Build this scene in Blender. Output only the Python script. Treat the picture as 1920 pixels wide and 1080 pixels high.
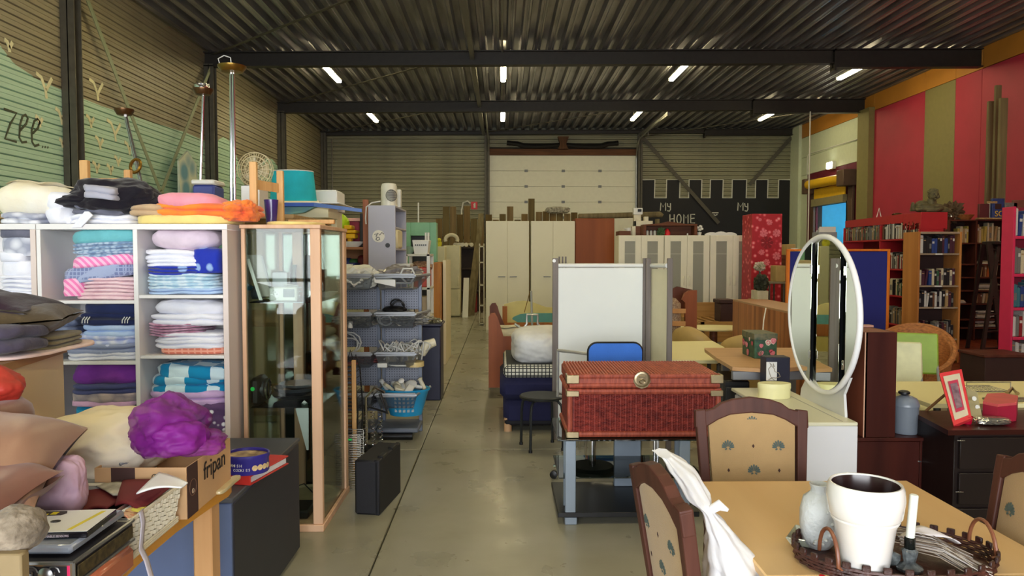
import bpy, bmesh, math, random
from math import pi, sin, cos, atan, atan2, sqrt, radians
from mathutils import Vector, Matrix, noise
random.seed(7)
S = bpy.context.scene
C = S.collection
for o in list(bpy.data.objects): bpy.data.objects.remove(o)

# camera
H, F = 1.55, 1400.0
PITCH, YAW = atan(62/1400), atan(20/1400)
cd = bpy.data.cameras.new('camera'); cam = bpy.data.objects.new('camera', cd); C.objects.link(cam)
cam.location = (0, 0, H); cam.rotation_euler = (pi/2-PITCH, 0, -YAW)
cd.sensor_width = 36; cd.lens = 36*F/1920; cd.clip_start = .05; cd.clip_end = 200
S.camera = cam
FW = Vector((sin(YAW)*cos(PITCH), cos(YAW)*cos(PITCH), -sin(PITCH)))
RT = Vector((cos(YAW), -sin(YAW), 0)); UP = RT.cross(FW)
def at(px, py, Y):
    d = FW*F+RT*(px-960)+UP*(540-py); return Vector((0, 0, H))+d*(Y/d.y)
def atz(px, py, z):
    d = FW*F+RT*(px-960)+UP*(540-py); return Vector((0, 0, H))+d*((z-H)/d.z)
def atx(px, py, X):
    d = FW*F+RT*(px-960)+UP*(540-py); return Vector((0, 0, H))+d*(X/d.x)
def ext(x0, y0, x1, y1, Y):
    a = at(x0, y1, Y); b = at(x1, y0, Y); return a.x, b.x, a.z, b.z

# world, light, exposure
S.view_settings.view_transform = 'Standard'; S.view_settings.look = 'None'
S.view_settings.gamma = 1; S.view_settings.use_curve_mapping = False
S.view_settings.exposure = 0.55
W = bpy.data.worlds.new('world'); S.world = W; W.use_nodes = True
W.node_tree.nodes['Background'].inputs[0].default_value = (.8, .9, 1, 1)
W.node_tree.nodes['Background'].inputs[1].default_value = .6
def area(name, loc, size, power, col, rot):
    l = bpy.data.lights.new(name, 'AREA'); l.shape = 'RECTANGLE'; l.size, l.size_y = size; l.energy = power; l.color = col
    o = bpy.data.objects.new(name, l); C.objects.link(o); o.location = loc; o.rotation_euler = rot; return o
area('window_daylight', (-.6, -4.28, 1.95), (7.0, 2.8), 580, (.93, .96, 1), (pi/2, 0, 0))
TUBE = 44.0

# mesh building
ORG = {}
class MB:
    def __init__(s): s.v = []; s.f = []; s.m = []; s.mi = 0; s.M = None
    def add(s, vs, fs):
        o = len(s.v)
        s.v += [tuple(s.M @ Vector(v)) for v in vs] if s.M is not None else [tuple(v) for v in vs]
        s.f += [tuple(i+o for i in f) for f in fs]; s.m += [s.mi]*len(fs); return s
    def box(s, x0, x1, y0, y1, z0, z1, b=.004):
        x0, x1 = min(x0, x1), max(x0, x1); y0, y1 = min(y0, y1), max(y0, y1); z0, z1 = min(z0, z1), max(z0, z1)
        b = min(b, (x1-x0)*.3, (y1-y0)*.3, (z1-z0)*.3)
        X = (x0, x1); Y = (y0, y1); Z = (z0, z1); vs = []; ix = {}
        for i in (0, 1):
            for j in (0, 1):
                for k in (0, 1):
                    sx, sy, sz = (1-2*i)*b, (1-2*j)*b, (1-2*k)*b
                    ix[i, j, k] = len(vs)
                    vs += [(X[i], Y[j]+sy, Z[k]+sz), (X[i]+sx, Y[j], Z[k]+sz), (X[i]+sx, Y[j]+sy, Z[k])]
        fs = []
        for i in (0, 1): fs.append([ix[i, j, k] for j, k in ((0, 0), (1, 0), (1, 1), (0, 1))])
        for j in (0, 1): fs.append([ix[i, j, k]+1 for i, k in ((0, 0), (1, 0), (1, 1), (0, 1))])
        for k in (0, 1): fs.append([ix[i, j, k]+2 for i, j in ((0, 0), (1, 0), (1, 1), (0, 1))])
        for a in (0, 1):
            for c in (0, 1):
                fs.append([ix[0, a, c]+1, ix[1, a, c]+1, ix[1, a, c]+2, ix[0, a, c]+2])
                fs.append([ix[a, 0, c], ix[a, 1, c], ix[a, 1, c]+2, ix[a, 0, c]+2])
                fs.append([ix[a, c, 0], ix[a, c, 1], ix[a, c, 1]+1, ix[a, c, 0]+1])
        for q in ix.values(): fs.append([q, q+1, q+2])
        return s.add(vs, fs)
    def tube(s, pts, r, n=8, closed=False):
        P = [Vector(p) for p in pts]; m = len(P); R = r if isinstance(r, (list, tuple)) else [r]*m
        vs = []; fs = []; u = None
        for i, p in enumerate(P):
            if closed: t = P[(i+1) % m]-P[i-1]
            else: t = P[min(i+1, m-1)]-P[max(i-1, 0)]
            t = t.normalized() if t.length > 1e-9 else Vector((0, 0, 1))
            if u is None:
                u = t.orthogonal().normalized()
            u = (u-t*u.dot(t)); u = u.normalized() if u.length > 1e-6 else t.orthogonal().normalized()
            w = t.cross(u)
            for k in range(n):
                a = 2*pi*k/n; vs.append(p+(u*cos(a)+w*sin(a))*R[i])
        for i in range(m if closed else m-1):
            j = (i+1) % m
            for k in range(n):
                fs.append([i*n+k, i*n+(k+1) % n, j*n+(k+1) % n, j*n+k])
        if not closed: fs += [list(range(n))[::-1], list(range((m-1)*n, m*n))]
        return s.add(vs, fs)
    def lathe(s, prof, c=(0, 0, 0), n=24, sx=1, sy=1, cap=True):
        vs = []; fs = []; m = len(prof)
        for r, z in prof:
            for k in range(n):
                a = 2*pi*k/n; vs.append((c[0]+r*cos(a)*sx, c[1]+r*sin(a)*sy, c[2]+z))
        for i in range(m-1):
            for k in range(n): fs.append([i*n+k, i*n+(k+1) % n, (i+1)*n+(k+1) % n, (i+1)*n+k])
        if cap:
            fs.append(list(range(n))[::-1]); fs.append(list(range((m-1)*n, m*n)))
        return s.add(vs, fs)
    def prism(s, poly, a, b, plane='xz'):
        n = len(poly)
        g = {'xz': lambda p, t: (p[0], t, p[1]), 'xy': lambda p, t: (p[0], p[1], t), 'yz': lambda p, t: (t, p[0], p[1])}[plane]
        vs = [g(p, a) for p in poly]+[g(p, b) for p in poly]
        fs = [list(range(n))[::-1], list(range(n, 2*n))]+[[i, (i+1) % n, n+(i+1) % n, n+i] for i in range(n)]
        return s.add(vs, fs)
    def soft(s, c, w, d, h, lobes=1, amp=.01, fr=7, ex=3.2, groove=.12, tilt=0, seed=0, n=44, pil=.0, bend=0):
        """a folded or stuffed piece of cloth: stacked rounded layers with creases; c is the centre of its underside"""
        vs = []; fs = []; per = 6; rings = []
        for l in range(lobes):
            for q in range(per+(1 if l == lobes-1 else 0)):
                t = q/per; z = (l+t)/lobes
                e = abs(2*t-1); rr = 1-groove*(e**4) if lobes > 1 else (1-pil)+pil*sqrt(max(0, 1-e*e)) - .06*e**6
                rings.append((z, rr, 1.0))
        z0, z1 = rings[0], rings[-1]
        rings = [(0, .72, .9)]+rings+[(1, .72, .9)]; rings = [(0, .35, .8)]+rings+[(1, .35, .8)]
        off = Vector((seed*3.1, seed*1.7, seed*.9))
        for i, (z, rr, _) in enumerate(rings):
            for k in range(n):
                a = 2*pi*k/n; ca, sa = cos(a), sin(a)
                x = abs(ca)**(2/ex)*(1 if ca > 0 else -1)*w/2*rr; y = abs(sa)**(2/ex)*(1 if sa > 0 else -1)*d/2*rr
                zz = z*h
                if i < 2: zz += (2-i)*.002
                if i > len(rings)-3: zz += h*.10*(1 if lobes == 1 else .15)*(1-abs(2*rr*.5))
                p = Vector((x, y, zz))
                q = p*fr+off
                nv = noise.noise_vector(q); n2 = noise.noise_vector(q*3.1)
                k2 = 1 if i > 2 else .25
                p += Vector((nv.x*amp*1.6+n2.x*amp*.5, nv.y*amp*1.6+n2.y*amp*.5, (nv.z*amp+n2.z*amp*.35)*k2))
                p.z += tilt*p.x+bend*(p.x/(w/2))**2*-1*abs(w)*.1*(z)
                vs.append((c[0]+p.x, c[1]+p.y, c[2]+max(p.z, .0005 if tilt == 0 else -9)))
        m = len(rings)
        for i in range(m-1):
            for k in range(n): fs.append([i*n+k, i*n+(k+1) % n, (i+1)*n+(k+1) % n, (i+1)*n+k])
        fs += [list(range(n))[::-1], list(range((m-1)*n, m*n))]
        return s.add(vs, fs)
    def blob(s, c, r, amp=.12, fr=3, seed=0, sub=4, flat=None, ridge=0, ex=2.0):
        """crumpled rounded mass"""
        bm = bmesh.new(); bmesh.ops.create_icosphere(bm, subdivisions=sub, radius=1)
        off = Vector((seed*2.3, seed*5.1, seed*1.3)); vs = []
        for v in bm.verts:
            p = v.co.copy()
            if ex != 2.0:
                f_ = (abs(p.x)**ex+abs(p.y)**ex+abs(p.z)**ex)**(-1/ex); p = p*f_
            nn = noise.noise(p*fr+off)
            rd = (1-abs(noise.noise(p*fr*1.7+off*1.3))*2.2) if ridge else 0
            k = 1+amp*nn+ridge*amp*max(rd, -.5)+amp*.3*noise.noise(p*fr*4+off)
            q = Vector((p.x*r[0]*k, p.y*r[1]*k, p.z*r[2]*k))
            if flat is not None and q.z < -r[2]*flat: q.z = -r[2]*flat
            vs.append((c[0]+q.x, c[1]+q.y, c[2]+q.z))
        fs = [[v.index for v in f.verts] for f in bm.faces]; bm.free()
        return s.add(vs, fs)
    def grid(s, fn, nu, nv, closed_u=False):
        vs = [fn(i/nu, j/nv) for j in range(nv+1) for i in range(nu+1)]
        fs = [[j*(nu+1)+i, j*(nu+1)+i+1, (j+1)*(nu+1)+i+1, (j+1)*(nu+1)+i] for j in range(nv) for i in range(nu)]
        return s.add(vs, fs)
    def build(s, name, mats, parent=None, local=False, smooth=True, ang=38, solid=0, normals=True):
        if not isinstance(mats, (list, tuple)): mats = [mats]
        if parent is not None: org = ORG[parent.name]
        else:
            xs = [v[0] for v in s.v]; ys = [v[1] for v in s.v]; zs = [v[2] for v in s.v]
            org = Matrix.Translation(((min(xs)+max(xs))/2, (min(ys)+max(ys))/2, min(zs)))
        vv = s.v
        if not local:
            inv = org.inverted(); vv = [tuple(inv @ Vector(v)) for v in s.v]
        me = bpy.data.meshes.new(name); me.from_pydata(vv, [], s.f)
        for m in mats: me.materials.append(m)
        if len(mats) > 1: me.polygons.foreach_set('material_index', s.m)
        if normals:
            bm = bmesh.new(); bm.from_mesh(me); bmesh.ops.recalc_face_normals(bm, faces=bm.faces); bm.to_mesh(me); bm.free()
        if smooth:
            me.polygons.foreach_set('use_smooth', [True]*len(me.polygons)); me.set_sharp_from_angle(angle=radians(ang))
        me.update()
        o = bpy.data.objects.new(name, me); C.objects.link(o)
        if parent is not None: o.parent = parent
        else: o.location = org.to_translation()
        ORG[o.name] = org
        if solid:
            md = o.modifiers.new('thickness', 'SOLIDIFY'); md.thickness = solid
        return o
def tag(o, label=None, cat=None, group=None, kind=None):
    if label: o['label'] = label
    if cat: o['category'] = cat
    if group: o['group'] = group
    if kind: o['kind'] = kind
    return o
def T(name, label, cat, loc, rz=0, group=None, rx=0, ry=0):
    o = bpy.data.objects.new(name, None); C.objects.link(o); o.location = loc; o.rotation_euler = (rx, ry, rz); o.empty_display_size = .1
    ORG[o.name] = Matrix.LocRotScale(Vector(loc), o.rotation_euler, None)
    return tag(o, label, cat, group)
def one(name, label, cat, mb, m, group=None, **k): return tag(mb.build(name, m, **k), label, cat, group)
def copytree(o, loc=None, rz=None, label=None, group=None, parent=None):
    c = o.copy(); C.objects.link(c)
    if parent is not None: c.parent = parent
    if loc is not None: c.location = loc
    if rz is not None: c.rotation_euler.z = rz
    if label: c['label'] = label
    if group: c['group'] = group
    for ch in list(o.children): copytree(ch, parent=c)
    return c
def inst(o, parent, loc, rot=None, scale=None):
    c = o.copy(); C.objects.link(c); c.parent = parent; c.location = loc
    if rot is not None: c.rotation_euler = rot
    if scale is not None: c.scale = scale
    return c
def B(*a, **k): return MB().box(*a, **k)
def strokes(lines, r, plane, off, th=.006):
    """hand-painted strokes as flat ribbons; lines are lists of (u, v) world coordinates in the wall's plane"""
    mb = MB()
    for ln in lines:
        P = [Vector(p) for p in ln]
        L = []; R_ = []
        for i, p in enumerate(P):
            t = (P[min(i+1, len(P)-1)]-P[max(i-1, 0)]); t = t.normalized() if t.length else Vector((1, 0)); nn = Vector((-t.y, t.x))
            L.append(p+nn*r); R_.append(p-nn*r)
        m = len(P); vs = []
        for a in (off, off+th):
            for q in L+R_: vs.append((q.x, a, q.y) if plane == 'xz' else (a, q.x, q.y))
        fs = []
        for i in range(m-1):
            fs += [[i, i+1, m+i+1, m+i], [2*m+i, 2*m+m+i, 2*m+m+i+1, 2*m+i+1], [i, 2*m+i, 2*m+i+1, i+1], [m+i, m+i+1, 3*m+i+1, 3*m+i]]
        fs += [[0, m, 3*m, 2*m], [m-1, 2*m-1, 4*m-1, 3*m-1]]
        mb.add(vs, fs)
    return mb
def arc(cx, cy, rx, ry, a0, a1, n=10): return [(cx+rx*cos(radians(a0+(a1-a0)*i/n)), cy+ry*sin(radians(a0+(a1-a0)*i/n))) for i in range(n+1)]
def letter(txt, parent, loc, rot, size, m, name='lettering', ex=.0006, align='LEFT'):
    cu = bpy.data.curves.new(name, 'FONT'); cu.body = txt; cu.size = size; cu.extrude = ex; cu.align_x = align; cu.materials.append(m)
    t_ = bpy.data.objects.new('t', cu); me = bpy.data.meshes.new_from_object(t_); bpy.data.objects.remove(t_)
    o = bpy.data.objects.new(name, me); C.objects.link(o); ORG[o.name] = ORG[parent.name]
    inv = ORG[parent.name].inverted(); M = inv @ Matrix.LocRotScale(Vector(loc), None, None)
    o.parent = parent; o.location = M.to_translation(); o.rotation_euler = rot; return o

# materials
def lin(c):
    return tuple(((v/255)/12.92 if v/255 <= .04045 else ((v/255+.055)/1.055)**2.4) for v in c)
MC = {}
def mat(name, col, rough=.55, metal=0, var=.12, scale=9, bump=0, bs=80, col2=None, spec=.5, coat=0, stretch=(1, 1, 1), pat=None, ps=20, sheen=0, emit=0, alpha=None, trans=0, world=False, gen=None):
    if name in MC: return MC[name]
    m = bpy.data.materials.new(name); m.use_nodes = True; nt = m.node_tree; N = nt.nodes; L = nt.links
    p = N['Principled BSDF']; c = lin(col)
    p.inputs['Roughness'].default_value = rough; p.inputs['Metallic'].default_value = metal
    p.inputs['Specular IOR Level'].default_value = spec; p.inputs['Coat Weight'].default_value = coat
    if sheen: p.inputs['Sheen Weight'].default_value = sheen
    if emit:
        p.inputs['Emission Color'].default_value = (*c, 1); p.inputs['Emission Strength'].default_value = emit
    if trans: p.inputs['Transmission Weight'].default_value = trans
    if alpha is not None: p.inputs['Alpha'].default_value = alpha
    if world: src = N.new('ShaderNodeNewGeometry').outputs['Position']
    else: src = N.new('ShaderNodeTexCoord').outputs['Object']
    mp = N.new('ShaderNodeMapping'); mp.inputs['Scale'].default_value = stretch; L.new(src, mp.inputs[0])
    nz = N.new('ShaderNodeTexNoise'); nz.inputs['Scale'].default_value = scale; nz.inputs['Detail'].default_value = 5; L.new(mp.outputs[0], nz.inputs['Vector'])
    c2 = lin(col2) if col2 else tuple(max(0, v*(1-var*1.6)) for v in c)
    fac = nz.outputs[0]
    if pat in ('stripe', 'check', 'spot', 'floral', 'splotch', 'weave'):
        if pat == 'stripe':
            w = N.new('ShaderNodeTexWave'); w.inputs['Scale'].default_value = ps; w.bands_direction = 'DIAGONAL' if not gen else gen; L.new(mp.outputs[0], w.inputs[0]); v = w.outputs['Fac']
        elif pat == 'check':
            w = N.new('ShaderNodeTexWave'); w.inputs['Scale'].default_value = ps; w.bands_direction = 'X'; L.new(mp.outputs[0], w.inputs[0])
            w2 = N.new('ShaderNodeTexWave'); w2.inputs['Scale'].default_value = ps; w2.bands_direction = 'Y'; L.new(mp.outputs[0], w2.inputs[0])
            w3 = N.new('ShaderNodeTexWave'); w3.inputs['Scale'].default_value = ps; w3.bands_direction = 'Z'; L.new(mp.outputs[0], w3.inputs[0]); v = w.outputs['Fac']
            for w_ in (w2, w3): mx = N.new('ShaderNodeMath'); mx.operation = 'MAXIMUM'; L.new(v, mx.inputs[0]); L.new(w_.outputs['Fac'], mx.inputs[1]); v = mx.outputs[0]
        elif pat == 'weave':
            w = N.new('ShaderNodeTexChecker'); w.inputs['Scale'].default_value = ps; L.new(mp.outputs[0], w.inputs[0]); v = w.outputs['Fac']
        else:
            w = N.new('ShaderNodeTexVoronoi'); w.inputs['Scale'].default_value = ps; L.new(mp.outputs[0], w.inputs[0]); v = w.outputs['Distance']
        r = N.new('ShaderNodeValToRGB'); L.new(v, r.inputs[0])
        a, b = {'stripe': (.45, .55), 'check': (.80, .9), 'spot': (.22, .3), 'floral': (.28, .42), 'splotch': (.35, .65), 'weave': (.4, .6)}[pat]
        r.color_ramp.elements[0].position = a; r.color_ramp.elements[1].position = b
        r.color_ramp.elements[0].color = (*c, 1); r.color_ramp.elements[1].color = (*c2, 1)
        if pat == 'floral':
            e = r.color_ramp.elements.new(.12); e.color = (*[min(1, q*1.5+.12) for q in c], 1)
        L.new(r.outputs[0], p.inputs['Base Color'])
    elif var or col2:
        r = N.new('ShaderNodeValToRGB'); L.new(fac, r.inputs[0])
        r.color_ramp.elements[0].position = .3; r.color_ramp.elements[1].position = .7
        r.color_ramp.elements[0].color = (*c2, 1); r.color_ramp.elements[1].color = (*c, 1)
        L.new(r.outputs[0], p.inputs['Base Color'])
    else: p.inputs['Base Color'].default_value = (*c, 1)
    if bump:
        bz = N.new('ShaderNodeTexNoise'); bz.inputs['Scale'].default_value = bs; bz.inputs['Detail'].default_value = 4; L.new(mp.outputs[0], bz.inputs['Vector'])
        bn = N.new('ShaderNodeBump'); bn.inputs['Strength'].default_value = bump; bn.inputs['Distance'].default_value = .01
        L.new(bz.outputs[0], bn.inputs['Height']); L.new(bn.outputs[0], p.inputs['Normal'])
    MC[name] = m; return m
def wood(name, col, col2, rough=.45, axis='x', sc=9, coat=0):
    st = {'x': (.06, 1, 1), 'y': (1, .06, 1), 'z': (1, 1, .06)}[axis]
    return mat(name, col, rough, col2=col2, scale=sc*3, stretch=st, bump=.08, bs=sc*8, coat=coat, spec=.25)
def cloth(name, col, col2=None, **k):
    k.setdefault('rough', .9); k.setdefault('bump', .6); k.setdefault('bs', 20); k.setdefault('sheen', .2); k.setdefault('spec', .2)
    return mat(name, col, col2=col2, **k)
def glass(name, tint=(235, 245, 240), refl=1.0, rough=.02, cover=0.0, coverc=(200, 200, 200)):
    if name in MC: return MC[name]
    m = bpy.data.materials.new(name); m.use_nodes = True; nt = m.node_tree; N = nt.nodes; L = nt.links
    N.remove(N['Principled BSDF']); out = N['Material Output']
    t = N.new('ShaderNodeBsdfTransparent'); t.inputs[0].default_value = (*lin(tint), 1)
    g = N.new('ShaderNodeBsdfGlossy'); g.inputs['Roughness'].default_value = rough
    f = N.new('ShaderNodeFresnel'); f.inputs[0].default_value = 1.5
    mu = N.new('ShaderNodeMath'); mu.operation = 'MULTIPLY'; mu.inputs[1].default_value = refl; L.new(f.outputs[0], mu.inputs[0])
    mx = N.new('ShaderNodeMixShader'); L.new(mu.outputs[0], mx.inputs[0]); L.new(t.outputs[0], mx.inputs[1]); L.new(g.outputs[0], mx.inputs[2])
    last = mx
    if cover:
        d = N.new('ShaderNodeBsdfDiffuse'); d.inputs[0].default_value = (*lin(coverc), 1)
        m2 = N.new('ShaderNodeMixShader'); m2.inputs[0].default_value = cover; L.new(mx.outputs[0], m2.inputs[1]); L.new(d.outputs[0], m2.inputs[2]); last = m2
    L.new(last.outputs[0], out.inputs[0]); MC[name] = m; return m
WHITE = mat('white_paint', (226, 226, 224), .4, var=.03)
LAMIN = mat('white_laminate', (232, 230, 228), .35, var=.03, scale=3)
CREAM = mat('cream_laminate', (226, 216, 176), .45, var=.05, scale=3)
STEEL = mat('grey_steel_paint', (92, 88, 78), .5, .2, var=.15)
DSTEEL = mat('dark_steel_paint', (50, 46, 42), .5, .2, var=.15)
CHROME = mat('chrome', (220, 220, 222), .12, 1, var=0)
BLACK = mat('black_plastic', (18, 18, 20), .4, var=.05)
DGREY = mat('dark_grey_plastic', (48, 50, 54), .45, var=.05)
GREYPL = mat('grey_plastic', (130, 134, 140), .4, var=.06)
WPL = mat('white_plastic', (225, 225, 218), .35, var=.04)
CABLEW = mat('white_cable', (205, 205, 200), .45, var=.04)
CABLEB = mat('black_cable', (22, 22, 24), .45, var=.04)
# the hall
XL, XR, YB, YF, SL = -6.45, 10.6, 27.16, -4.2, .0085
def struct(name, mb, m, parent=None, **k):
    o = mb.build(name, m, parent, **k)
    if parent is None: o['kind'] = 'structure'
    return o
CONC = mat('polished_concrete', (168, 165, 148), .3, col2=(140, 135, 112), scale=1.3, bump=.05, bs=30, spec=.5)
def concrete():
    nt = CONC.node_tree; N = nt.nodes; L = nt.links; p = N['Principled BSDF']
    nz = N.new('ShaderNodeTexNoise'); nz.inputs['Scale'].default_value = 4.5; nz.inputs['Detail'].default_value = 8
    tc = [n for n in N if n.bl_idname == 'ShaderNodeTexCoord'][0]; L.new(tc.outputs['Object'], nz.inputs['Vector'])
    r = N.new('ShaderNodeMapRange'); r.inputs[1].default_value = .3; r.inputs[2].default_value = .7; r.inputs[3].default_value = .24; r.inputs[4].default_value = .42
    L.new(nz.outputs[0], r.inputs[0]); L.new(r.outputs[0], p.inputs['Roughness'])
concrete()
fl = struct('floor', B(XL-.3, 14, YF-.3, YB+.3, -.12, -.02, 0), mat('sub_floor', (60, 58, 50), .8))
xs = [XL, -.64-.003, 4.66, XR]; ys = [YF, .5, 5.9, 11.2, 16.5, 21.8, YB]
for i in range(3):
    for j in range(6):
        B(xs[i]+.004, xs[i+1]-.004, ys[j]+.004, ys[j+1]-.004, -.03, 0, .004).build('floor_slab', CONC, fl)
PARQ = wood('red_parquet', (128, 58, 36), (96, 40, 26), .35, 'y', 4)
pf = struct('parquet_floor', B(5.2, XR-.02, 8.2, 17.5, .001, .012, .002), mat('parquet_base', (60, 30, 20), .6))
for i in range(26):
    B(5.22+i*.205, 5.42+i*.205, 8.2, 17.5, .012, .02, .003).build('parquet_board', PARQ, pf)
# cladding
def mural():
    m = mat('mural_cladding', (148, 140, 116), .42, var=.1, scale=2, spec=.4)
    nt = m.node_tree; N = nt.nodes; L = nt.links; p = N['Principled BSDF']
    old = p.inputs['Base Color'].links[0].from_socket
    g = N.new('ShaderNodeNewGeometry'); sp = N.new('ShaderNodeSeparateXYZ'); L.new(g.outputs['Position'], sp.inputs[0])
    mr = N.new('ShaderNodeMath'); mr.operation = 'DIVIDE'; mr.inputs[1].default_value = 30; L.new(sp.outputs['Y'], mr.inputs[0])
    cr = N.new('ShaderNodeValToRGB'); L.new(mr.outputs[0], cr.inputs[0])
    pts = [(8.6, 4.45), (9.3, 4.42), (9.75, 4.3), (10.1, 4.08), (10.7, 3.98), (12.3, 3.95), (14, 4.0), (15.5, 4.05), (16.9, 4.02), (17.0, 3.85), (17.2, 4.15), (17.6, 4.3),
           (18.1, 4.22), (18.6, 3.8), (18.9, 3.3), (19.8, 3.2), (20.1, 3.9), (20.7, 4.2), (21.3, 4.25), (21.8, 4.1), (22.0, .6), (29, .5)]
    e = cr.color_ramp.elements
    while len(e) > 1: e.remove(e[-1])
    for i, (y, z) in enumerate(pts):
        q = e[0] if i == 0 else e.new(y/30)
        q.position = y/30; q.color = (z/6, z/6, z/6, 1)
    mu = N.new('ShaderNodeMath'); mu.operation = 'MULTIPLY'; mu.inputs[1].default_value = 6; L.new(cr.outputs[0], mu.inputs[0])
    lt = N.new('ShaderNodeMath'); lt.operation = 'LESS_THAN'; L.new(sp.outputs['Z'], lt.inputs[0]); L.new(mu.outputs[0], lt.inputs[1])
    mx = N.new('ShaderNodeMix'); mx.data_type = 'RGBA'; L.new(lt.outputs[0], mx.inputs[0]); L.new(old, mx.inputs[6]); mx.inputs[7].default_value = (*lin((176, 208, 188)), 1)
    L.new(mx.outputs[2], p.inputs['Base Color']); return m
MUR = mural()
CLAD = mat('back_cladding', (150, 148, 122), .45, var=.12, scale=2)
BASEW = mat('wall_core', (50, 48, 42), .8)
P_ = .143
wl = struct('wall_left', B(XL-.2, XL-.03, YF-.2, YB+.2, -.1, 6.3, 0), BASEW)
def board(mb_len, axis):
    """one cladding tray: two shallow ribs and an overlapping lip"""
    prof = [(-.03, 0), (0, .012), (0, .060), (-.007, .066), (-.007, .074), (0, .080), (0, P_-.014), (-.012, P_-.006), (-.03, P_-.006)]
    return prof
b0 = None
for i in range(43):
    if b0 is None:
        mb = MB(); mb.prism([(XL+a, i*P_+z) for a, z in board(0, 0)], YF, YB, 'xz'); b0 = mb.build('cladding_board', MUR, wl, smooth=False); z0 = 0
    else:
        c = b0.copy(); C.objects.link(c); c.parent = wl; c.location.z = i*P_
wb = struct('wall_back', B(XL-.2, -.52, YB+.03, YB+.2, -.1, 6.3, 0).box(4.95, XR+.2, YB+.03, YB+.2, -.1, 6.3, 0).box(-.52, 4.95, YB+.03, YB+.2, 5.14, 6.3, 0), BASEW)
segs = {}
for nm, x0, x1 in (('a', XL, -.6), ('b', 5.08, XR), ('c', -.48, 4.94)):
    for i in range(43):
        if nm == 'c' and i*P_ < 5.3: continue
        if nm not in segs:
            mb = MB(); mb.prism([(YB-a, i*P_+z) for a, z in board(0, 0)], x0, x1, 'yz'); segs[nm] = (mb.build('cladding_board', CLAD, wb, smooth=False), i)
        else:
            s0, j0 = segs[nm]; c = s0.copy(); C.objects.link(c); c.parent = wb; c.location.z = (i-j0)*P_
# castle mural on the back wall
YM = YB-.004
def bz(px, py, Y=YB-.01): p = at(px, py, Y); return (p.x, p.z)
CB = mat('black_mural_paint', (20, 20, 26), .6, var=.1)
WPAINT = mat('white_mural_paint', (215, 215, 205), .7, var=.05)
pl = [(1203, 500), (1203, 337)]
mer = [(1203, 1228), (1250, 1275), (1292, 1316), (1332, 1356), (1373, 1400), (1417, 1440), (1460, 1483)]
for i, (a, b_) in enumerate(mer):
    if i: pl.append((a, 337))
    pl.append((b_, 337))
    if i < 6: pl += [(b_-1, 371), (mer[i+1][0]-1, 371)]
pl += [(1483, 500)]
P2 = [bz(*p) for p in pl]
MB().prism(P2, YB-.012, YB+.0, 'xz').build('castle_mural', CB, wb, smooth=False)
strokes([P2[1:-1]], .022, 'xz', YB-.02).build('mural_outline', WPAINT, wb, smooth=False)
def L_(pts): return [bz(*p) for p in pts]
def my(x): return [L_([(x, 395), (x+1, 380), (x+5, 388), (x+10, 380), (x+10, 395)]), L_([(x+13, 381), (x+14, 387), (x+18, 388)]), L_([(x+19, 381), (x+19, 393), (x+17, 396), (x+13, 395)])]
txt = my(1238)+[L_([(1256, 402), (1256, 418)]), L_([(1264, 402), (1264, 418)]), L_([(1256, 411), (1264, 410)]),
     L_(arc(1273, 410.5, 4, 8.5, 0, 360, 14)), L_([(1282, 419), (1282, 402), (1286, 409), (1290, 402), (1290, 419)]),
     L_([(1303, 402), (1295, 402), (1295, 418), (1303, 418)]), L_([(1295, 410), (1302, 409)])]+my(1383)+[
     L_([(1404, 403), (1399, 404), (1397, 411), (1399, 417), (1404, 418)]), L_([(1335, 399), (1347, 399)]), L_([(1338, 402), (1341, 404), (1345, 402)])]
strokes(txt, .018, 'xz', YB-.022).build('mural_lettering', WPAINT, wb, smooth=False)
# lettering and birds on the side wall
def sx(px, py): p = atx(px, py, XL+.01); return (p.y, p.z)
def LS(pts): return [sx(*p) for p in pts]
DP = mat('dark_mural_paint', (72, 78, 58), .7, var=.1)
zee = [LS([(8, 204), (32, 212), (20, 232), (10, 260), (32, 266)]),
       LS([(38, 245), (50, 232), (53, 222), (49, 215), (43, 218), (38, 235), (37, 258), (42, 267), (51, 266)]),
       LS([(62, 250), (72, 240), (75, 228), (71, 223), (65, 227), (60, 245), (61, 266), (66, 274), (74, 271)]),
       LS([(80, 275), (81, 276)]), LS([(85, 275.5), (86, 276.5)]), LS([(90, 276), (91, 277)])]
strokes(zee, .016, 'yz', XL+.002).build('mural_lettering', DP, wl, smooth=False)
def bird(x, y, s, d=1): return [LS([(x-9*s, y-14*s), (x-4*s, y-10*s), (x, y+2*s), (x+1*s, y+10*s)]), LS([(x+6*s, y-9*s), (x+3*s, y-3*s), (x+.5*s, y+2*s)])]
bl = []
for x, y, s in ((18, 88, 1), (86, 165, 2.0), (183, 172, 1.7), (116, 221, 1.3), (216, 248, 1.7), (171, 230, 1), (75, 230, .9), (118, 270, .7), (188, 270, 1), (243, 280, 1), (222, 304, .8), (182, 316, .9), (208, 320, .8)):
    bl += bird(x, y, s)
strokes(bl, .028, 'yz', XL+.002).build('mural_bird', mat('pale_mural_paint', (232, 228, 190), .7), wl, smooth=False)
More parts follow.
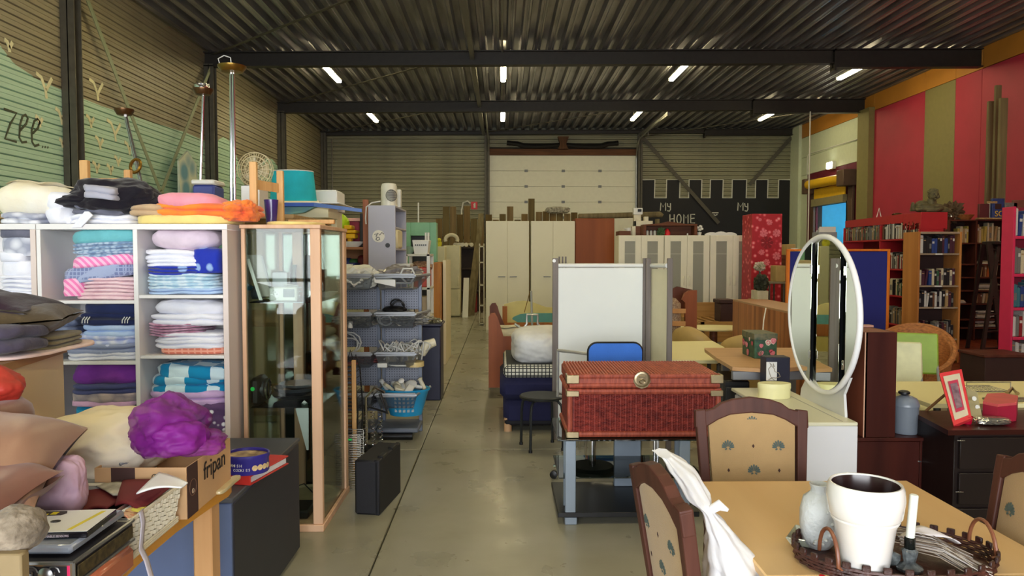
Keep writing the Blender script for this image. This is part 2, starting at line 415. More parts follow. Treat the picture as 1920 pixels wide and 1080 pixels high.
# right wall
CRIM = mat('crimson_paint', (178, 46, 70), .6, var=.08, scale=2); OLV = mat('olive_paint', (134, 124, 78), .65, var=.06)
ORG_ = mat('orange_paint', (196, 132, 50), .55, var=.1, scale=1.5); PALE = mat('pale_green_paint', (214, 222, 196), .55, var=.04)
MAR = mat('maroon_paint', (104, 20, 44), .6, var=.08)
wr = struct('wall_right', B(XR+.06, XR+.2, YF-.2, 22.9, -.1, 6.4, 0).box(XR+.06, XR+.2, 25.07, YB+.2, -.1, 6.4, 0).box(XR+.06, XR+.2, 22.9, 25.07, 3.19, 6.4, 0), BASEW)
def pan(y0, y1, z0, z1, m, x=XR): B(x, XR+.06, y0+.004, y1-.004, z0+.004, z1-.004, .006).build('wall_panel', m, wr)
for y0, y1, m in ((YF, 1, CRIM), (1, 6.2, CRIM), (6.2, 11.4, CRIM), (11.4, 16.5, CRIM), (16.5, 17.46, CRIM), (17.46, 18.72, OLV), (18.72, 21.25, CRIM)):
    pan(y0, y1, 0, 5.65, m); pan(y0, y1, 5.65, 6.3, ORG_)
pan(21.25, 21.93, 0, 5.75, OLV, XR-.16); pan(21.25, 21.93, 5.75, 6.3, ORG_)
pan(21.93, 26.4, 4.33, 4.95, PALE); pan(21.93, 26.4, 4.95, 5.65, PALE); pan(26.4, YB, 0, 6.3, PALE, XR-.1); pan(21.93, 26.4, 5.65, 6.3, ORG_)
pan(21.93, 22.9, 0, 4.33, MAR); pan(25.07, 25.85, 0, 4.33, MAR); pan(22.9, 25.07, 3.19, 4.33, MAR); pan(25.85, 26.4, 0, 4.33, PALE)
CY = mat('cyan_paint', (70, 190, 226), .6, var=.05)
rm = struct('wall_side_room', B(13.3, 13.4, 22, 26.2, 0, 3.5, 0).box(XR+.2, 13.4, 25.6, 25.7, 0, 3.5, 0).box(XR+.2, 13.4, 22.1, 22.2, 0, 3.5, 0).box(XR+.2, 13.4, 22, 26, 3.45, 3.5, 0), CY)
EM = mat('tube_diffuser', (255, 238, 184), .4, var=0, emit=TUBE)
# deck, beams, columns
GALV = mat('galvanised_deck', (180, 178, 184), .3, .72, var=.35, scale=5, stretch=(1, .15, 1), bump=.05, bs=40)
def deck():
    mb = MB(); p = .295; n = int((XR+.3-XL)/p)+1; prof = []
    for i in range(n):
        x = XL-.2+i*p
        prof += [(x, 6.0), (x+.045, 6.0), (x+.055, 6.012), (x+.075, 6.012), (x+.085, 6.0), (x+.12, 6.0), (x+.15, 6.125), (x+.265, 6.125)]
    vs = [];
    for y in (YF-.3, YB+.2): vs += [(x, y, z+SL*x+.02) for x, z in prof]
    m = len(prof); mb.add(vs, [[i, i+1, m+i+1, m+i] for i in range(m-1)])
    return mb
struct('ceiling', deck(), GALV, smooth=False, normals=False)
struct('roof', B(XL-.3, XR+.3, YF-.4, YB+.3, 6.32, 6.42, 0), BASEW)
def beam(y, z0=5.69):
    mb = MB(); w = .1
    for (xa, xb, za) in ((XL, 7.35, z0), (7.3, XR, z0-.09)):
        def slab(ya, yb, a, b_):
            vs = [(x, yy, zz+SL*x) for x in (xa, xb) for yy in (ya, yb) for zz in (a, b_)]
            mb.add(vs, [[0, 1, 3, 2], [4, 6, 7, 5], [0, 4, 5, 1], [2, 3, 7, 6], [0, 2, 6, 4], [1, 5, 7, 3]])
        slab(y-w, y+w, za, za+.02); slab(y-w, y+w, 5.98, 6.005); slab(y-.02, y+.02, za+.02, 5.98)
    mb.box(7.3, 7.34, y-w-.02, y+w+.02, z0-.1, 6.0, 0)
    return struct('roof_beam', mb, DSTEEL, smooth=False)
BY = [.66, 5.96, 11.26, 16.56, 21.86]
for y in BY: beam(y)
beam(YB-.14, 5.86)
def hcol(x0, x1, y, z1, m=STEEL, w=.1, flip=False):
    mb = MB(); mb.box(x0, x1, y-w, y-w+.02, 0, z1, 0).box(x0, x1, y+w-.02, y+w, 0, z1, 0).box((x0+x1)/2-.008, (x0+x1)/2+.008, y-w, y+w, 0, z1, 0)
    return struct('column', mb, m, smooth=False)
for y in BY[1:]: hcol(XL+.005, XL+.21, y, 5.69, STEEL)
hcol(XL+.01, XL+.2, YB-.15, 5.9); hcol(-.6, -.42, YB-.12, 5.9); hcol(4.92, 5.08, YB-.12, 5.9)
def flat(name, a, b_, w, t, m=STEEL, wd=None):
    a, b_ = Vector(a), Vector(b_); d = (b_-a).normalized(); u = Vector(wd) if wd else d.cross(Vector((0, 0, 1))).normalized(); u = (u-d*u.dot(d)).normalized(); v = d.cross(u)
    vs = [p+u*i*w/2+v*j*t/2 for p in (a, b_) for i in (-1, 1) for j in (-1, 1)]
    return struct(name, MB().add(vs, [[0, 1, 3, 2], [4, 6, 7, 5], [0, 4, 5, 1], [2, 3, 7, 6], [0, 2, 6, 4], [1, 5, 7, 3]]), m, smooth=False)
LST = mat('light_steel_paint', (128, 126, 120), .4, .3, var=.1)
for i in range(len(BY)):
    ya = BY[i]; yb = BY[i+1] if i < 4 else YB-.15
    flat('roof_purlin', (-.63, ya-.12, 5.86), (-.63, yb-.12, 5.86), .1, .1, LST)
    flat('roof_brace', (-6.3, yb, 5.90), (-.7, ya, 5.95), .07, .012, STEEL)
flat('roof_brace', (-.6, YB-.2, 5.93), (4.9, 21.9, 5.98), .07, .012, STEEL); flat('roof_brace', (10.2, 21.9, 5.9), (5.1, YB-.2, 5.8), .07, .012, STEEL)
for (y0, y1) in ((11.26, 16.56), (21.86, YB-.2)):
    pass
XB = XL+.14
flat('wall_brace', (XB, 11.4, 5.75), (XB, 14.0, 2.7), .09, .012, mat('mural_brace', (140, 150, 122), .5), (0, 1, 0)); flat('wall_brace', (XB, 16.5, 5.6), (XB, 14.0, 2.7), .09, .012, MC['mural_brace'], (0, 1, 0))
flat('wall_brace', (XB+.03, 14.0, 2.7), (XB+.03, 11.4, .05), .09, .012, MC['mural_brace'], (0, 1, 0)); flat('wall_brace', (XB+.03, 14.0, 2.7), (XB+.03, 16.5, .05), .09, .012, MC['mural_brace'], (0, 1, 0))
flat('wall_brace', (5.0, YB-.08, 5.9), (7.9, YB-.08, 2.7), .13, .015, STEEL, (1, 0, 0)); flat('wall_brace', (10.5, YB-.08, 5.8), (9.0, YB-.08, 4.1), .13, .015, STEEL, (1, 0, 0))
# front wall with the shop window behind the viewer
struct('wall_front', B(XL, -4.2, YF-.2, YF, 0, 6.3, 0).box(3, XR, YF-.2, YF, 0, 6.3, 0).box(-4.2, 3, YF-.2, YF, 0, .5, 0).box(-4.2, 3, YF-.2, YF, 3.4, 6.3, 0), OLV)
wf = MB(); wf.box(-4.2, 3, YF-.06, YF, .5, .56).box(-4.2, 3, YF-.06, YF, 3.34, 3.4)
for x in (-4.2, -3.3, -2.4, -1.5, -.6, .3, 1.2, 2.1, 2.94): wf.box(x, x+.06, YF-.06, YF, .56, 3.34)
wf.box(-4.2, 3, YF-.06, YF, 2.3, 2.36).box(-4.2, 3, YF-.06, YF, 1.1, 1.16)
struct('window_1', wf, WHITE)
# sectional door
DW = mat('door_panel_white', (236, 236, 222), .45, var=.03)
dr = struct('door_1', B(-.5, 4.93, YB+.02, YB+.06, 0, 5.14, 0), DW)
for i in range(9):
    z1 = 5.14-i*.56; z0 = max(z1-.555, 0)
    pn = B(-.47, 4.9, YB-.03, YB+.02, z0, z1, .008).build('door_panel', DW, dr)
    if i:
        for x in (.9, 2.24, 3.57): B(x-.06, x+.06, YB-.05, YB-.03, z1-.04, z1+.05, .005).build('hinge', GREYPL, pn)
struct('trim_1', B(-.55, 5.0, YB-.12, YB, 5.14, 5.36), wood('lintel_wood', (112, 74, 48), (80, 50, 32), .6, 'x'))
for x in (-.46, 4.88):
    pts = [(x, YB-.1, 0), (x, YB-.1, 4.9)]+[(x, YB-.1-.75*(1-cos(a)), 4.9+.75*sin(a)) for a in [radians(q*9) for q in range(1, 11)]]+[(x, 21.95, 5.72)]
    struct('trim_2', MB().tube(pts, .032, 6), mat('door_track', (150, 150, 146), .3, .7))
flat('roof_purlin', (4.9, 21.95, 5.66), (5.0, YB-.2, 5.86), .09, .09, LST); flat('roof_brace', (4.93, 25.2, 5.84), (4.93, 25.2, 5.55), .06, .02, LST, (0, 1, 0))
# yoke above the door
yk = T('wooden_yoke', 'long black carved wooden yoke hung above the white sectional door', 'yoke', (2.2, YB-.16, 5.42))
def yoke_half(s):
    pts = [(2.2+s*(.1+q*.19), YB-.2, 5.5-.05*sin(q/9*pi)+(.05 if q > 7 else 0)) for q in range(11)]
    return MB().tube(pts, [.07]+[.075+.02*sin(q/9*pi) for q in range(9)]+[.09], 8)
yoke_half(-1).build('yoke_arm', BLACK, yk); yoke_half(1).build('yoke_arm', BLACK, yk)
MB().prism([(2.02, 5.34), (2.4, 5.34), (2.32, 5.5), (2.42, 5.78), (2.02, 5.78), (2.1, 5.5)], YB-.32, YB-.12).build('yoke_block', wood('yoke_wood', (104, 70, 42), (70, 44, 26), .6, 'z'), yk)
# lamps
def tube_lamp(loc, label):
    t = T('tube_light', label, 'ceiling light', loc, group='fluorescent tube lights under the roof deck')
    MB().box(-.075, .075, -.8, .8, .035, .075, .008).build('light_body', WHITE, t, local=True)
    MB().box(-.06, .06, -.78, .78, -.02, .035, .02).build('diffuser', EM, t, local=True)
    for y in (-.5, .5): MB().tube([(0, y, .07), (0, y, .38)], .008, 5).build('hanger', CHROME, t, local=True)
    return t
XSL = (-4.0, .05, 4.22, 8.4)
rowname = {17.9: 'between the second and third roof beams in view', 22.95: 'in the last bay before the far wall', 11.6: 'in the second bay above the aisle', 6.9: 'in the first bay above the shelves', 1.8: 'in the bay by the shop window'}
xn = ('over the clothes side', 'over the aisle', 'over the furniture', 'beside the crimson wall')
L0 = None
for yr in (17.9, 22.95, 11.6, 6.9, 1.8):
    for k, x in enumerate(XSL):
        yy = yr if not (yr == 22.95 and k == 3) else 23.1
        lab = 'lit fluorescent tube %s, %s' % (rowname[yr], xn[k])
        lc = (x*(1 if yr != 22.95 else .98), yy, (5.84 if yr != 22.95 else 5.76)+SL*x)
        if L0 is None: L0 = tube_lamp(lc, lab)
        else: copytree(L0, loc=lc, label=lab)
# cable chain along the deck
struct('cable_tray', B(-.0, .04, 8, 21, 5.97, 5.99, .004), LST)
# side doorway gear
sd = T('roll_up_door', 'yellow roll-up curtain housing over the doorway to the blue room', 'door', (XR-.3, 24, 3.2))
YEL = mat('yellow_vinyl', (226, 178, 30), .45, var=.06)
MB().tube([(XR-.28, 22.6, 3.86), (XR-.28, 25.05, 3.9)], .15, 16).build('roller', YEL, sd)
B(XR-.12, XR-.08, 22.75, 25.0, 3.38, 3.74).build('curtain', YEL, sd)
B(XR-.2, XR-.06, 22.7, 25.05, 3.16, 3.4).build('bottom_bar', mat('curtain_bar', (150, 140, 104), .5), sd)
BRN = mat('brown_steel', (104, 82, 68), .5, .2)
B(XR-.45, XR-.02, 22.15, 22.62, 3.62, 4.1, .02).build('motor_box', BRN, sd); B(XR-.42, XR-.02, 25.05, 25.3, 3.6, 4.1, .02).build('end_bracket', BRN, sd)
B(XR-.1, XR-.02, 22.3, 22.6, 0, 3.62, .01).build('guide_post', BRN, sd); B(XR-.1, XR-.02, 25.08, 25.35, 0, 3.6, .01).build('guide_post', BRN, sd)
B(XR-.1, XR-.04, 22.61, 22.7, 0, 3.2, .005).build('guide_rail', BLACK, sd)
e = T('emergency_light', 'small lit emergency light above the yellow roll-up door', 'light', (XR-.08, 23.9, 4.25))
B(XR-.12, XR-.005, 23.62, 24.05, 4.28, 4.52, .01).build('light_body', WPL, e); B(XR-.16, XR-.12, 23.66, 24.0, 4.31, 4.5, .01).build('diffuser', mat('emergency_diffuser', (255, 250, 230), .4, var=0, emit=14), e)
B(11.2, 12.6, 23.6, 23.75, 3.36, 3.42, .01).build('tube_light', mat('room_tube', (255, 255, 255), .4, var=0, emit=30)); tag(bpy.data.objects['tube_light.020'] if 'tube_light.020' in bpy.data.objects else C.objects[-1], 'white tube light in the ceiling of the blue side room', 'ceiling light')
struct('conduit', MB().tube([(8.95, 21.7, 5.7), (8.95, 21.7, 1.9)], .018, 6), WPL)
struct('conduit', MB().tube([(XR-.03, 21.9, 4.98), (XR-.03, 25.7, 5.02), (XR-.03, 25.8, 4.9), (XR-.03, 25.8, 4.3)], .015, 6), WPL)
struct('conduit', MB().tube([(XL+.4, YB-.2, 5.7), (XL+.4, YB-.2, .5)], .03, 6), LST)
hs = T('hydrant_sign', 'red fire hose sign with a white numeral on the corrugated wall', 'sign', (-.95, YB-.02, 3.1))
a0, a1, c0, c1 = ext(883, 378, 895, 392, YB-.15)
B(a0, a1, YB-.02, YB-.0, c0, c1, .003).build('sign_plate', mat('sign_red', (214, 26, 36), .4, var=0), hs)
MB().prism([(a0+.09, c0+.05), (a0+.16, c0+.05), (a0+.16, c1-.04), (a0+.12, c1-.04), (a0+.07, c1-.1), (a0+.09, c1-.11)], YB-.026, YB-.02).build('numeral', WPAINT, hs, smooth=False)
one('hose_pipe', 'white bent pipe beside the red fire hose sign', 'pipe', MB().tube([(a0-.02, YB-.1, c1-.06), (a0-.12, YB-.12, c1+.02), (a0-.28, YB-.12, c1-.04), (a0-.34, YB-.12, c1-.3), (a0-.34, YB-.12, 0.02)], .03, 7), WPL)
# old boards leaning on the crimson wall
OLD = wood('weathered_board', (132, 120, 86), (98, 88, 62), .7, 'z', 5)
for i, (a, b_, t, lb) in enumerate(((1852, 1868, 190, 'shorter'), (1866, 1877, 160, 'tallest'), (1874, 1889, 184, 'outer'))):
    Y = 15.2-.35*i
    q0 = at(a, t, Y); q1 = at(b_, t, Y)
    one('timber_board', 'weathered timber board standing against the crimson wall, %s of the three' % lb, 'board', B(q0.x, q1.x, Y-.03, Y+.03, 0, q0.z, .006), OLD)
# linen shelves and everything on them
YS = 4.0
def shelfunit(name, label, x0, x1, xd, rows, top):
    """open white storage unit: x0..x1 outer, xd divider, rows = shelf heights per column"""
    t = T(name, label, 'shelf unit', ((x0+x1)/2, YS+.19, 0))
    th = .022
    B(x0, x1, YS, YS+.38, top-.03, top, .002).build('top_board', LAMIN, t)
    B(x0, x0+th, YS, YS+.38, 0, top-.03, .002).build('side_panel', LAMIN, t); B(x1-th*1.3, x1, YS, YS+.38, 0, top-.03, .002).build('side_panel', mat('shelf_side_shaded', (222, 206, 198), .4, var=.04, scale=3), t)  # end panel's shading is put into its darker, pinkish colour
    B(xd-.012, xd+.012, YS, YS+.38, .06, top-.03, .002).build('divider', LAMIN, t)
    B(x0+th, x1-th, YS+.36, YS+.375, .06, top-.03, .001).build('back_panel', LAMIN, t)
    B(x0+th, x1-th, YS+.01, YS+.36, .04, .06, .002).build('bottom_board', LAMIN, t)
    for k, (a, b_) in enumerate(((x0+th, xd-.012), (xd+.012, x1-th*1.3))):
        for z in rows[k]: B(a, b_, YS+.005, YS+.36, z-.018, z, .002).build('shelf_board', LAMIN, t)
    return t
def zp(py, Y=YS): return at(700, py, Y).z
top = zp(420)
xr = at(427, 500, YS).x; xd = at(254, 500, YS).x; xl = at(69, 500, YS).x
shelfunit('linen_shelf', 'white two-column shelf unit packed with folded linen beside the glass cabinet', xl, xr, xd, ([zp(563), zp(677), zp(815)], [zp(553), zp(666), zp(812), zp(856)]), top)
xl2 = xl-.004
shelfunit('linen_shelf', 'second white shelf unit of linen, beyond the cream cabinet', xl2-1.03, xl2, xl2-.52, ([zp(560), zp(672)], [zp(560), zp(700)]), top)
PAL = dict(
 teal=cloth('teal_towel', (118, 196, 202)), pblue=cloth('pale_blue_print', (176, 196, 214), (120, 146, 180), pat='splotch', ps=38), pinkst=cloth('pink_striped', (240, 130, 186), (248, 190, 218), pat='stripe', ps=16),
 bluechk=cloth('blue_grey_check', (120, 132, 172), (160, 172, 204), pat='check', ps=14), blush=cloth('blush_sheet', (240, 214, 218), (226, 186, 196), scale=14), palepink=cloth('pale_pink_pillow', (234, 214, 228)),
 white=cloth('white_linen', (240, 240, 246), (222, 224, 236)), royal=cloth('royal_blue_print', (150, 180, 226), (34, 52, 168), pat='spot', ps=11), mint=cloth('mint_blue_print', (172, 204, 222), (205, 222, 232), pat='splotch', ps=26),
 sky=cloth('sky_sheet', (176, 202, 236)), navy=cloth('navy_fleece', (44, 54, 96), (34, 42, 80)), navyst=cloth('navy_sport', (36, 46, 88), (30, 38, 76)), bluewhite=cloth('blue_white_duvet', (200, 222, 250), (120, 160, 232), scale=3),
 lil=cloth('lilac_blue_print', (184, 196, 236), (226, 230, 246), pat='splotch', ps=18), swirl=cloth('swirl_print', (204, 212, 236), (150, 160, 190), pat='spot', ps=22), mauve=cloth('mauve_sheet', (206, 166, 190), (150, 90, 120), scale=26),
 terra=cloth('terracotta_check', (222, 128, 104), (238, 168, 146), pat='check', ps=9), violet=cloth('violet_duvet', (146, 66, 176), (120, 50, 150)), slate=cloth('slate_blue', (78, 84, 132)), taupe=cloth('taupe_print', (196, 178, 176), (150, 140, 148), pat='splotch', ps=12),
 lpink=cloth('light_pink_sheet', (236, 188, 226)), turq=cloth('turquoise_towel', (24, 158, 206), (16, 120, 170)), turqsq=cloth('turquoise_squares', (20, 140, 190), (214, 238, 244), pat='weave', ps=9), lilac=cloth('lilac_sheet', (214, 180, 226)),
 flor=cloth('plum_floral', (236, 232, 240), (96, 70, 110), pat='floral', ps=30), cream=cloth('cream_linen', (240, 236, 224), (234, 222, 186), scale=4), grey=cloth('grey_cloth', (120, 120, 134), (92, 94, 110)), greyblue=cloth('grey_blue_crumple', (130, 144, 176), (80, 90, 122), scale=20),
 black=cloth('black_cloth', (22, 20, 30), (34, 28, 34)), yellow=cloth('yellow_cloth', (244, 222, 140)), pink=cloth('pink_quilt', (246, 160, 176)), orange=cloth('orange_cloth', (240, 100, 60), (252, 160, 50), scale=5), greyw=cloth('white_grey_print', (226, 228, 234), (160, 164, 180), pat='splotch', ps=14),
 green=cloth('green_cloth', (110, 150, 120)), tan=cloth('tan_cloth', (200, 170, 134)))
SEED = [10]
LINENG = {}
def linen(x0, y0, x1, y1, m, label, lobes=1, d=.30, tilt=0, amp=.0085, Y=YS+.03, ex=4.2, cat='linen', name='folded_cloth', fr=9, pil=0, group=None, zb=None, **k):
    SEED[0] += 1
    a, b_, z0, z1 = ext(x0, y0, x1, y1, Y)
    if zb is not None: z0 = zb
    if xl < (a+b_)/2 < xr and z1 < top:
        if (a+b_)/2 < xd: a, b_ = max(a, xl+.03), min(b_, xd-.019)
        else: a, b_ = max(a, xd+.019), min(b_, xr-.04)
    mb = MB().soft(((a+b_)/2, Y+d/2, z0), b_-a, d, z1-z0, lobes, amp, fr, ex, tilt=tilt, seed=SEED[0], pil=pil, **k)
    return one(name, label, cat, mb, PAL[m] if isinstance(m, str) else m, group, ang=70)
# column A, top cell
sb = zp(563)
linen(132, 548, 250, 563, 'blush', 'blush sheets folded flat on the bottom of the pile, top shelf by the divider', 2, zb=sb+.001)
linen(146, 520, 250, 549, 'blush', 'pale floral pink sheets folded in loops, second from the bottom of the top shelf pile', 4, groove=.2)
linen(110, 524, 152, 556, 'pinkst', 'pink cloth corner sticking out under the checked blue tea towel', 1, d=.2)
linen(104, 494, 250, 526, 'bluechk', 'grey-blue checked cloth lying slanted across the pile of pink sheets', 1, tilt=.16, ex=3)
linen(126, 480, 250, 500, 'pinkst', 'bright pink and white striped cloth on the top shelf', 1, tilt=.08)
linen(128, 470, 250, 484, 'pblue', 'thin lilac folded cloth under the blue patterned one', 2, tilt=.06)
linen(126, 455, 250, 474, 'pblue', 'blue patterned folded cloth right under the teal towel', 3, tilt=.06)
linen(120, 428, 252, 458, 'teal', 'teal towel rolled thick on top of the pile on the top shelf', 1, tilt=.04, ex=3, pil=.2)
# column B, top cell
sb = zp(553)
linen(262, 540, 416, 554, 'sky', 'sky blue sheet folded at the bottom of the pile beside the end panel', 2, zb=sb+.001)
linen(260, 530, 408, 543, 'mint', 'blue and white printed sheet, second from the bottom beside the end panel', 2)
linen(264, 513, 404, 532, 'mint', 'mint printed duvet folded below the royal blue one', 3)
linen(259, 498, 390, 516, 'royal', 'royal blue duvet cover folded in layers with a white print', 3, groove=.2)
linen(360, 468, 416, 512, 'royal', 'royal blue cloth end bunched up against the end panel', 1, amp=.012, d=.2)
linen(262, 486, 378, 500, 'white', 'thin white folded sheet above the royal blue duvet cover', 2)
linen(262, 468, 368, 488, 'white', 'thick white folded sheet under the pale pink pillow', 2)
linen(261, 427, 398, 470, 'palepink', 'pale pink pillow lying on top of the top shelf pile', 1, ex=3, pil=.5, amp=.012)
linen(386, 446, 416, 470, 'green', 'small green cloth pushed behind the pale pink pillow', 1, d=.15, Y=YS+.17)
# column A, middle cell
sb = zp(677)
linen(118, 661, 258, 677, 'white', 'crumpled white sheet hanging over the shelf edge at the bottom of the middle pile', 2, amp=.012, zb=sb+.001)
linen(112, 644, 256, 664, 'swirl', 'white sheet with a grey swirl print on the middle shelf', 2)
linen(126, 628, 254, 648, 'lil', 'lilac and white printed duvet cover on the middle shelf', 2)
linen(146, 610, 254, 632, 'bluewhite', 'pale blue duvet cover with a mid-blue end on the middle shelf', 2)
linen(136, 586, 252, 614, 'navyst', 'navy jacket with white sport stripes folded on the middle shelf', 2, groove=.2)
for x in (154, 229):
    for q in range(3):
        a = at(x+q*5, 606, YS+.022); b_ = at(x+q*5+5, 594, YS+.024)
        MB().tube([a, (a+b_)/2+Vector((-.004, -.004, 0)), b_], .003, 5).build('stripe', WPL, C.objects[-1] if C.objects[-1].name.startswith('folded') else C.objects[-1].parent)
linen(146, 570, 252, 590, 'navy', 'plain navy fleece on top of the middle shelf pile', 1, ex=3)
linen(94, 596, 136, 641, 'greyblue', 'crumpled grey-blue cloth ball beside the navy jacket', 3, d=.16, amp=.014, groove=.25, cat='cloth', name='crumpled_cloth')
# column B, middle cell
sb = zp(666)
linen(292, 652, 420, 667, 'terra', 'terracotta checked cloth at the bottom of the white middle pile', 1, zb=sb+.001)
linen(278, 636, 420, 655, 'white', 'white duvet folded just above the terracotta checked cloth', 2)
linen(286, 624, 416, 640, 'white', 'thin white sheet with a printed edge under the mauve loops', 2)
linen(266, 607, 376, 632, 'mauve', 'mauve and white sheets folded in many loops on the middle shelf', 5, groove=.22)
linen(273, 590, 420, 612, 'white', 'wide white sheet folded second from the top of the middle pile', 2)
linen(274, 563, 414, 594, 'white', 'puffy white pillow on top of the middle pile by the end panel', 1, ex=3, pil=.4, amp=.012)
# column A, lower cell
sb = zp(815)
linen(120, 795, 250, 815, 'white', 'white sheet at the bottom of the lower pile, mostly behind the cream duvet', 1, zb=sb+.001)
linen(124, 757, 222, 796, 'turq', 'turquoise towel with a round folded edge on the lower shelf', 1, ex=2.6, pil=.4)
linen(124, 752, 250, 764, 'lpink', 'light pink sheet lying over the turquoise towel', 1)
linen(124, 736, 256, 756, 'taupe', 'taupe and pink patterned cloth on the lower shelf', 1)
linen(126, 721, 256, 741, 'slate', 'slate blue cloth pressed under the violet duvet', 2)
linen(122, 682, 252, 726, 'violet', 'violet duvet folded on top of the lower pile', 1, ex=3.4, pil=.35, amp=.014)
# column B, lower cell
sb = zp(812)
linen(352, 780, 400, 812, 'turq', 'small turquoise cloth low on the shelf beside the plum tulle', 1, d=.2, zb=sb+.001)
linen(376, 758, 422, 812, 'flor', 'white and plum floral cloth crumpled against the end panel', 2, d=.2, amp=.02, cat='cloth', name='crumpled_cloth')
linen(272, 735, 420, 762, 'lilac', 'lilac sheet folded under the turquoise and white squares', 2)
linen(274, 705, 421, 742, 'turqsq', 'turquoise quilt with white squares folded on the lower shelf', 2, amp=.012, ex=3)
linen(288, 687, 420, 712, 'turqsq', 'turquoise and white cover crumpled on top of the lower pile', 1, amp=.018, tilt=-.04)
linen(274, 826, 420, 856, 'navy', 'navy cloth on the lowest visible shelf behind the cardboard box', 2)
# second unit
g2 = 'seen past the dark cushion'
linen(-10, 545, 68, 560, 'white', 'flat white sheet at the very bottom of the pile in the far white unit', 1, zb=zp(560)+.001)
linen(-10, 515, 66, 548, 'white', 'crumpled white sheets in loops in the far white unit', 4, groove=.2, amp=.01)
linen(-10, 489, 66, 518, 'white', 'thick white duvet in the middle of the pile in the far white unit', 1, ex=3)
linen(-10, 473, 46, 491, 'white', 'narrow white folded sheet under the grey printed cover', 1)
linen(-10, 440, 66, 480, 'greyw', 'white and grey printed cover on the pile in the far white unit', 1, ex=3)
linen(-10, 427, 62, 446, 'grey', 'grey cloth at the very top of the pile in the far white unit', 1)
linen(-10, 640, 66, 672, 'white', 'white linen on the lower shelf of the far white unit', 2, zb=zp(672)+.001)
# on top of the units
zt = top+.001
def topc(x0, y0, x1, y1, m, label, lobes=1, Y=YS+.04, d=.32, base=None, **k): return linen(x0, y0, x1, y1, m, label, lobes, d, Y=Y, **k)
topc(-10, 398, 72, 418, 'greyw', 'grey and white patterned cloth flat on top of the far white unit', 2, zb=zt)
topc(-30, 342, 104, 404, 'cream', 'large white and cream duvet heaped on top of the far white unit', 1, ex=2.6, pil=.5, amp=.03, fr=5, d=.34)
topc(66, 360, 130, 417, 'white', 'white sheet falling in wide folds beside the cream duvet', 2, ex=2.4, amp=.02, fr=6, zb=zt, d=.3)
topc(120, 402, 244, 418, 'white', 'white pillowcases lying flat under the grey clothes', 2, amp=.012, zb=zt)
m = MB()
a = at(134, 427, YS-.012); b_ = at(172, 397, YS+.02); c_ = at(152, 426, YS-.012); d_ = at(178, 404, YS+.01)
m.prism([(a.x, a.z), (c_.x, c_.z), (d_.x, d_.z), (b_.x, b_.z), (b_.x-.02, b_.z)], YS-.012, YS-.002)
one('cloth_corner', 'white pillowcase corner hanging over the front edge of the shelf top', 'cloth', m, PAL['white'])
topc(124, 378, 232, 404, 'grey', 'grey trousers folded under the black coat', 2, amp=.02, groove=.2)
one('black_coat', 'black coat heaped high on top of the linen shelf', 'coat', MB().blob(((at(210, 0, 4.2)).x, 4.2, zp(370)), (.235, .17, .105), .22, 1.7, 3, 5, .9, .2, ex=2.4).blob((at(140, 0, 4.15).x, 4.15, zp(375)), (.12, .12, .045), .2, 2, 5, 4, .9, .2).blob((at(262, 0, 4.2).x, 4.22, zp(382)), (.12, .14, .07), .2, 2, 9, 4, .9, .2), PAL['black'], ang=70)
topc(150, 348, 214, 372, cloth('light_grey_cloth', (176, 176, 190)), 'light grey shirt lying in the black coat', 2, Y=YS-.02, d=.12, amp=.012, tilt=-.1)
topc(240, 383, 300, 404, 'tan', 'beige and olive cloth between the black coat and the pink quilt', 2, amp=.015)
topc(244, 402, 430, 418, 'yellow', 'pale yellow sheet flat on the shelf top under the orange cloth', 1, zb=zt)
topc(278, 383, 470, 406, 'orange', 'orange cloth spread in long folds under the pink quilt', 2, amp=.016, fr=6, groove=.15)
one('orange_cloth', 'orange and yellow cloth crumpled over the corner of the shelf beside the glass cabinet', 'cloth', MB().blob((at(443, 0, 4.12).x, 4.14, zp(396)), (.085, .12, .062), .25, 2.0, 4, 5, .8, .3, ex=2.5), PAL['orange'], ang=70)
topc(282, 361, 402, 392, 'pink', 'pink quilt folded on top of the orange cloth', 1, ex=3.2, tilt=-.03, pil=.2)
# store behind the linen shelves
st = T('storage_rack', 'wooden rack behind the linen shelves carrying lamps, a cool box and a fan', 'rack', (-2.6, 5.5, 0))
RW = wood('rack_wood', (190, 160, 112), (150, 120, 80), .6, 'x')
for z in (.5, 1.1, 1.82): B(-3.9, -1.38, 5.0, 6.1, z-.03, z, .003).build('shelf_board', RW, st)
for x in (-3.88, -1.44):
    for y in (5.0, 6.05): B(x, x+.05, y, y+.05, 0, 1.79, .003).build('post', RW, st)
BRASS = mat('brass', (150, 116, 52), .3, .9, var=.15); BROWNM = mat('bronze', (104, 74, 46), .3, .8, var=.15)
def uplight(px, py, pw, Y, zb, bx, poles, m, label, tilt=0):
    c = at(px, py, Y); r = pw/1400*Y/2
    t = T('floor_uplighter', label, 'floor lamp', (at(bx, 380, Y).x, Y, zb))
    MB().lathe([(r*.3, -.035), (r*.75, -.03), (r, 0), (r*1.02, .012), (r*.9, .014), (r*.5, .0)], c, 28).build('lamp_bowl', m, t)
    x0 = at(bx, 380, Y).x
    for q in poles: MB().tube([(x0+q, Y, zb+.02), (c.x+q*.7, Y, c.z-.02)], .010, 8).build('pole', CHROME if m is not BROWNM else CHROME, t)
    MB().lathe([(.12, 0), (.12, .015), (.02, .03), (0.01, .03)], (x0, Y, zb), 24).build('base', m, t)
    return t
u = uplight(435, 127, 50, 5.4, 1.82, 436, (-.012, .014), BRASS, 'brass disc uplighter on two chrome poles, the tallest behind the linen')
MB().tube([at(412, 120, 5.4), at(409, 110, 5.4), at(420, 104, 5.4), at(432, 108, 5.4), at(434, 122, 5.4)], .004, 6).build('cable', CABLEW, u)
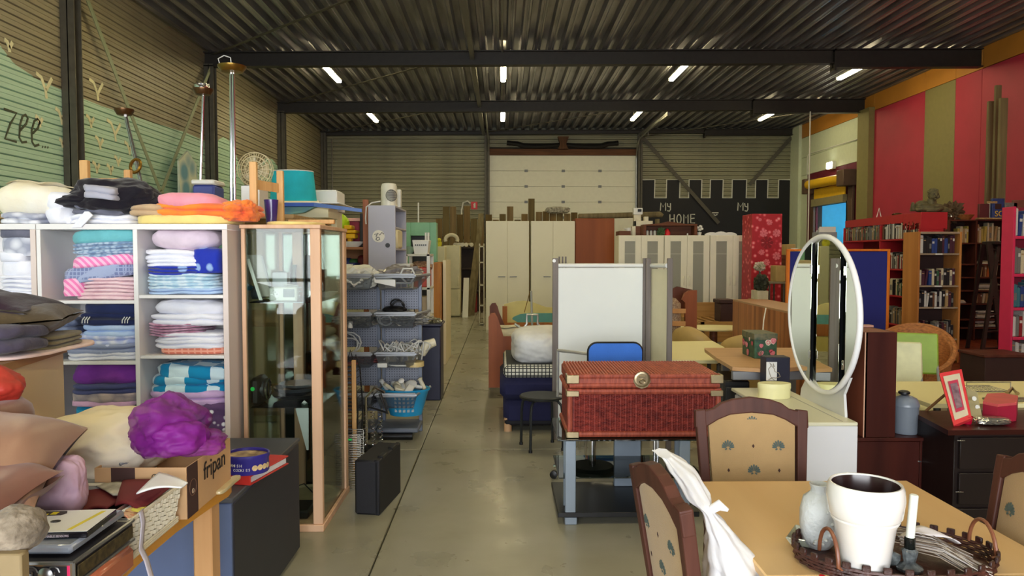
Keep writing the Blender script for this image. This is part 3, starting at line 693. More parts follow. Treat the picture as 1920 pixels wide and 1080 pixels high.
u = uplight(381, 170, 36, 5.6, 1.82, 373, (0,), BROWNM, 'bronze drum uplighter on a single pole beside the tallest lamp')
c = at(379, 163, 5.6); MB().lathe([(.05, -.02), (.055, .01), (.05, .02), (.03, .02)], c, 20).build('drum', CHROME, u)
u = uplight(233, 208, 34, 5.6, 1.82, 276, (0, .012), BROWNM, 'leaning brown uplighter with a brass ring joint above the black coat')
c = at(254, 311, 5.55); MB().tube([(c.x+.045*cos(radians(a))*.8, c.y+.02*sin(radians(a)), c.z+.05*sin(radians(a))) for a in range(0, 360, 24)], .012, 6, True).build('ring_joint', BRASS, u)
cb = T('cool_box', 'blue cool box with a white lid on the rack behind the linen', 'cool box', (at(380, 0, 5.3).x, 5.4, 1.82))
a, b_, z0, z1 = ext(360, 346, 401, 372, 5.3)
B(a, b_, 5.3, 5.5, 1.821, z1, .015).build('body', mat('coolbox_blue', (66, 78, 150), .4), cb); B(a-.005, b_+.005, 5.29, 5.51, z1, z1+.035, .012).build('lid', WPL, cb)
# fan
fn = T('table_fan', 'beige table fan with a round wire cage behind the wooden stool legs', 'fan', (at(478, 0, 5.6).x, 5.6, 1.82))
c = at(479, 318, 5.6); R_ = .125; BEI = mat('fan_beige', (214, 200, 160), .4)
mb = MB()
for yy in (-.03, .03):
    for rr in (R_, R_*.75, R_*.5): mb.tube([(c.x+rr*cos(a), c.y+yy*(1.3-rr/R_*.5), c.z+rr*sin(a)) for a in [i*pi/12 for i in range(24)]], .003, 5, True)
    for i in range(20): a = i*pi/10; mb.tube([(c.x+.02*cos(a), c.y+yy*1.3, c.z+.02*sin(a)), (c.x+R_*cos(a), c.y+yy*.8, c.z+R_*sin(a))], .0022, 4)
mb.build('cage', BEI, fn)
for i in range(3):
    a0 = i*2.09
    MB().grid(lambda u, v: (c.x+(.02+.085*u)*cos(a0+(v-.5)*1.2), c.y+(v-.5)*.03, c.z+(.02+.085*u)*sin(a0+(v-.5)*1.2)), 4, 4).build('blade', mat('fan_blade', (190, 178, 140), .3), fn, solid=.003)
MB().lathe([(.03, 0), (.035, .02), (.01, .03)], (0, 0, 0), 16).build('hub', BEI, fn, local=True).location = (0, -.05, c.z-1.82)
MB().tube([(c.x, 5.63, 1.83), (c.x, 5.64, c.z)], .016, 8).build('stand', BEI, fn); MB().lathe([(.09, 0), (.09, .012), (.03, .03)], (c.x, 5.6, 1.82), 24).build('base', BEI, fn)
a, b_, z0, z1 = ext(452, 348, 486, 380, 5.2)
bx = T('cardboard_carton', 'grey-white carton behind the wooden stool legs', 'box', ((a+b_)/2, 5.3, 1.82)); B(a, b_, 5.2, 5.4, 1.821, z1, .004).build('box_body', WHITE, bx); B(a+.02, b_-.02, 5.2, 5.38, z1, z1+.003, .001).build('flap', GREYPL, bx)
one('yellow_cloth', 'pile of folded yellow cloth on the rack next to the cool box', 'linen', MB().soft((at(430, 0, 5.15).x, 5.25, 1.821), .17, .2, .06, 3, .006, seed=4, groove=.2), PAL['yellow'], ang=70)
# chair backs of light wood rising behind the linen
LW = wood('light_pine', (222, 178, 120), (200, 150, 96), .5, 'z')
wc = T('pine_chair', 'light pine frame with two posts rising behind the black coat', 'chair', (-2.7, 4.75, 0))
for x0, x1, y in ((149, 163, 300), (232, 243, 318)):
    a, b_, z0, z1 = ext(x0, y, x1, 360, 4.7); B(a, b_, 4.7, 4.74, .02, z1, .004).build('post', LW, wc)
a, _, z0, z1 = ext(163, 334, 232, 343, 4.7); b_ = at(232, 0, 4.7).x; B(a, b_, 4.705, 4.73, z0, z1, .003).build('rail', LW, wc); B(a, b_, 4.705, 4.73, 1.2, 1.26, .003).build('rail', LW, wc); B(a, b_, 4.705, 4.9, .42, .45, .003).build('seat', LW, wc)
pb = T('painted_skateboard', 'blue and white painted board leaning on the green cladding', 'board', (XL+.2, 14.6, 1.2))
p0 = atx(350, 330, XL+.2);
MB().prism([(p0.y-.45, 1.0), (p0.y+.45, 1.0), (p0.y+.42, p0.z+.25), (p0.y, p0.z+.5), (p0.y-.42, p0.z+.25)], XL+.20, XL+.24, 'yz').build('deck', mat('board_print', (96, 150, 176), .5, col2=(206, 214, 196), scale=3, pat='splotch', ps=2.5), pb)
# glass display cabinet
GL = glass('cabinet_glass', (238, 244, 240), .55)
PINE = wood('cabinet_beech', (224, 184, 150), (206, 162, 126), .45, 'z', 6)
gx0, gx1, gy0, gy1 = -1.435, -1.0, 4.14, 4.84
gt = at(500, 421, gy0).z
gc = T('display_cabinet', 'tall beech display cabinet with glass sides between the linen and the wire racks', 'cabinet', ((gx0+gx1)/2, (gy0+gy1)/2, 0))
B(gx0-.005, gx1+.005, gy0-.01, gy1+.01, gt-.022, gt, .003).build('top_board', PINE, gc)
B(gx0, gx1+.005, gy0-.01, gy1+.01, 0.0, .04, .003).build('base_board', PINE, gc)
pw = .056
B(gx0, gx0+.022, gy0, gy0+.03, .04, gt-.022, .003).build('post', PINE, gc)
B(gx1-pw, gx1, gy0, gy0+.035, .04, gt-.022, .003).build('post', PINE, gc)
B(gx1-.03, gx1, gy1-.065, gy1, .04, gt-.022, .003).build('post', PINE, gc)
B(gx0+.1, gx0+.16, gy1-.05, gy1-.013, .04, gt-.022, .003).build('post', PINE, gc)
B(gx0, gx0+.03, gy1-.03, gy1, .04, gt-.022, .003).build('post', PINE, gc)
B(gx0+.022, gx1-pw, gy0+.012, gy0+.017, .04, gt-.022, 0).build('glass_pane', GL, gc)
B(gx1-.018, gx1-.013, gy0+.035, gy1-.065, .04, gt-.022, 0).build('glass_pane', GL, gc)
B(gx0+.006, gx0+.01, gy0+.03, gy1-.03, .04, gt-.022, 0).build('glass_pane', GL, gc)
SH = glass('shelf_glass', (205, 228, 216), 1.0)
gz = [at(500, 567, gy0).z, at(500, 766, gy0).z]
for z in gz: B(gx0+.03, gx1-.03, gy0+.04, gy1-.04, z-.006, z, 0).build('glass_shelf', SH, gc)
for z in (gz[0], gz[1], 1.35):
    MB().lathe([(.012, 0), (.012, .02)], (0, 0, 0), 12).build('hinge_knob', CHROME, gc, local=True).location = (gx1-.02-gc.location.x, gy0+.3, z) if False else (gx1-.05-gc.location.x, gy0+.08-gc.location.y, z)
one('yellow_cloth', 'yellow cloth lying flat on top of the glass display cabinet', 'linen', MB().soft((-1.21, 4.44, gt+.001), .30, .42, .022, 1, .006, seed=9, ex=3), PAL['yellow'], ang=70)
B(gx0+.03, gx1-.03, gy1-.012, gy1-.006, .045, gt-.03, 0).build('back_mirror', mat('aged_mirror', (118, 122, 118), .05, 1, var=.1, scale=3), gc)
# stool stood upside down on the cabinet
stl = T('pine_stool', 'small pine stool frame with two posts and a rail on the display cabinet', 'stool', (-1.25, 4.4, gt+.024))
def post(x0, x1, y0, Y, zb): a, b_, z0, z1 = ext(x0, y0, x1, 400, Y); B(a, b_, Y, Y+.03, zb, z1, .003).build('post', LW, stl); return z1
post(468, 480, 303, 4.35, gt+.024); post(519, 530, 320, 4.62, gt+.024)
a = at(474, 345, 4.37); b_ = at(524, 353, 4.63)
flat_ = MB(); d = .028
flat_.add([(p.x, p.y+q, p.z+r) for p in (a, b_) for q in (-.008, .008) for r in (-d, d)], [[0, 1, 3, 2], [4, 6, 7, 5], [0, 4, 5, 1], [2, 3, 7, 6], [0, 2, 6, 4], [1, 5, 7, 3]]); flat_.build('rail', LW, stl, smooth=False)
B(-1.31, -1.03, 4.62, 4.66, gt+.024, gt+.05, .003).build('rail', LW, stl)
one('purple_glass', 'dark purple plastic tumbler among the stool posts on the display cabinet', 'cup', MB().lathe([(.03, 0), (.042, .14), (.040, .14), (.028, .004)], (at(503, 0, 4.5).x, 4.5, gt+.022), 20), mat('purple_plastic', (66, 50, 120), .2, spec=.8))
# things in the cabinet
zb = .041
rb = T('router_box', 'black set-top box with a white sticker on the base of the display cabinet', 'electronics', (-1.2, 4.33, zb))
B(-1.28, -1.10, 4.22, 4.42, zb, zb+.05, .012).build('body', BLACK, rb); MB().lathe([(.014, 0), (.014, .001)], (-1.25, 4.25, zb+.0505), 16, 1.3, 1).build('sticker', WPL, rb)
MB().tube([(-1.27, 4.4, zb+.03), (-1.28, 4.46, zb+.1), (-1.2, 4.5, zb+.12), (-1.12, 4.46, zb+.06)], .004, 6).build('cable', CABLEB, rb)
one('round_tray', 'round beige turntable disc on the base of the display cabinet', 'tray', MB().lathe([(.0, .035), (.17, .035), (.185, .04), (.19, .055), (.18, .058), (.168, .045), (0, .045)][::1], (-1.20, 4.62, zb-.033), 40, cap=False), mat('tray_beige', (206, 188, 152), .5))
cs = T('white_card', 'white paper leaning inside the display cabinet', 'card', (-1.15, 4.35, .5));
MB().prism([(-1.19, .66), (-1.14, .71), (-1.115, .69), (-1.118, .42), (-1.13, .42)], 4.30, 4.303).build('sheet', WHITE, cs)
z = gz[1]+.001
for i, (cx, cy, r, h, m, lb) in enumerate(((-1.22, 4.42, .135, .035, BLACK, 'wide dark dish at the bottom of the stack on the lower glass shelf'), (-1.22, 4.42, .13, .05, mat('smoke_dish', (60, 60, 66), .12, spec=.9), 'glossy smoked dish in the stack on the lower glass shelf'), (-1.2, 4.42, .115, .035, mat('pewter', (150, 150, 156), .25, .8), 'pewter plate with a rim on top of the stacked dishes'))):
    one('stacked_dish', lb, 'dish', MB().lathe([(r*.5, 0), (r*.95, h*.6), (r, h), (r*.97, h), (r*.6, h*.35), (0.001, h*.3)], (cx, cy, z), 36, cap=False), m); z += h*.72
sp = T('clock_radio', 'dark round speaker with a chrome ring at the left end of the lower glass shelf'.replace('left end', 'outer end'), 'electronics', (-1.37, 4.3, gz[1]))
B(-1.42, -1.36, 4.2, 4.36, gz[1]+.001, gz[1]+.16, .02).build('body', BLACK, sp); MB().tube([(-1.335, 4.26+.05*cos(a), gz[1]+.09+.055*sin(a)) for a in [i*pi/10 for i in range(20)]], .008, 6, True).build('ring', CHROME, sp)
MB().lathe([(.05, 0), (.045, .02), (.0, .025)], (0, 0, 0), 24).build('cone', DGREY, sp, local=True, ).rotation_euler = (0, pi/2, 0); C.objects[-1].location = (.0, -.04, .09)
MB().lathe([(.012, 0), (.012, .004)], (0, 0, 0), 14).build('green_sticker', mat('sticker_green', (20, 220, 90), .4, var=0), sp, local=True).rotation_euler = (pi/2, 0, 0); C.objects[-1].location = (-.03, -.105, .1)
z = gz[0]+.001
oc = T('dimmer_socket', 'white double wall socket with a grey touch plate on the upper glass shelf', 'socket', (-1.25, 4.2, z))
a, b_, z0, z1 = ext(505, 537, 557, 566, 4.2)
B(a, b_, 4.19, 4.24, z, z+.082, .01).build('body', WPL, oc); B(a+.082, b_-.012, 4.185, 4.19, z+.025, z+.07, .002).build('touch_plate', GREYPL, oc)
mm = MB(); mm.lathe([(.026, 0), (.028, .004), (.024, .004), (.022, .001), (0, .001)], (0, 0, 0), 24, cap=False)
q = mm.build('socket_ring', LAMIN, oc, local=True); q.rotation_euler = (pi/2, 0, 0); q.location = (a+.038-oc.location.x, -.01, .042)
for k in ((-.009, 0), (.009, 0), (0, .012)):
    q = MB().lathe([(.003, 0), (.003, .002)], (0, 0, 0), 8).build('socket_hole', BLACK, oc, local=True); q.rotation_euler = (pi/2, 0, 0); q.location = (a+.038+k[0]-oc.location.x, -.011, .042+k[1])
fr = T('picture_frame', 'narrow white framed glass panel leaning on the upper glass shelf', 'frame', (-1.33, 4.3, z))
def lean(px0, py0, px1, py1, w, Y, m, nm, par):
    a, b_ = at(px0, py0, Y), at(px1, py1, Y); d = Vector((w, 0, 0))
    MB().add([a, a+d, b_+d, b_, a+Vector((0, .012, 0)), a+d+Vector((0, .012, 0)), b_+d+Vector((0, .012, 0)), b_+Vector((0, .012, 0))], [[0, 1, 2, 3], [4, 7, 6, 5], [0, 4, 5, 1], [1, 5, 6, 2], [2, 6, 7, 3], [3, 7, 4, 0]]).build(nm, m, par, smooth=False)
lean(461, 485, 486, 563, .018, 4.22, WPL, 'frame_bar', fr); lean(489, 480, 506, 548, .010, 4.26, mat('frame_grey', (120, 116, 112), .4), 'frame_bar', fr); lean(464, 478, 489, 556, .075, 4.27, mat('frame_picture', (168, 160, 146), .4, var=.1), 'picture', fr)
one('rolled_cloth', 'turquoise cloth scrap beside the leaning frame in the cabinet', 'cloth', MB().blob((at(466, 527, 4.3).x, 4.3, z+.075), (.022, .04, .018), .3, 3, 2, 3), PAL['turq'])
one('grey_pouch', 'grey padded pouch on the upper glass shelf behind the frame', 'pouch', MB().soft((at(475, 550, 4.4).x, 4.45, z), .12, .18, .07, 1, .01, seed=5, pil=.4), PAL['grey'])
one('small_carton', 'pale grey carton behind the white socket in the cabinet', 'box', B(at(505, 0, 4.35).x, at(533, 0, 4.35).x, 4.33, 4.4, z, z+.16, .002), mat('pale_carton', (190, 192, 196), .5))
for (cx, cy, h, r, lb) in ((-1.345, 4.6, .16, .03, 'slim glass vase at the outer side of the upper glass shelf'), (-1.3, 4.7, .2, .02, 'tall narrow glass candlestick on the upper glass shelf'), (-1.12, 4.7, .12, .035, 'small glass tumbler on the upper glass shelf by the open side')):
    one('glass_vase', lb, 'vase', MB().lathe([(r*.7, 0), (r, h*.3), (r*.6, h*.7), (r*.9, h), (r*.85, h), (r*.5, h*.7), (r*.9, h*.3), (r*.6, .01)], (cx, cy, z), 20), glass('vase_glass', (215, 232, 228), 1.6))
one('white_bowl', 'white ribbed dish on the upper glass shelf, seen through the open side', 'bowl', MB().lathe([(.05, 0), (.07, .03), (.075, .035), (.07, .035), (.05, .008), (0, .008)], (-1.09, 4.64, z), 30, cap=False), WPL)
cn = random.Random(3)
cc = []
for i in range(60): a = i*.7; cc.append((-1.2+.04*cos(a)*(1+.3*sin(i)), 4.3+.03*sin(a), z+.02+.0012*i))
one('cable_coil', 'tangled clear cord on the upper glass shelf behind the socket', 'cable', MB().tube(cc, .003, 5), CABLEW)
# wire racks with household parts
RACKM = mat('rack_grey', (118, 126, 142), .45, .3); RIM = mat('rack_rim_grey', (158, 162, 168), .4, .3)
def perf():
    m = mat('perforated_steel', (132, 136, 148), .5, .3, var=.03)
    nt = m.node_tree; N = nt.nodes; L = nt.links; p = N['Principled BSDF']; tc = [n for n in N if n.bl_idname == 'ShaderNodeTexCoord'][0]
    src = p.inputs['Base Color'].links[0].from_socket
    vm = N.new('ShaderNodeVectorMath'); vm.operation = 'MODULO'; vm.inputs[1].default_value = (.022, 1e3, .022)
    ad = N.new('ShaderNodeVectorMath'); ad.inputs[1].default_value = (10, 0, 10); L.new(tc.outputs['Object'], ad.inputs[0]); L.new(ad.outputs[0], vm.inputs[0])
    sb_ = N.new('ShaderNodeVectorMath'); sb_.operation = 'MULTIPLY_ADD'; sb_.inputs[1].default_value = (1, 0, 1); sb_.inputs[2].default_value = (-.011, 0, -.011); L.new(vm.outputs[0], sb_.inputs[0])
    ln = N.new('ShaderNodeVectorMath'); ln.operation = 'LENGTH'; L.new(sb_.outputs[0], ln.inputs[0])
    lt = N.new('ShaderNodeMath'); lt.operation = 'LESS_THAN'; lt.inputs[1].default_value = .0042; L.new(ln.outputs['Value'], lt.inputs[0])
    mx = N.new('ShaderNodeMix'); mx.data_type = 'RGBA'; L.new(lt.outputs[0], mx.inputs[0]); L.new(src, mx.inputs[6]); mx.inputs[7].default_value = (.03, .035, .05, 1)
    L.new(mx.outputs[2], p.inputs['Base Color']); return m
PERF = perf()
NET = glass('wire_mesh_tray', (196, 200, 204), .25, .3, .16, (150, 154, 160))
YRK = 6.55; DR = .42
traysz = [at(700, y, YRK-DR).z for y in (517, 589, 664, 741)]
def rack(x0, x1, label, side):
    t = T('wire_rack', label, 'rack', ((x0+x1)/2, YRK, 0)); zt_ = traysz[0]+.02
    for k in range(4):
        zhi = traysz[k]-.12; zlo = traysz[k+1]+.01 if k < 3 else .18
        B(x0+.03, x1-.02, YRK-.02, YRK-.012, zlo, zhi, .001).build('perforated_panel', PERF, t)
    for x in (x0, x1-.03): B(x, x+.03, YRK-.03, YRK+.01, .0, zt_+.02, .003).build('upright', RACKM, t)
    B(x0, x1, YRK-.35, YRK+.02, .06, .10, .01).build('foot_bar', RACKM, t)
    MB().tube([(x0+.05, YRK-.33, .03), (x1-.05, YRK-.33, .03)], .03, 10).build('roller_foot', BLACK, t)
    for k, z in enumerate(traysz):
        ya = YRK-DR; sx_ = .07 if side else 0
        # front rim, side rims
        mb = MB(); mb.tube([(x0+.02, YRK-.03, z), (x0+.01, ya, z), (x1-.01, ya, z), (x1+sx_, YRK-.03, z)], .012, 6)
        tr = mb.build('tray_rim', RIM, t)
        B(x0+.015, x1-.015, ya-.004, ya+.004, z-.018, z+.018, .002).build('price_rail', RIM, tr)
        m2 = MB(); h = .12
        m2.add([(x0+.01, ya, z-.01), (x1-.01, ya, z-.01), (x1-.04, ya+.05, z-h), (x0+.04, ya+.05, z-h)], [[0, 1, 2, 3]])
        m2.add([(x1-.01, ya, z-.01), (x1+sx_, YRK-.03, z-.01), (x1-.03, YRK-.03, z-h), (x1-.04, ya+.05, z-h)], [[0, 1, 2, 3]])
        m2.add([(x0+.01, ya, z-.01), (x0+.02, YRK-.03, z-.01), (x0+.04, YRK-.03, z-h), (x0+.04, ya+.05, z-h)], [[0, 1, 2, 3]])
        m2.add([(x0+.04, ya+.05, z-h), (x1-.04, ya+.05, z-h), (x1-.03, YRK-.03, z-h), (x0+.04, YRK-.03, z-h)], [[0, 1, 2, 3]])
        m2.build('tray_mesh', NET, t, smooth=False, normals=False)
    return t
rx0, rx1, rx2 = at(618, 0, YRK-DR).x-.12, at(696, 0, YRK-DR).x, at(778, 0, YRK-DR).x
rack(rx0, rx1-.01, 'grey steel rack with four mesh trays right behind the glass cabinet', 0)
rack(rx1+.0, rx2, 'grey steel rack with four mesh trays and a blue basket beside the aisle', 1)
def coil(cx, cy, cz, r, n, m, label, th=.006, seed=0, flatz=.3, upright=False, name='cable_coil'):
    rr = random.Random(seed); pts = []
    for i in range(n*12):
        a = i*pi/6; k = 1+.22*sin(i*.37+seed); q = r*k
        if upright: pts.append((cx+q*cos(a), cy+.02*sin(i*.3), cz+q*.8*sin(a)+q*.8))
        else: pts.append((cx+q*cos(a)+rr.uniform(-.01, .01), cy+q*sin(a)*.8, cz+th+flatz*r*(.5+.5*sin(i*.61+seed))))
    return one(name, label, 'cable', MB().tube(pts, th, 6), m)
ym = YRK-.2; hb = .12
def tz(k): return traysz[k]-hb+.002
# basket unit
coil(at(730, 0, ym).x, ym, tz(0)+.05, .09, 3, CABLEB, 'black cable coil in the top tray beside the aisle', seed=2)
one('plastic_bag', 'clear grey plastic bag of fittings heaped in the top tray beside the aisle', 'bag', MB().blob((at(745, 0, ym).x, ym+.05, traysz[0]+.0), (.17, .13, .07), .35, 2.6, 8, 4, .8, .6), mat('smoke_bag', (150, 144, 142), .25, var=.4, scale=14, spec=.8))
one('plastic_bag', 'white padded envelope and bag heaped over the rim of the top tray behind the cabinet', 'bag', MB().blob((at(662, 0, ym).x, ym-.04, traysz[0]-.03), (.17, .16, .1), .3, 2.4, 12, 4, .9, .6), mat('white_bag', (226, 226, 214), .35, var=.1, spec=.6))
ps = T('power_strip', 'long white plastic housing lying tilted in the top tray beside the aisle', 'power strip', (at(735, 0, 6.2).x, 6.2, tz(0)+.03))
a = at(703, 523, 6.17); b_ = at(742, 531, 6.17)
MB().add([(p.x, p.y+q, p.z+r) for p in (a, b_) for q in (-.03, .03) for r in (-.028, .028)], [[0, 1, 3, 2], [4, 6, 7, 5], [0, 4, 5, 1], [2, 3, 7, 6], [0, 2, 6, 4], [1, 5, 7, 3]]).build('housing', WPL, ps, smooth=False)
MB().tube([b_, b_+Vector((.05, 0, 0)), b_+Vector((.12, .02, .0)), b_+Vector((.16, .02, .06)), b_+Vector((.13, .02, .12)), b_+Vector((.06, .02, .12)), b_+Vector((.03, .02, .06)), b_+Vector((.08, .02, .01))], .009, 7).build('cable', CABLEW, ps)
one('black_adapter', 'black adapter block with a looped cable standing above the second tray', 'adapter', MB().blob((at(735, 0, ym).x, ym, traysz[1]+.02), (.1, .07, .035), .2, 3, 3, 3), BLACK)
coil(at(742, 0, ym).x, ym, traysz[1]+.02, .055, 2, CABLEB, 'black cord looped upright on the adapter above the second tray', upright=True, seed=5, th=.008)
coil(at(720, 0, ym-.1).x, ym-.14, traysz[1]-.10, .055, 3, CABLEW, 'grey coiled flex with a plug hanging in the second tray beside the aisle', upright=True, seed=1, th=.006)
one('scrap_parts', 'dark heap of switches and clips filling the second tray beside the aisle', 'parts', MB().blob((at(752, 0, ym).x, ym, traysz[1]-.06), (.18, .15, .055), .6, 5, 6, 4, .9, .4), mat('dark_parts', (70, 72, 76), .4, col2=(170, 168, 160), scale=40))
for i in range(9):
    rr = random.Random(i+40); x = at(715+i*9, 0, ym-.1).x
    pts = [(x, ym-.1, traysz[2]-.06)];
    for k in range(10): pts.append((x+rr.uniform(-.06, .09), ym-.12+rr.uniform(-.05, .15), traysz[2]-.03+.13*abs(sin(k*.9+i))*rr.uniform(.4, 1.1)))
    P = pts; sm = []
    for k in range(len(P)-1):
        for q in range(4):
            t_ = q/4; a, b_, c_, d_ = [Vector(P[max(0, min(len(P)-1, k+j))]) for j in (-1, 0, 1, 2)]
            sm.append(.5*((2*b_)+(-a+c_)*t_+(2*a-5*b_+4*c_-d_)*t_*t_+(-a+3*b_-3*c_+d_)*t_**3))
    one('white_flex', 'loose loop of white flex in the tangle on the third tray', 'cable', MB().tube(sm, .006, 6), CABLEW, group='white flex tangled on the third tray')
one('ivory_tape', 'ivory roll of tape in the third tray beside the aisle', 'tape', MB().lathe([(.05, 0), (.08, .0), (.08, .04), (.05, .04)], (at(776, 0, ym).x, ym-.1, tz(2)), 24), mat('ivory_plastic', (214, 190, 130), .4))
pk = T('plug_box', 'white junction box lying at the front of the third tray', 'plug', (at(712, 0, 6.2).x, 6.18, tz(2)))
B(at(703, 0, 6.2).x, at(722, 0, 6.2).x, 6.16, 6.24, tz(2), tz(2)+.04, .006).build('body', WPL, pk); MB().tube([(pk.location.x+.05, 6.18, tz(2)+.02), (pk.location.x+.12, 6.17, tz(2)+.015), (pk.location.x+.2, 6.17, tz(2)+.015)], .007, 6).build('cable', CABLEW, pk)
# blue basket
bk = T('laundry_basket', 'bright blue plastic basket of white fittings in the lowest tray', 'basket', (at(755, 0, 6.3).x, 6.32, traysz[3]-.2))
BLU = mat('basket_blue', (36, 156, 210), .35)
bx_, by_ = at(754, 0, 6.25).x, 6.33; bt = at(750, 737, 6.15).z; bb = at(750, 785, 6.15).z
prof = [(.135, bb), (.19, bt-.02), (.207, bt), (.207, bt+.012), (.19, bt+.01), (.182, bt-.02), (.128, bb+.008)]
MB().lathe(prof, (bx_, by_, 0), 40, 1, .8).build('basket_body', BLU, bk)
hb_ = None
for i in range(5):
    for j in range(4):
        x = bx_-.07+i*.035; z_ = bb+.05+j*.036; f_ = (z_-bb)/(bt-bb); rad = .135+.055*f_; yy = by_-.8*sqrt(max(0, rad*rad-(x-bx_)**2))-.002
        if hb_ is None: hb_ = B(-.011, .011, -.003, .003, -.012, .012, .002).build('hole', mat('basket_hole', (190, 206, 212), .6, var=.3, scale=30), bk, local=True); hb_.location = (x-bk.location.x, yy-bk.location.y, z_-bk.location.z)
        else: inst(hb_, bk, (x-bk.location.x, yy-bk.location.y, z_-bk.location.z))
rr = random.Random(5)
IV = mat('ivory_fitting', (222, 214, 186), .4)
for i in range(11):
    x = bx_+rr.uniform(-.16, .16); y = by_+rr.uniform(-.11, .08); z_ = bt-.02+rr.uniform(0, .03)+.03*(1-abs(x-bx_)/.16)
    k = i % 3
    if k == 0: mb = MB().lathe([(.02, 0), (.05, .0), (.055, .012), (.03, .03), (.012, .03)], (0, 0, 0), 18)
    elif k == 1: mb = B(-.05, .05, -.03, .03, 0, .03, .008)
    else: mb = MB().lathe([(.018, 0), (.018, .09), (.026, .1), (.01, .11)], (0, 0, 0), 12)
    o = mb.build('electrical_fitting', IV if i % 2 else WPL); o.location = (x, y, z_); o.rotation_euler = (rr.uniform(-.6, .6), rr.uniform(-.8, .8), rr.uniform(0, 6))
    tag(o, ('round', 'square', 'tubular')[k]+' white electrical fitting heaped in the bright blue basket', 'fitting', 'white fittings in the blue basket')
# left-hand rack contents
coil(at(640, 0, ym).x+.03, ym-.05, traysz[2]-.02, .10, 3, CABLEW, 'white cable coil in the third tray behind the cabinet', upright=True, seed=3, th=.007)
one('black_router', 'black box with a curved cord between the second and third trays behind the cabinet', 'electronics', B(at(618, 0, ym).x, at(634, 0, ym).x, ym-.1, ym+.1, tz(2), tz(2)+.22, .01), BLACK)
dd = T('double_socket', 'white double socket lying in the second tray behind the cabinet', 'socket', (at(640, 0, 6.2).x, 6.2, tz(1)))
B(at(628, 0, 6.2).x, at(646, 0, 6.2).x, 6.17, 6.22, tz(1), tz(1)+.05, .012).build('body', WPL, dd); MB().lathe([(.02, 0), (.022, .05), (.015, .055)], (at(652, 0, 6.2).x, 6.18, tz(1)), 16).build('plug', WPL, dd)
one('red_screwdriver', 'red handled tool lying in the third tray behind the cabinet', 'tool', MB().tube([(at(635, 0, 6.2).x, 6.18, tz(2)+.02), (at(655, 0, 6.2).x, 6.2, tz(2)+.03), (at(666, 0, 6.2).x, 6.2, tz(2)+.03)], [.02, .018, .006], 8), mat('red_plastic', (206, 32, 52), .35))
one('grey_remote', 'grey curved handset in the lowest tray behind the cabinet', 'handset', B(at(660, 0, 6.2).x, at(690, 0, 6.2).x, 6.16, 6.26, tz(3)+.03, tz(3)+.075, .015), GREYPL)
for k, (c1, lb) in enumerate((((100, 100, 108), 'first'), ((180, 176, 160), 'second'), ((120, 60, 60), 'third'), ((90, 92, 100), 'lowest'))):
    one('scrap_parts', 'mixed small parts filling the %s tray behind the cabinet' % ('top' if k == 0 else lb), 'parts', MB().blob((at(662, 0, ym).x, ym+.03, traysz[k]-.075), (.17, .14, .04), .6, 5, 20+k, 4, .9, .4), mat('parts_%d' % k, c1, .4, col2=(60, 60, 64), scale=34))
# wire grilles and case on the floor
def wiregrid(w, h, nx, nz, r, m, name='wire_grid'):
    mb = MB()
    for i in range(nx): x = -w/2+w*i/(nx-1); mb.tube([(x, 0, 0), (x, 0, h)], r, 4)
    for j in range(nz): z = h*j/(nz-1); mb.tube([(-w/2, 0, z), (w/2, 0, z)], r, 4)
    return mb
CW = mat('chrome_wire', (190, 188, 180), .25, .9)
wg = T('wire_grille', 'white wire grille basket with a green clip standing beside the black case', 'grille', (at(646, 0, 4.9).x, 4.9, 0), rz=.05)
for y in (0, .16): wiregrid(.15, .36, 3, 24, .0028, CW).build('wire_panel', CW, wg, local=True).location.y = y
for x in (-.075, .075):
    mb = MB()
    for j in range(12): mb.tube([(x, 0, .36*j/11), (x, .16, .36*j/11)], .0028, 4)
    mb.build('side_wires', CW, wg, local=True)
B(-.01, .02, -.006, .004, .325, .337, .002).build('clip', mat('clip_green', (30, 210, 90), .4, var=0), wg, local=True)
rk2 = T('folding_dish_rack', 'folded pine slatted rack standing upright behind the wire grille', 'rack', (at(640, 0, 5.3).x, 5.3, 0), rz=.1)
for x, w in ((-.05, .045), (.06, .03)): B(x-w/2, x+w/2, 0, .03, .0, .80, .004).build('rail', LW, rk2, local=True)
mb = MB()
for j in range(26): mb.box(-.03, .06, .004, .018, .06+j*.028, .07+j*.028, .001)
mb.build('slats', BROWNM, rk2, local=True); rk2.children[-1]['kind'] = 'stuff'
rk3 = T('black_wire_rack', 'black wire record rack curved at the top beside the pine slats', 'rack', (at(660, 0, 5.45).x, 5.42, 0))
mb = MB(); mb.tube([(-.06, 0, 0), (-.06, 0, .75), (-.03, 0, .86), (.0, 0, .75), (.02, 0, .4), (.0, 0, 0)], .006, 6); mb.build('hoop', BLACK, rk3, local=True)
mb = MB(); mb.tube([(-.06, .2, 0), (-.06, .2, .7), (-.03, .2, .8), (.0, .2, .7), (.02, .2, .4), (.0, .2, 0)], .006, 6)
for j in range(14): mb.tube([(-.06, 0, .05+j*.05), (.01, 0, .05+j*.05), (.01, .2, .05+j*.05)], .003, 4)
mb.build('crosswires', BLACK, rk3, local=True)
sc = T('metal_stand', 'chrome and black folded stand with springs behind the black case', 'stand', (at(692, 0, 5.9).x, 5.9, 0))
MB().tube([(-.05, 0, 0), (-.05, 0, .42), (.02, 0, .5), (.1, 0, .46)], .012, 8).build('arm', CHROME, sc, local=True); MB().tube([(-.08, .05, .0), (-.06, .02, .35), (.12, -.02, .3), (.06, 0, .45)], .014, 8).build('arm', BLACK, sc, local=True)
for x in (-.06, .0, .06):
    MB().tube([(x+.018*cos(a), .018*sin(a), .02+a*.0052) for a in [i*pi/5 for i in range(90)]], .003, 5).build('spring', CHROME, sc, local=True)
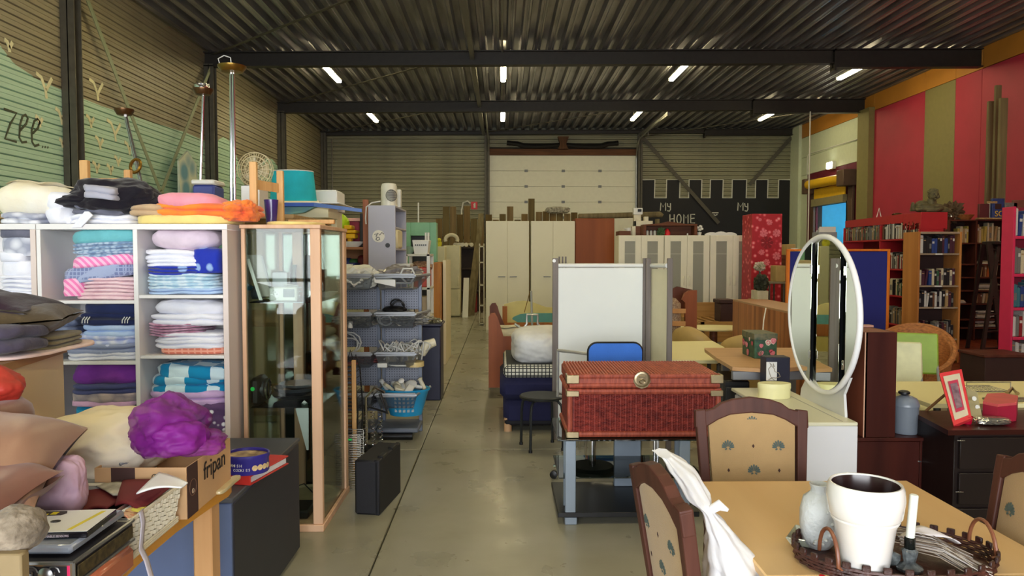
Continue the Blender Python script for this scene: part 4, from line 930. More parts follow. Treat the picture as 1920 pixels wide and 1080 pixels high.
MB().lathe([(.1, 0), (.1, .02), (.02, .03)], (0, 0, 0), 24).build('base', BLACK, sc, local=True)
# black case
a = atz(665, 965, 0); b_ = atz(713, 965, 0); c_ = atz(752, 922, 0)
ang = atan2(-(c_.x-b_.x), c_.y-b_.y); ln = (c_-b_).length; wd = (b_-a).length
bc = T('black_case', 'matt black upright case with two latches standing on the aisle floor', 'case', (a.x, a.y, 0), rz=ang)
BK = mat('case_black', (22, 22, 28), .6, var=.1, bump=.1, bs=200)
zt2 = at(700, 862, a.y).z
MB().box(0, wd, 0, ln, 0, zt2, .012).build('body', BK, bc, local=True)
MB().box(wd-.03, wd+.002, .0, ln+.002, .0, zt2+.002, .006).build('lid', BK, bc, local=True)
for q in (.25, .72): MB().box(wd-.03, wd+.004, ln*q-.05, ln*q+.05, zt2-.01, zt2+.012, .004).build('latch', BLACK, bc, local=True)
# behind the racks on the left of the aisle
def pb(x0, y0, x1, y1, Y, d, b=.006, zb=None, z1=None):
    a, b_, c0, c1 = ext(x0, y0, x1, y1, Y); return MB().box(a, b_, Y, Y+d, c0 if zb is None else zb, c1 if z1 is None else z1, b)
def cx(px, Y): return at(px, 480, Y).x
def zz(py, Y): return at(700, py, Y).z
# turquoise shade and painted tray on a tall cabinet
Y = 6.9
sh = T('storage_cabinet', 'cream tall cabinet under the turquoise lamp shade', 'cabinet', (cx(545, Y), Y+.2, 0))
tb = zz(410, Y)
B(cx(455, Y), cx(605, Y), Y, Y+.45, 0, tb, .006).build('cabinet_body', CREAM, sh); B(cx(455, Y)+.02, cx(530, Y), Y-.018, Y, .06, tb-.02, .003).build('door', CREAM, sh); B(cx(530, Y)+.006, cx(605, Y)-.02, Y-.018, Y, .06, tb-.02, .003).build('door', CREAM, sh)
Y = 6.6
tp = T('ironing_tray', 'white laminate board with a blue edge and a hanging green sheet on the tall cabinet', 'board', (cx(545, Y), Y+.3, tb))
BLE = mat('edge_blue', (40, 90, 190), .4)
a, b_, z0, z1 = ext(440, 380, 588, 387, Y)
B(a, b_, Y, Y+.7, z0, z1, .003).build('board', BLE, tp); B(a, b_+.2, Y+.1, Y+.8, z1, z1+.01, .002).build('board_top', WHITE, tp)
MB().prism([(b_, z0-.0), (b_, z1), (b_+.42, z0-.02), (b_+.42, z0-.05)], Y, Y+.02).build('edge_strip', mat('edge_blue_dull', (70, 110, 180), .4), tp)
MB().prism([(a+.05, z0), (b_, z0), (b_-.1, z0-.05), (b_-.35, z0-.085), (a+.2, z0-.08)], Y+.05, Y+.3).build('hanging_sheet', mat('green_blue_sheet', (120, 170, 150), .6, col2=(70, 120, 180), scale=3), tp)
B(a+.3, b_+.1, Y+.12, Y+.5, tb, z0, .003).build('stand', CREAM, tp)
Y = 6.8
s2 = T('lamp_shade', 'large turquoise drum lamp shade standing on the blue-edged board', 'lamp shade', (cx(541, Y), Y, z1))
zt_ = zz(318, Y); r0 = (cx(587, Y)-cx(498, Y))/2; r1 = r0*.86
MB().lathe([(r0, z1+.014), (r1, zt_), (r1-.006, zt_), (r0-.006, z1+.014)], (cx(543, Y), Y+.15, 0), 40, 1, .8, cap=False).build('shade', mat('turquoise_fabric', (28, 180, 196), .85, bump=.2, bs=120), s2)
mb = MB(); c = (cx(543, Y), Y+.15); mb.tube([(c[0]+r1*cos(a), c[1]+.8*r1*sin(a), zt_-.004) for a in [i*pi/16 for i in range(32)]], .005, 5, True)
for a in (0, 2.1, 4.2): mb.tube([(c[0], c[1], zt_-.02), (c[0]+r1*cos(a), c[1]+.8*r1*sin(a), zt_-.004)], .003, 4)
mb.build('shade_ring', WPL, s2)
B(c[0]-.28, c[0]+.28, Y-.05, Y+.35, z1+.011, z1+.026, .004).build('cream_band', CREAM, s2)
wx = T('white_carton', 'white rectangular box behind the turquoise shade', 'box', (cx(610, 7.2), 7.3, z1)); pb(585, 358, 632, 396, 7.2, .35, zb=zz(396, 7.2)).build('box_body', WHITE, wx); pb(587, 356, 630, 359, 7.22, .3).build('lid', WHITE, wx)
B(cx(619, 7.2), cx(630, 7.2), 7.25, 7.5, 0, zz(396, 7.2), .004).build('support', CREAM, wx)
# wooden rack with toys
Y = 8.2
OAK = wood('shelf_oak', (176, 122, 84), (146, 96, 62), .55, 'x'); OAKV = wood('post_redwood', (168, 108, 82), (140, 84, 60), .55, 'z')
tk = T('toy_rack', 'wooden rack of toys and kitchen goods behind the glass cabinet', 'rack', (cx(650, Y), Y+.2, 0))
x0, x1 = cx(606, Y), cx(692, Y); zl = [zz(463, Y), zz(506, Y), .75, .3]
for z in zl: B(x0, x1-.04, Y+.02, Y+.55, z-.03, z, .003).build('shelf_board', OAK, tk)
a, b_, z0, z1 = ext(681, 374, 690, 500, Y); B(a, b_, Y, Y+.05, 0, z1, .003).build('post', OAKV, tk); B(a, b_, Y+.5, Y+.55, 0, z1-.1, .003).build('post', OAKV, tk); B(x0-.04, x0, Y, Y+.05, 0, zz(400, Y), .003).build('post', OAKV, tk); B(x0-.04, x0, Y+.5, Y+.55, 0, zz(400, Y), .003).build('post', OAKV, tk)
B(x0, x1-.05, Y+.5, Y+.54, 1.2, 1.62, .002).build('back_panel', OAK, tk)
z = zl[0]+.001
def q(name, label, cat, mb, m, **k): return one(name, label, cat, mb, m, **k)
q('blue_jug', 'blue plastic barrel on the toy rack shelf behind the glass cabinet', 'bin', MB().lathe([(.05, 0), (.07, .02), (.075, .2), (.07, .26), (.05, .28), (.0, .28)], (cx(622, Y), Y+.1, z), 24), mat('toy_blue', (50, 90, 180), .3))
lg = T('toy_case', 'lime green and grey domed toy case on the rack', 'toy', (cx(625, Y), Y+.25, z)); LIME = mat('toy_lime', (186, 226, 30), .35)
MB().blob((cx(622, Y), Y+.3, zz(418, Y)), (.14, .1, .12), .05, 2, 3, 4).build('shell', LIME, lg); MB().blob((cx(618, Y), Y+.28, zz(409, Y)), (.08, .09, .1), .03, 2, 4, 3).build('window', mat('toy_grey', (150, 156, 140), .3), lg); B(cx(612, Y), cx(636, Y), Y+.22, Y+.36, z, zz(420, Y), .01).build('foot', LIME, lg)
yt = T('toy_crane', 'yellow plastic toy with stacked discs on the rack', 'toy', (cx(653, Y), Y+.15, z)); YT = mat('toy_yellow', (244, 186, 20), .35)
for y0, y1, a, b_ in ((438, 447, 640, 664), (431, 437, 641, 666), (422, 430, 643, 658)): B(cx(a, Y), cx(b_, Y), Y+.05, Y+.25, zz(y1, Y), zz(y0, Y), .01).build('disc', YT, yt)
B(cx(648, Y), cx(656, Y), Y+.1, Y+.2, z, zz(446, Y), .006).build('column', YT, yt); MB().tube([(cx(631, Y), Y+.1, zz(434, Y)), (cx(641, Y), Y+.12, zz(436, Y))], .02, 8).build('arm', YT, yt)
q('white_pan', 'white oval pan lying on the toy rack shelf', 'pan', MB().lathe([(.06, 0), (.1, .05), (.105, .06), (.0, .06)], (cx(655, Y), Y+.02+.1, z), 26, 1.4, .8), WPL)
q('black_pan', 'black pan with a lid on the toy rack shelf', 'pan', MB().lathe([(.07, 0), (.09, .03), (.09, .05), (.02, .07), (.0, .08)], (cx(643, Y), Y+.33, z), 26, 1.2, .8), BLACK)
cr = T('red_crate', 'dark red crate with a pink lid on the rack', 'crate', (cx(665, Y), Y+.4, zz(436, Y)))
pb(645, 415, 674, 432, Y+.38, .15, zb=z).build('crate_body', mat('crate_red', (160, 36, 60), .4), cr); pb(642, 409, 676, 415, Y+.36, .18).build('lid', mat('crate_pink', (232, 176, 168), .45), cr)
q('black_monitor', 'black screen back standing on the toy rack by its post', 'screen', pb(675, 400, 682, 455, Y+.2, .25, zb=z), BLACK)
z = zl[1]+.001
q('ring_binder', 'dark blue binder with a white label lying on the lower rack shelf', 'binder', pb(634, 493, 666, 503, Y-.0, .3, zb=z), mat('binder_blue', (46, 56, 120), .4)); lb_ = pb(640, 495, 662, 502, Y-.003, .003).build('binder_label', WPL, C.objects[-1])
for x, m, h, lb in ((625, (190, 170, 50), .1, 'yellow ball'), (637, (48, 70, 130), .13, 'blue box'), (650, (70, 120, 60), .12, 'green crocodile'), (668, (126, 40, 40), .16, 'dark red case')):
    q('toy_block', '%s on the middle shelf of the toy rack behind the binder' % lb, 'toy', MB().blob((cx(x, Y), Y+.4, z+h/2), (.055, .08, h/2), .08, 2, x, 3, ex=4), mat('toy_%d' % x, m, .5))
# grey-blue tower with fan heater
Y = 8.0
tw = T('grey_tower_cabinet', 'tall grey-blue cabinet with a round white emblem and a hole in its side', 'cabinet', (cx(716, Y), Y+.3, 0))
GB = mat('tower_greyblue', (176, 176, 190), .5, var=.04, scale=2)
a, b_, z0, z1 = ext(691, 385, 741, 500, Y); dpt = .9
B(a, b_, Y, Y+.02, 0, z1, .003).build('end_panel', GB, tw); B(a, b_, Y+.02, Y+dpt, z1-.02, z1, .003).build('top_panel', GB, tw); B(a, a+.02, Y+.02, Y+dpt, 0, z1-.02, .003).build('back_panel', GB, tw); B(a, b_, Y+dpt, Y+dpt+.02, 0, z1, .003).build('end_panel', GB, tw)
for z in (.05, .5, .9, 1.28, 1.62, 1.85): B(a+.02, b_, Y+.02, Y+dpt, z-.02, z, .003).build('shelf_board', GB, tw)
def disc(r, t, n=28): return MB().lathe([(r, 0), (r, t)], (0, 0, 0), n)
o = disc((cx(722, Y)-cx(699, Y))/2, .004).build('emblem', mat('emblem_cream', (226, 222, 206), .5, pat='splotch', ps=1, var=0), tw, local=True); o.rotation_euler = (pi/2, 0, 0); o.location = (cx(710, Y)-tw.location.x, -.3-.0, zz(443, Y))
ol = strokes([[(x, z) for x, z in [(at(px, py, Y).x, at(px, py, Y).z) for px, py in l]] for l in ([(702, 440), (706, 438), (705, 444), (709, 437), (712, 441), (716, 436), (720, 439)], [(705, 449), (707, 445), (711, 445), (712, 449), (708, 451), (705, 449)])], .004, 'xz', Y-.006, .002).build('emblem_drawing', DGREY, tw, smooth=False)
o = disc(.025, .004, 18).build('cable_hole', BLACK, tw, local=True); o.rotation_euler = (pi/2, 0, 0); o.location = (cx(727, Y)-tw.location.x, -.3, zz(460, Y))
q('cream_crate', 'cream plastic bin in the upper opening of the grey-blue tower', 'bin', B(b_-.2, b_+.01, Y+.1, Y+.5, 1.621, 1.83, .02), CREAM)
zc = z1+.001
fh = T('fan_heater', 'white upright fan heater with round black grilles on top of the grey-blue tower', 'heater', (cx(724, Y), Y+.2, zc))
x0, x1 = cx(709, Y), cx(740, Y); ztp = zz(340, Y); xm = (x0+x1)/2; rr_ = (x1-x0)/2
MB().lathe([(rr_*1.02, 0), (rr_, .03), (rr_*.98, (ztp-zc)*.85), (rr_*.85, (ztp-zc)*.97), (rr_*.6, ztp-zc), (0, ztp-zc)], (xm, Y+.22, zc), 24, 1, 1.2).build('body', mat('heater_cream', (224, 222, 206), .35), fh)
def grille(loc, r, n, rotx=pi/2, rotz=0):
    mb = MB()
    for i in range(n): h_ = -r+2*r*(i+.5)/n; w_ = sqrt(max(0, r*r-h_*h_)); mb.box(-w_, w_, h_-r/n*.45, h_+r/n*.45, 0, .006, .001)
    mb.lathe([(r, 0), (r*1.05, .004), (r*1.08, 0)], (0, 0, 0), 24, cap=False)
    o = mb.build('grille', DGREY, fh, local=True); o.rotation_euler = (rotx, 0, rotz); o.location = (loc[0]-fh.location.x, loc[1]-fh.location.y, loc[2]-fh.location.z)
grille((xm+rr_*.45, Y+.22-rr_*1.05, zc+(ztp-zc)*.45), .06, 11, rotz=.5)
q('wall_heater', 'white slatted heater standing behind the fan heater', 'heater', pb(741, 355, 751, 386, Y+.35, .1, zb=zc), WPL)
MB().tube([(x0+.01, Y+.12, zc+.05), (x0-.08, Y+.08, zc+.03), (cx(690, Y)-.02, Y+.03, zc-.02), (cx(689, Y)-.02, Y+.02, zc-.14), (cx(688, Y)-.01, Y+.02, zc-.2)], .008, 6).build('power_cord', CABLEW, fh)
# mint fireplace board, baskets and metal racks
Y = 11.5
mf = T('mint_mantel', 'mint green fireplace surround with a black opening', 'fireplace', (cx(788, Y), Y+.2, 0)); MINT = mat('mint_paint', (134, 190, 154), .5, var=.06)
a, b_, z0, z1 = ext(762, 417, 818, 470, Y); a2, b2, z02, z12 = ext(770, 442, 806, 480, Y)
B(a, a2, Y, Y+.25, 0, z1, .006).build('side_panel', MINT, mf); B(b2, b_, Y, Y+.25, 0, z1, .006).build('side_panel', MINT, mf); B(a2, b2, Y, Y+.25, z12, z1, .006).build('top_panel', MINT, mf); B(a2, b2, Y+.1, Y+.24, 0, z12, .004).build('opening', BLACK, mf)
MB().tube([(cx(774, Y), Y+.05, z1), (cx(786, Y), Y+.04, z1-.08), (cx(800, Y), Y+.03, z1-.06), (cx(812, Y), Y+.05, z1-.01)], .004, 5).build('cord', mat('mint_cord', (90, 140, 110), .5), mf)
q('white_pole', 'thin white pole rising behind the mint fireplace surround', 'pole', MB().tube([(cx(785, Y+.5), Y+.5, .0), (cx(785, Y+.5), Y+.5, zz(380, Y+.5))], .012, 8), WPL)
def mrack(x0, x1, ytop, Y, d, zs, label):
    t = T('metal_rack', label, 'rack', ((x0+x1)/2, Y+d/2, 0)); zt2 = zz(ytop, Y)
    for x in (x0, x1-.04):
        for y in (Y, Y+d-.04):
            B(x, x+.04, y, y+.04, 0, zt2, .003).build('post', WPL, t)
    for z in zs: B(x0, x1, Y, Y+d, z-.03, z, .004).build('shelf', mat('rack_shelf_white', (206, 206, 190), .45), t)
    return t, zt2
YR = 9.2
r_, zr = mrack(cx(758, YR), cx(806, YR), 476, YR, .5, (zz(476, YR), 1.15, .8, .4), 'white slotted metal rack with baskets on it near the aisle')
def wbasket(x0, x1, Y, z, h, m, label, holes=True, name='plastic_basket'):
    t = T(name, label, 'basket', ((x0+x1)/2, Y+.15, z)); w = x1-x0
    MB().add([(x0+.02, Y+.02, z), (x1-.02, Y+.02, z), (x1-.02, Y+.28, z), (x0+.02, Y+.28, z), (x0, Y, z+h), (x1, Y, z+h), (x1, Y+.3, z+h), (x0, Y+.3, z+h)], [[0, 3, 2, 1], [0, 1, 5, 4], [1, 2, 6, 5], [2, 3, 7, 6], [3, 0, 4, 7]]).build('basket_body', m, t, smooth=False, solid=-.008)
    MB().tube([(x0, Y, z+h), (x1, Y, z+h), (x1, Y+.3, z+h), (x0, Y+.3, z+h)], .01, 6, True).build('rim', m, t)
    if holes:
        mb = MB(); n = int(w/.03)
        for i in range(n): mb.box(x0+.02+i*(w-.04)/n+.005, x0+.02+i*(w-.04)/n+.02, Y-.004, Y+.006, z+h*.62, z+h*.72, .001)
        mb.build('hole_row', DGREY, t)
    return t
wbasket(cx(774, YR), cx(803, YR), YR+.02, zr+.001, .16, WPL, 'white plastic basket with two handles on top of the slotted rack')
MB().tube([(cx(797, YR), YR+.1, zr+.16), (cx(797, YR), YR+.1, zr+.26), (cx(802, YR), YR+.1, zr+.26), (cx(802, YR), YR+.1, zr+.16)], .014, 6).build('handle', WPL, bpy.data.objects['plastic_basket'])
q('glass_bowl', 'pale green glass bowl beside the white basket on the slotted rack', 'bowl', MB().lathe([(.03, 0), (.1, .08), (.11, .09), (.1, .085), (.03, .01), (0, .01)], (cx(764, YR), YR+.2, zr+.001), 26, cap=False), mat('glassy_green', (170, 196, 170), .15, spec=.9))
wbasket(cx(742, YR-.7), cx(768, YR-.7), YR-.7, 1.28, .16, WPL, 'white basket with cutlery right next to the grey-blue tower')
wbasket(cx(743, YR-.7), cx(765, YR-.7), YR-.68, 1.02, .14, CREAM, 'cream slotted basket below the cutlery basket')
st2 = T('wall_shelf_stand', 'narrow white stand holding the two baskets by the tower', 'stand', (cx(755, YR-.5), YR-.5, 0))
for z in (1.27, 1.01, .6): B(cx(742, YR-.7), cx(768, YR-.7), YR-.7, YR-.3, z-.02, z-.001, .003).build('shelf', WPL, st2)
for x in (cx(743, YR-.7), cx(766, YR-.7)): B(x, x+.02, YR-.42, YR-.38, 0, 1.4, .002).build('post', WPL, st2)
q('red_crate', 'red crate with brown paper on the slotted metal rack', 'crate', B(cx(775, YR), cx(803, YR), YR+.05, YR+.4, 1.151, 1.4, .01), mat('crate_orange', (196, 66, 40), .45))
q('brown_paper', 'crumpled brown paper in the red crate on the slotted rack', 'paper', MB().blob((cx(786, YR), YR+.2, 1.4), (.11, .12, .06), .4, 3, 3, 4, ridge=.6), mat('kraft', (168, 132, 100), .7))
q('box_file', 'tan box file on the slotted rack shelf', 'box', B(cx(776, YR), cx(800, YR), YR+.05, YR+.35, .801, 1.03, .004), mat('file_tan', (190, 170, 140), .6))
q('black_binder', 'black binder low on the slotted rack', 'binder', B(cx(778, YR), cx(801, YR), YR+.05, YR+.35, .401, .62, .004), BLACK)
# orange board, panels beside fridge
YO = 10.2
q('orange_door_leaf', 'orange varnished door leaf standing beside the slotted rack', 'door leaf', B(cx(812, YO), cx(825, YO), YO, YO+.9, 0, zz(492, YO), .006), wood('varnish_orange', (190, 128, 52), (160, 98, 36), .4, 'z'))
q('cream_door_leaf', 'cream door leaf with metal fittings leaning behind the orange one', 'door leaf', B(cx(830, YO+.3), cx(836, YO+.3), YO+.3, YO+1.3, 0, zz(488, YO+.3), .006), CREAM)
nb = T('navy_bin', 'navy storage bin at the edge of the aisle beside the racks', 'bin', (cx(806, 8), 8.0, 0)); a, b_, z0, z1 = ext(788, 607, 826, 675, 7.9)
B(a, b_, 7.9, 8.3, .0, z1-.03, .01).build('bin_body', mat('bin_navy', (28, 30, 62), .4), nb); B(a-.015, b_+.015, 7.88, 8.32, z1-.03, z1, .008).build('rim', mat('bin_navy', (28, 30, 62)), nb)
q('metal_parts', 'chrome kitchen parts heaped in the navy storage bin', 'parts', MB().blob((cx(806, 8), 8.1, z1+.01), (.09, .13, .03), .5, 6, 4, 4, ridge=.8), mat('parts_chrome', (190, 186, 160), .3, .6, var=.3, scale=40))
q('cream_scale', 'beige kitchen scale with a handle resting on the white flex in the third tray', 'scale', MB().tube([(cx(790, 6.3), 6.3, traysz[2]-.02), (cx(800, 6.3), 6.28, traysz[2]+.06), (cx(815, 6.3), 6.3, traysz[2]+.08)], [.035, .045, .035], 12), IV)
# cream fridge freezer and neighbours
YG = 18.5
fg = T('fridge_freezer', 'cream two-door fridge freezer standing at the far end of the aisle', 'fridge', (cx(846, YG), YG+.3, 0))
a, b_, z0, z1 = ext(832, 460, 862, 595, YG); FC = mat('fridge_cream', (216, 210, 170), .4, var=.04)
B(a, b_, YG+.04, YG+.65, .02, z1, .02).build('fridge_body', FC, fg); B(a, b_, YG, YG+.038, .72, z1, .015).build('door', FC, fg); B(a, b_, YG, YG+.038, .05, .70, .015).build('door', FC, fg)
for z in (.9, .55): B(b_-.06, b_-.03, YG-.03, YG, z-.12, z+.12, .005).build('handle', FC, fg)
q('tall_cream_locker', 'cream locker standing just before the fridge freezer', 'locker', B(cx(818, 17.6), cx(834, 17.6), 17.6, 18.2, 0, zz(462, 17.6), .01), FC)
q('yellow_bird', 'yellow plush bird on top of the cream locker', 'toy', MB().blob((cx(821, 17.7), 17.8, zz(457, 17.7)), (.09, .08, .1), .15, 2, 3, 3).blob((cx(823, 17.7), 17.75, zz(450, 17.7)), (.05, .05, .05), .05, 2, 4, 3), mat('plush_yellow', (220, 214, 60), .8))
dk = T('dark_rack', 'dark open rack of pipe insulation behind the fridge freezer', 'rack', (cx(880, 20), 20.2, 0))
x0, x1 = cx(862, 20), cx(905, 20); zt3 = zz(463, 20)
for z in (zt3, 1.2, .6): B(x0, x1, 20, 20.6, z-.04, z, .004).build('shelf_board', mat('rack_dark', (60, 44, 34), .6), dk)
B(x0, x1, 20.55, 20.6, 0, zt3, .004).build('back_panel', mat('rack_dark', (60, 44, 34)), dk)
for x in (x0, x1-.05): B(x, x+.05, 20, 20.05, 0, zt3, .004).build('post', mat('rack_dark', (60, 44, 34)), dk)
for i, (x, y, lb) in enumerate(((853, 457, 'beside the saw'), (860, 455, 'second from the saw'), (867, 456, 'in the middle'), (874, 457, 'next to the end'), (884, 458, 'at the end'))):
    c = at(x, y, 19.9); q('paper_roll', 'cream paper roll on top of the dark rack, %s of the row' % lb, 'roll', MB().lathe([(.03, 0), (.055, 0), (.055, .55), (.03, .55)], (0, 0, 0), 14), IV); o = C.objects[-1]; o.rotation_euler = (-pi/2, 0, radians(-8+i*4)); o.location = (c.x, 19.95, zt3+.06)
tm = MB(); c = at(846, 453, 19.8); tm.tube([(c.x+.16*cos(a), 19.9, c.z+.05+.13*sin(a)) for a in [radians(t) for t in range(-20, 220, 20)]], .05, 8)
q('paper_dispenser', 'cream curved dispenser lying on the dark rack behind the fridge', 'dispenser', tm, IV)
q('rack_support', 'dark cupboard under the cream curved dispenser', 'cupboard', B(cx(836, 19.9), cx(861, 19.9), 19.8, 20.3, 0, zt3, .01), mat('rack_dark', (60, 44, 34)))
q('red_crate', 'red crate on the floor of the dark rack', 'crate', B(x0+.1, x0+.45, 20.1, 20.5, .0, .5, .01), mat('crate_dullred', (150, 40, 32), .5))
for i, (xt, xb, yt, lb) in enumerate(((902, 884, 400, 'tallest'), (896, 878, 455, 'shorter'), (876, 874, 520, 'white'))):
    a = at(xt, yt, 19.6); b_ = atz(xb, 592, 0); mb = MB(); w = .07
    mb.add([(p.x+q1*w, p.y+q2*.02, p.z) for p in (Vector((b_.x, 19.1-.3*i, 0)), Vector((a.x, 19.75-.3*i, a.z))) for q1 in (-1, 1) for q2 in (-1, 1)], [[0, 1, 3, 2], [4, 6, 7, 5], [0, 4, 5, 1], [2, 3, 7, 6], [0, 2, 6, 4], [1, 5, 7, 3]])
    q('leaning_batten', '%s timber batten leaning on the dark rack beyond the fridge' % lb, 'batten', mb, OLD if i < 2 else WPL)
ws = T('white_shelf_rack', 'narrow white shelf rack squeezed beside the cream wardrobes', 'rack', (cx(905, 16.4), 16.6, 0)); x0, x1 = cx(898, 16.4), cx(908, 16.4)
for z in (.05, .45, .9, 1.4, 1.75): B(x0, x1, 16.4, 16.8, z-.03, z, .003).build('shelf_board', IV, ws)
for x in (x0, x1-.02): B(x, x+.02, 16.4, 16.8, 0, 1.8, .002).build('post', IV, ws)
# palisade of planks
rr = random.Random(11)
PY = 21.6
PLK = [wood('plank_%d' % i, c1, c2, .7, 'z', 4) for i, (c1, c2) in enumerate((((136, 112, 70), (104, 84, 52)), ((120, 104, 66), (92, 78, 48)), ((138, 116, 80), (104, 86, 56)), ((112, 92, 50), (84, 68, 38))))]
pn = T('plank_rack', 'row of old timber planks stood upright in a rack before the far wall', 'timber', (cx(980, PY), PY, 0))
tops = [(817, 410), (830, 387), (843, 387), (856, 402), (869, 386), (882, 410), (895, 411), (910, 402), (923, 412), (936, 401), (950, 387), (964, 412), (977, 401), (990, 372), (1004, 397), (1017, 396), (1030, 388), (1043, 397), (1057, 400), (1070, 398), (1083, 402)]
for i, (x, y) in enumerate(tops):
    B(cx(x, PY)+.008, cx(x+13, PY)-.008, PY+rr.uniform(-.03, .03), PY+.05, 0, zz(y, PY), .006).build('plank', PLK[i % 4], pn)
B(cx(815, PY), cx(1097, PY), PY+.06, PY+.12, .5, .6).build('rail', OLD, pn); B(cx(815, PY), cx(1097, PY), PY+.06, PY+.12, 2.0, 2.1).build('rail', OLD, pn)
lg = T('log_beam', 'long grey-brown beam laid across behind the brown wardrobe and the glass-door wardrobes', 'beam', (cx(1160, 15.48), 15.48, 0))
a = at(1085, 406, 15.48); b_ = at(1238, 402, 15.48)
MB().tube([a, b_, b_+Vector((.05, 0, -.03))], [.06, .06, .04], 10).build('beam_length', OLD, lg)
for x in (a.x+.1, b_.x-.1): B(x, x+.08, 15.44, 15.52, 0, a.z-.05).build('support_post', OLD, lg)
B(cx(1100, 15.2), cx(1110, 15.2), 15.42, 15.44, 1.9, 1.98, .01).build('bracket', WPL, lg)
q('rolled_plans', 'stack of white rolled sheets lying over the timber planks', 'rolls', MB().blob((cx(1045, PY), PY, zz(399, PY)+.08), (.32, .13, .09), .2, 4, 6, 4, ridge=.5, ex=3), mat('dull_white', (200, 196, 180), .6, col2=(110, 104, 90), scale=20))
# wardrobes
YW = 14.8
WARD = mat('wardrobe_cream', (226, 220, 192), .45, var=.03, scale=2)
def ward(x0, x1, ytop, Y, d, label, hx, m=WARD, hz=519):
    t = T('wardrobe', label, 'wardrobe', ((cx(x0, Y)+cx(x1, Y))/2, Y+d/2, 0)); a, b_ = cx(x0, Y), cx(x1, Y); zt_ = zz(ytop, Y); mid = (a+b_)/2
    B(a, b_, Y+.022, Y+d, 0, zt_, .004).build('carcass', m, t)
    for k, (p, q_) in enumerate(((a+.003, mid-.002), (mid+.002, b_-.003))):
        dd = B(p, q_, Y, Y+.02, .05, zt_-.004, .003).build('door', m, t)
        zh = zz(hz, Y); xh = mid-.18 if k == 0 else mid+.05
        MB().tube([(xh, Y, zh), (xh, Y-.03, zh), (xh+.13, Y-.03, zh), (xh+.13, Y, zh)], .008, 6).build('handle', GREYPL, dd)
    return t
ward(911, 992, 414, YW, .58, 'cream two-door wardrobe at the corner of the aisle', 0); ward(995.5, 1078, 414, YW, .58, 'cream two-door wardrobe next to the brown one', 0)
bw = T('brown_wardrobe', 'plain red-brown wardrobe beside the cream pair', 'wardrobe', (cx(1115, YW), YW+.3, 0)); RB = wood('red_brown_board', (150, 80, 34), (128, 64, 26), .45, 'z', 1.5)
B(cx(1079, YW), cx(1152, YW), YW+.02, YW+.6, 0, zz(409, YW), .005).build('carcass', RB, bw); B(cx(1080, YW), cx(1151, YW), YW, YW+.018, .05, zz(411, YW), .004).build('door', RB, bw)
YA = 13.2
FROST = mat('frosted_pane', (150, 150, 136), .35, var=.04, scale=2)
WA = mat('aneboda_cream', (232, 228, 206), .4, var=.02)
zt_ = zz(441, YA)
gl = []
for k in range(3):
    a, b_ = cx(1160+k*85.8, YA), cx(1160+(k+1)*85.8-1, YA); mid = (a+b_)/2
    t = T('glass_door_wardrobe', 'cream wardrobe with two frosted glass doors, %s' % ('nearest the brown wardrobe' if k == 0 else 'the middle one' if k == 1 else 'nearest the red floral panel'), 'wardrobe', ((a+b_)/2, YA+.25, 0))
    B(a, b_, YA+.022, YA+.5, 0, zt_, .004).build('carcass', WA, t)
    for j, (p, q_) in enumerate(((a+.003, mid-.002), (mid+.002, b_-.003))):
        w = q_-p; fr_ = MB(); zl, zh = .06, zt_-.006
        s = .105
        fr_.box(p, p+s, YA, YA+.02, zl, zh, .002).box(q_-s, q_, YA, YA+.02, zl, zh, .002).box(p+s, q_-s, YA, YA+.02, zh-.10, zh, .002).box(p+s, q_-s, YA, YA+.02, zl, zl+.1, .002)
        dd = fr_.build('door', WA, t); B(p+s, q_-s, YA+.008, YA+.012, zl+.1, zh-.10, 0).build('frosted_pane', FROST, dd)
        B(p+s, q_-s, YA+.004, YA+.0075, zh-.33, zh-.315, .001).build('shelf_edge', mat('shelf_edge_pale', (190, 188, 172), .5), dd)  # strip paler than the frosted pane it crosses
        hx = q_-.05 if j == 0 else p+.04; zh2 = zz(527, YA)
        if k: B(hx-.012, hx+.012, YA-.022, YA, zh2-.08, zh2+.08, .006).build('handle', WA, dd)
# things on top of those wardrobes
z = zt_+.001
dh = T('brown_shelf_unit', 'small brown shelf unit with an arched top and jars on the glass-door wardrobes', 'shelf', (cx(1257, YA), YA+.15, z)); DB = wood('dark_shelf_wood', (118, 70, 44), (88, 50, 30), .5, 'x')
a, b_, z0, z1 = ext(1206, 420, 1307, 440, YA+.05)
MB().prism([(a, z1-.03), (b_, z1-.03), (b_, z1+.0), (b_-.2, z1+.0), ((a+b_)/2-.03, z1+.045), (a+.3, z1+.01), (a, z1-.01)], YA+.03, YA+.3).build('top_board', DB, dh)
for x in (a, b_-.05): B(x, x+.05, YA+.03, YA+.3, z, z1-.03, .003).build('side_panel', DB, dh)
B(a, b_, YA+.28, YA+.3, z, z1-.03, .002).build('back_panel', DB, dh)
for i, x in enumerate((1214, 1221, 1228)):
    j = T('jar', 'small glass jar with a %s label on the brown shelf unit' % ('large', 'low', 'square')[i], 'jar', (cx(x, YA+.05), YA+.08, z), group='glass jars on the small brown shelf')
    MB().lathe([(.022, 0), (.026, .01), (.026, .07), (.018, .085)], (0, 0, 0), 16).build('jar_body', mat('jar_grey', (190, 190, 184), .2), j, local=True); MB().lathe([(.02, .085), (.02, .1), (0, .1)], (0, 0, 0), 16).build('lid', BLACK, j, local=True)
q('green_plant', 'small green artificial plant on the brown shelf unit', 'plant', MB().blob((cx(1240, YA+.05), YA+.1, z+.06), (.05, .04, .06), .7, 5, 3, 4, ridge=.7), mat('leaf_green', (66, 96, 54), .6))
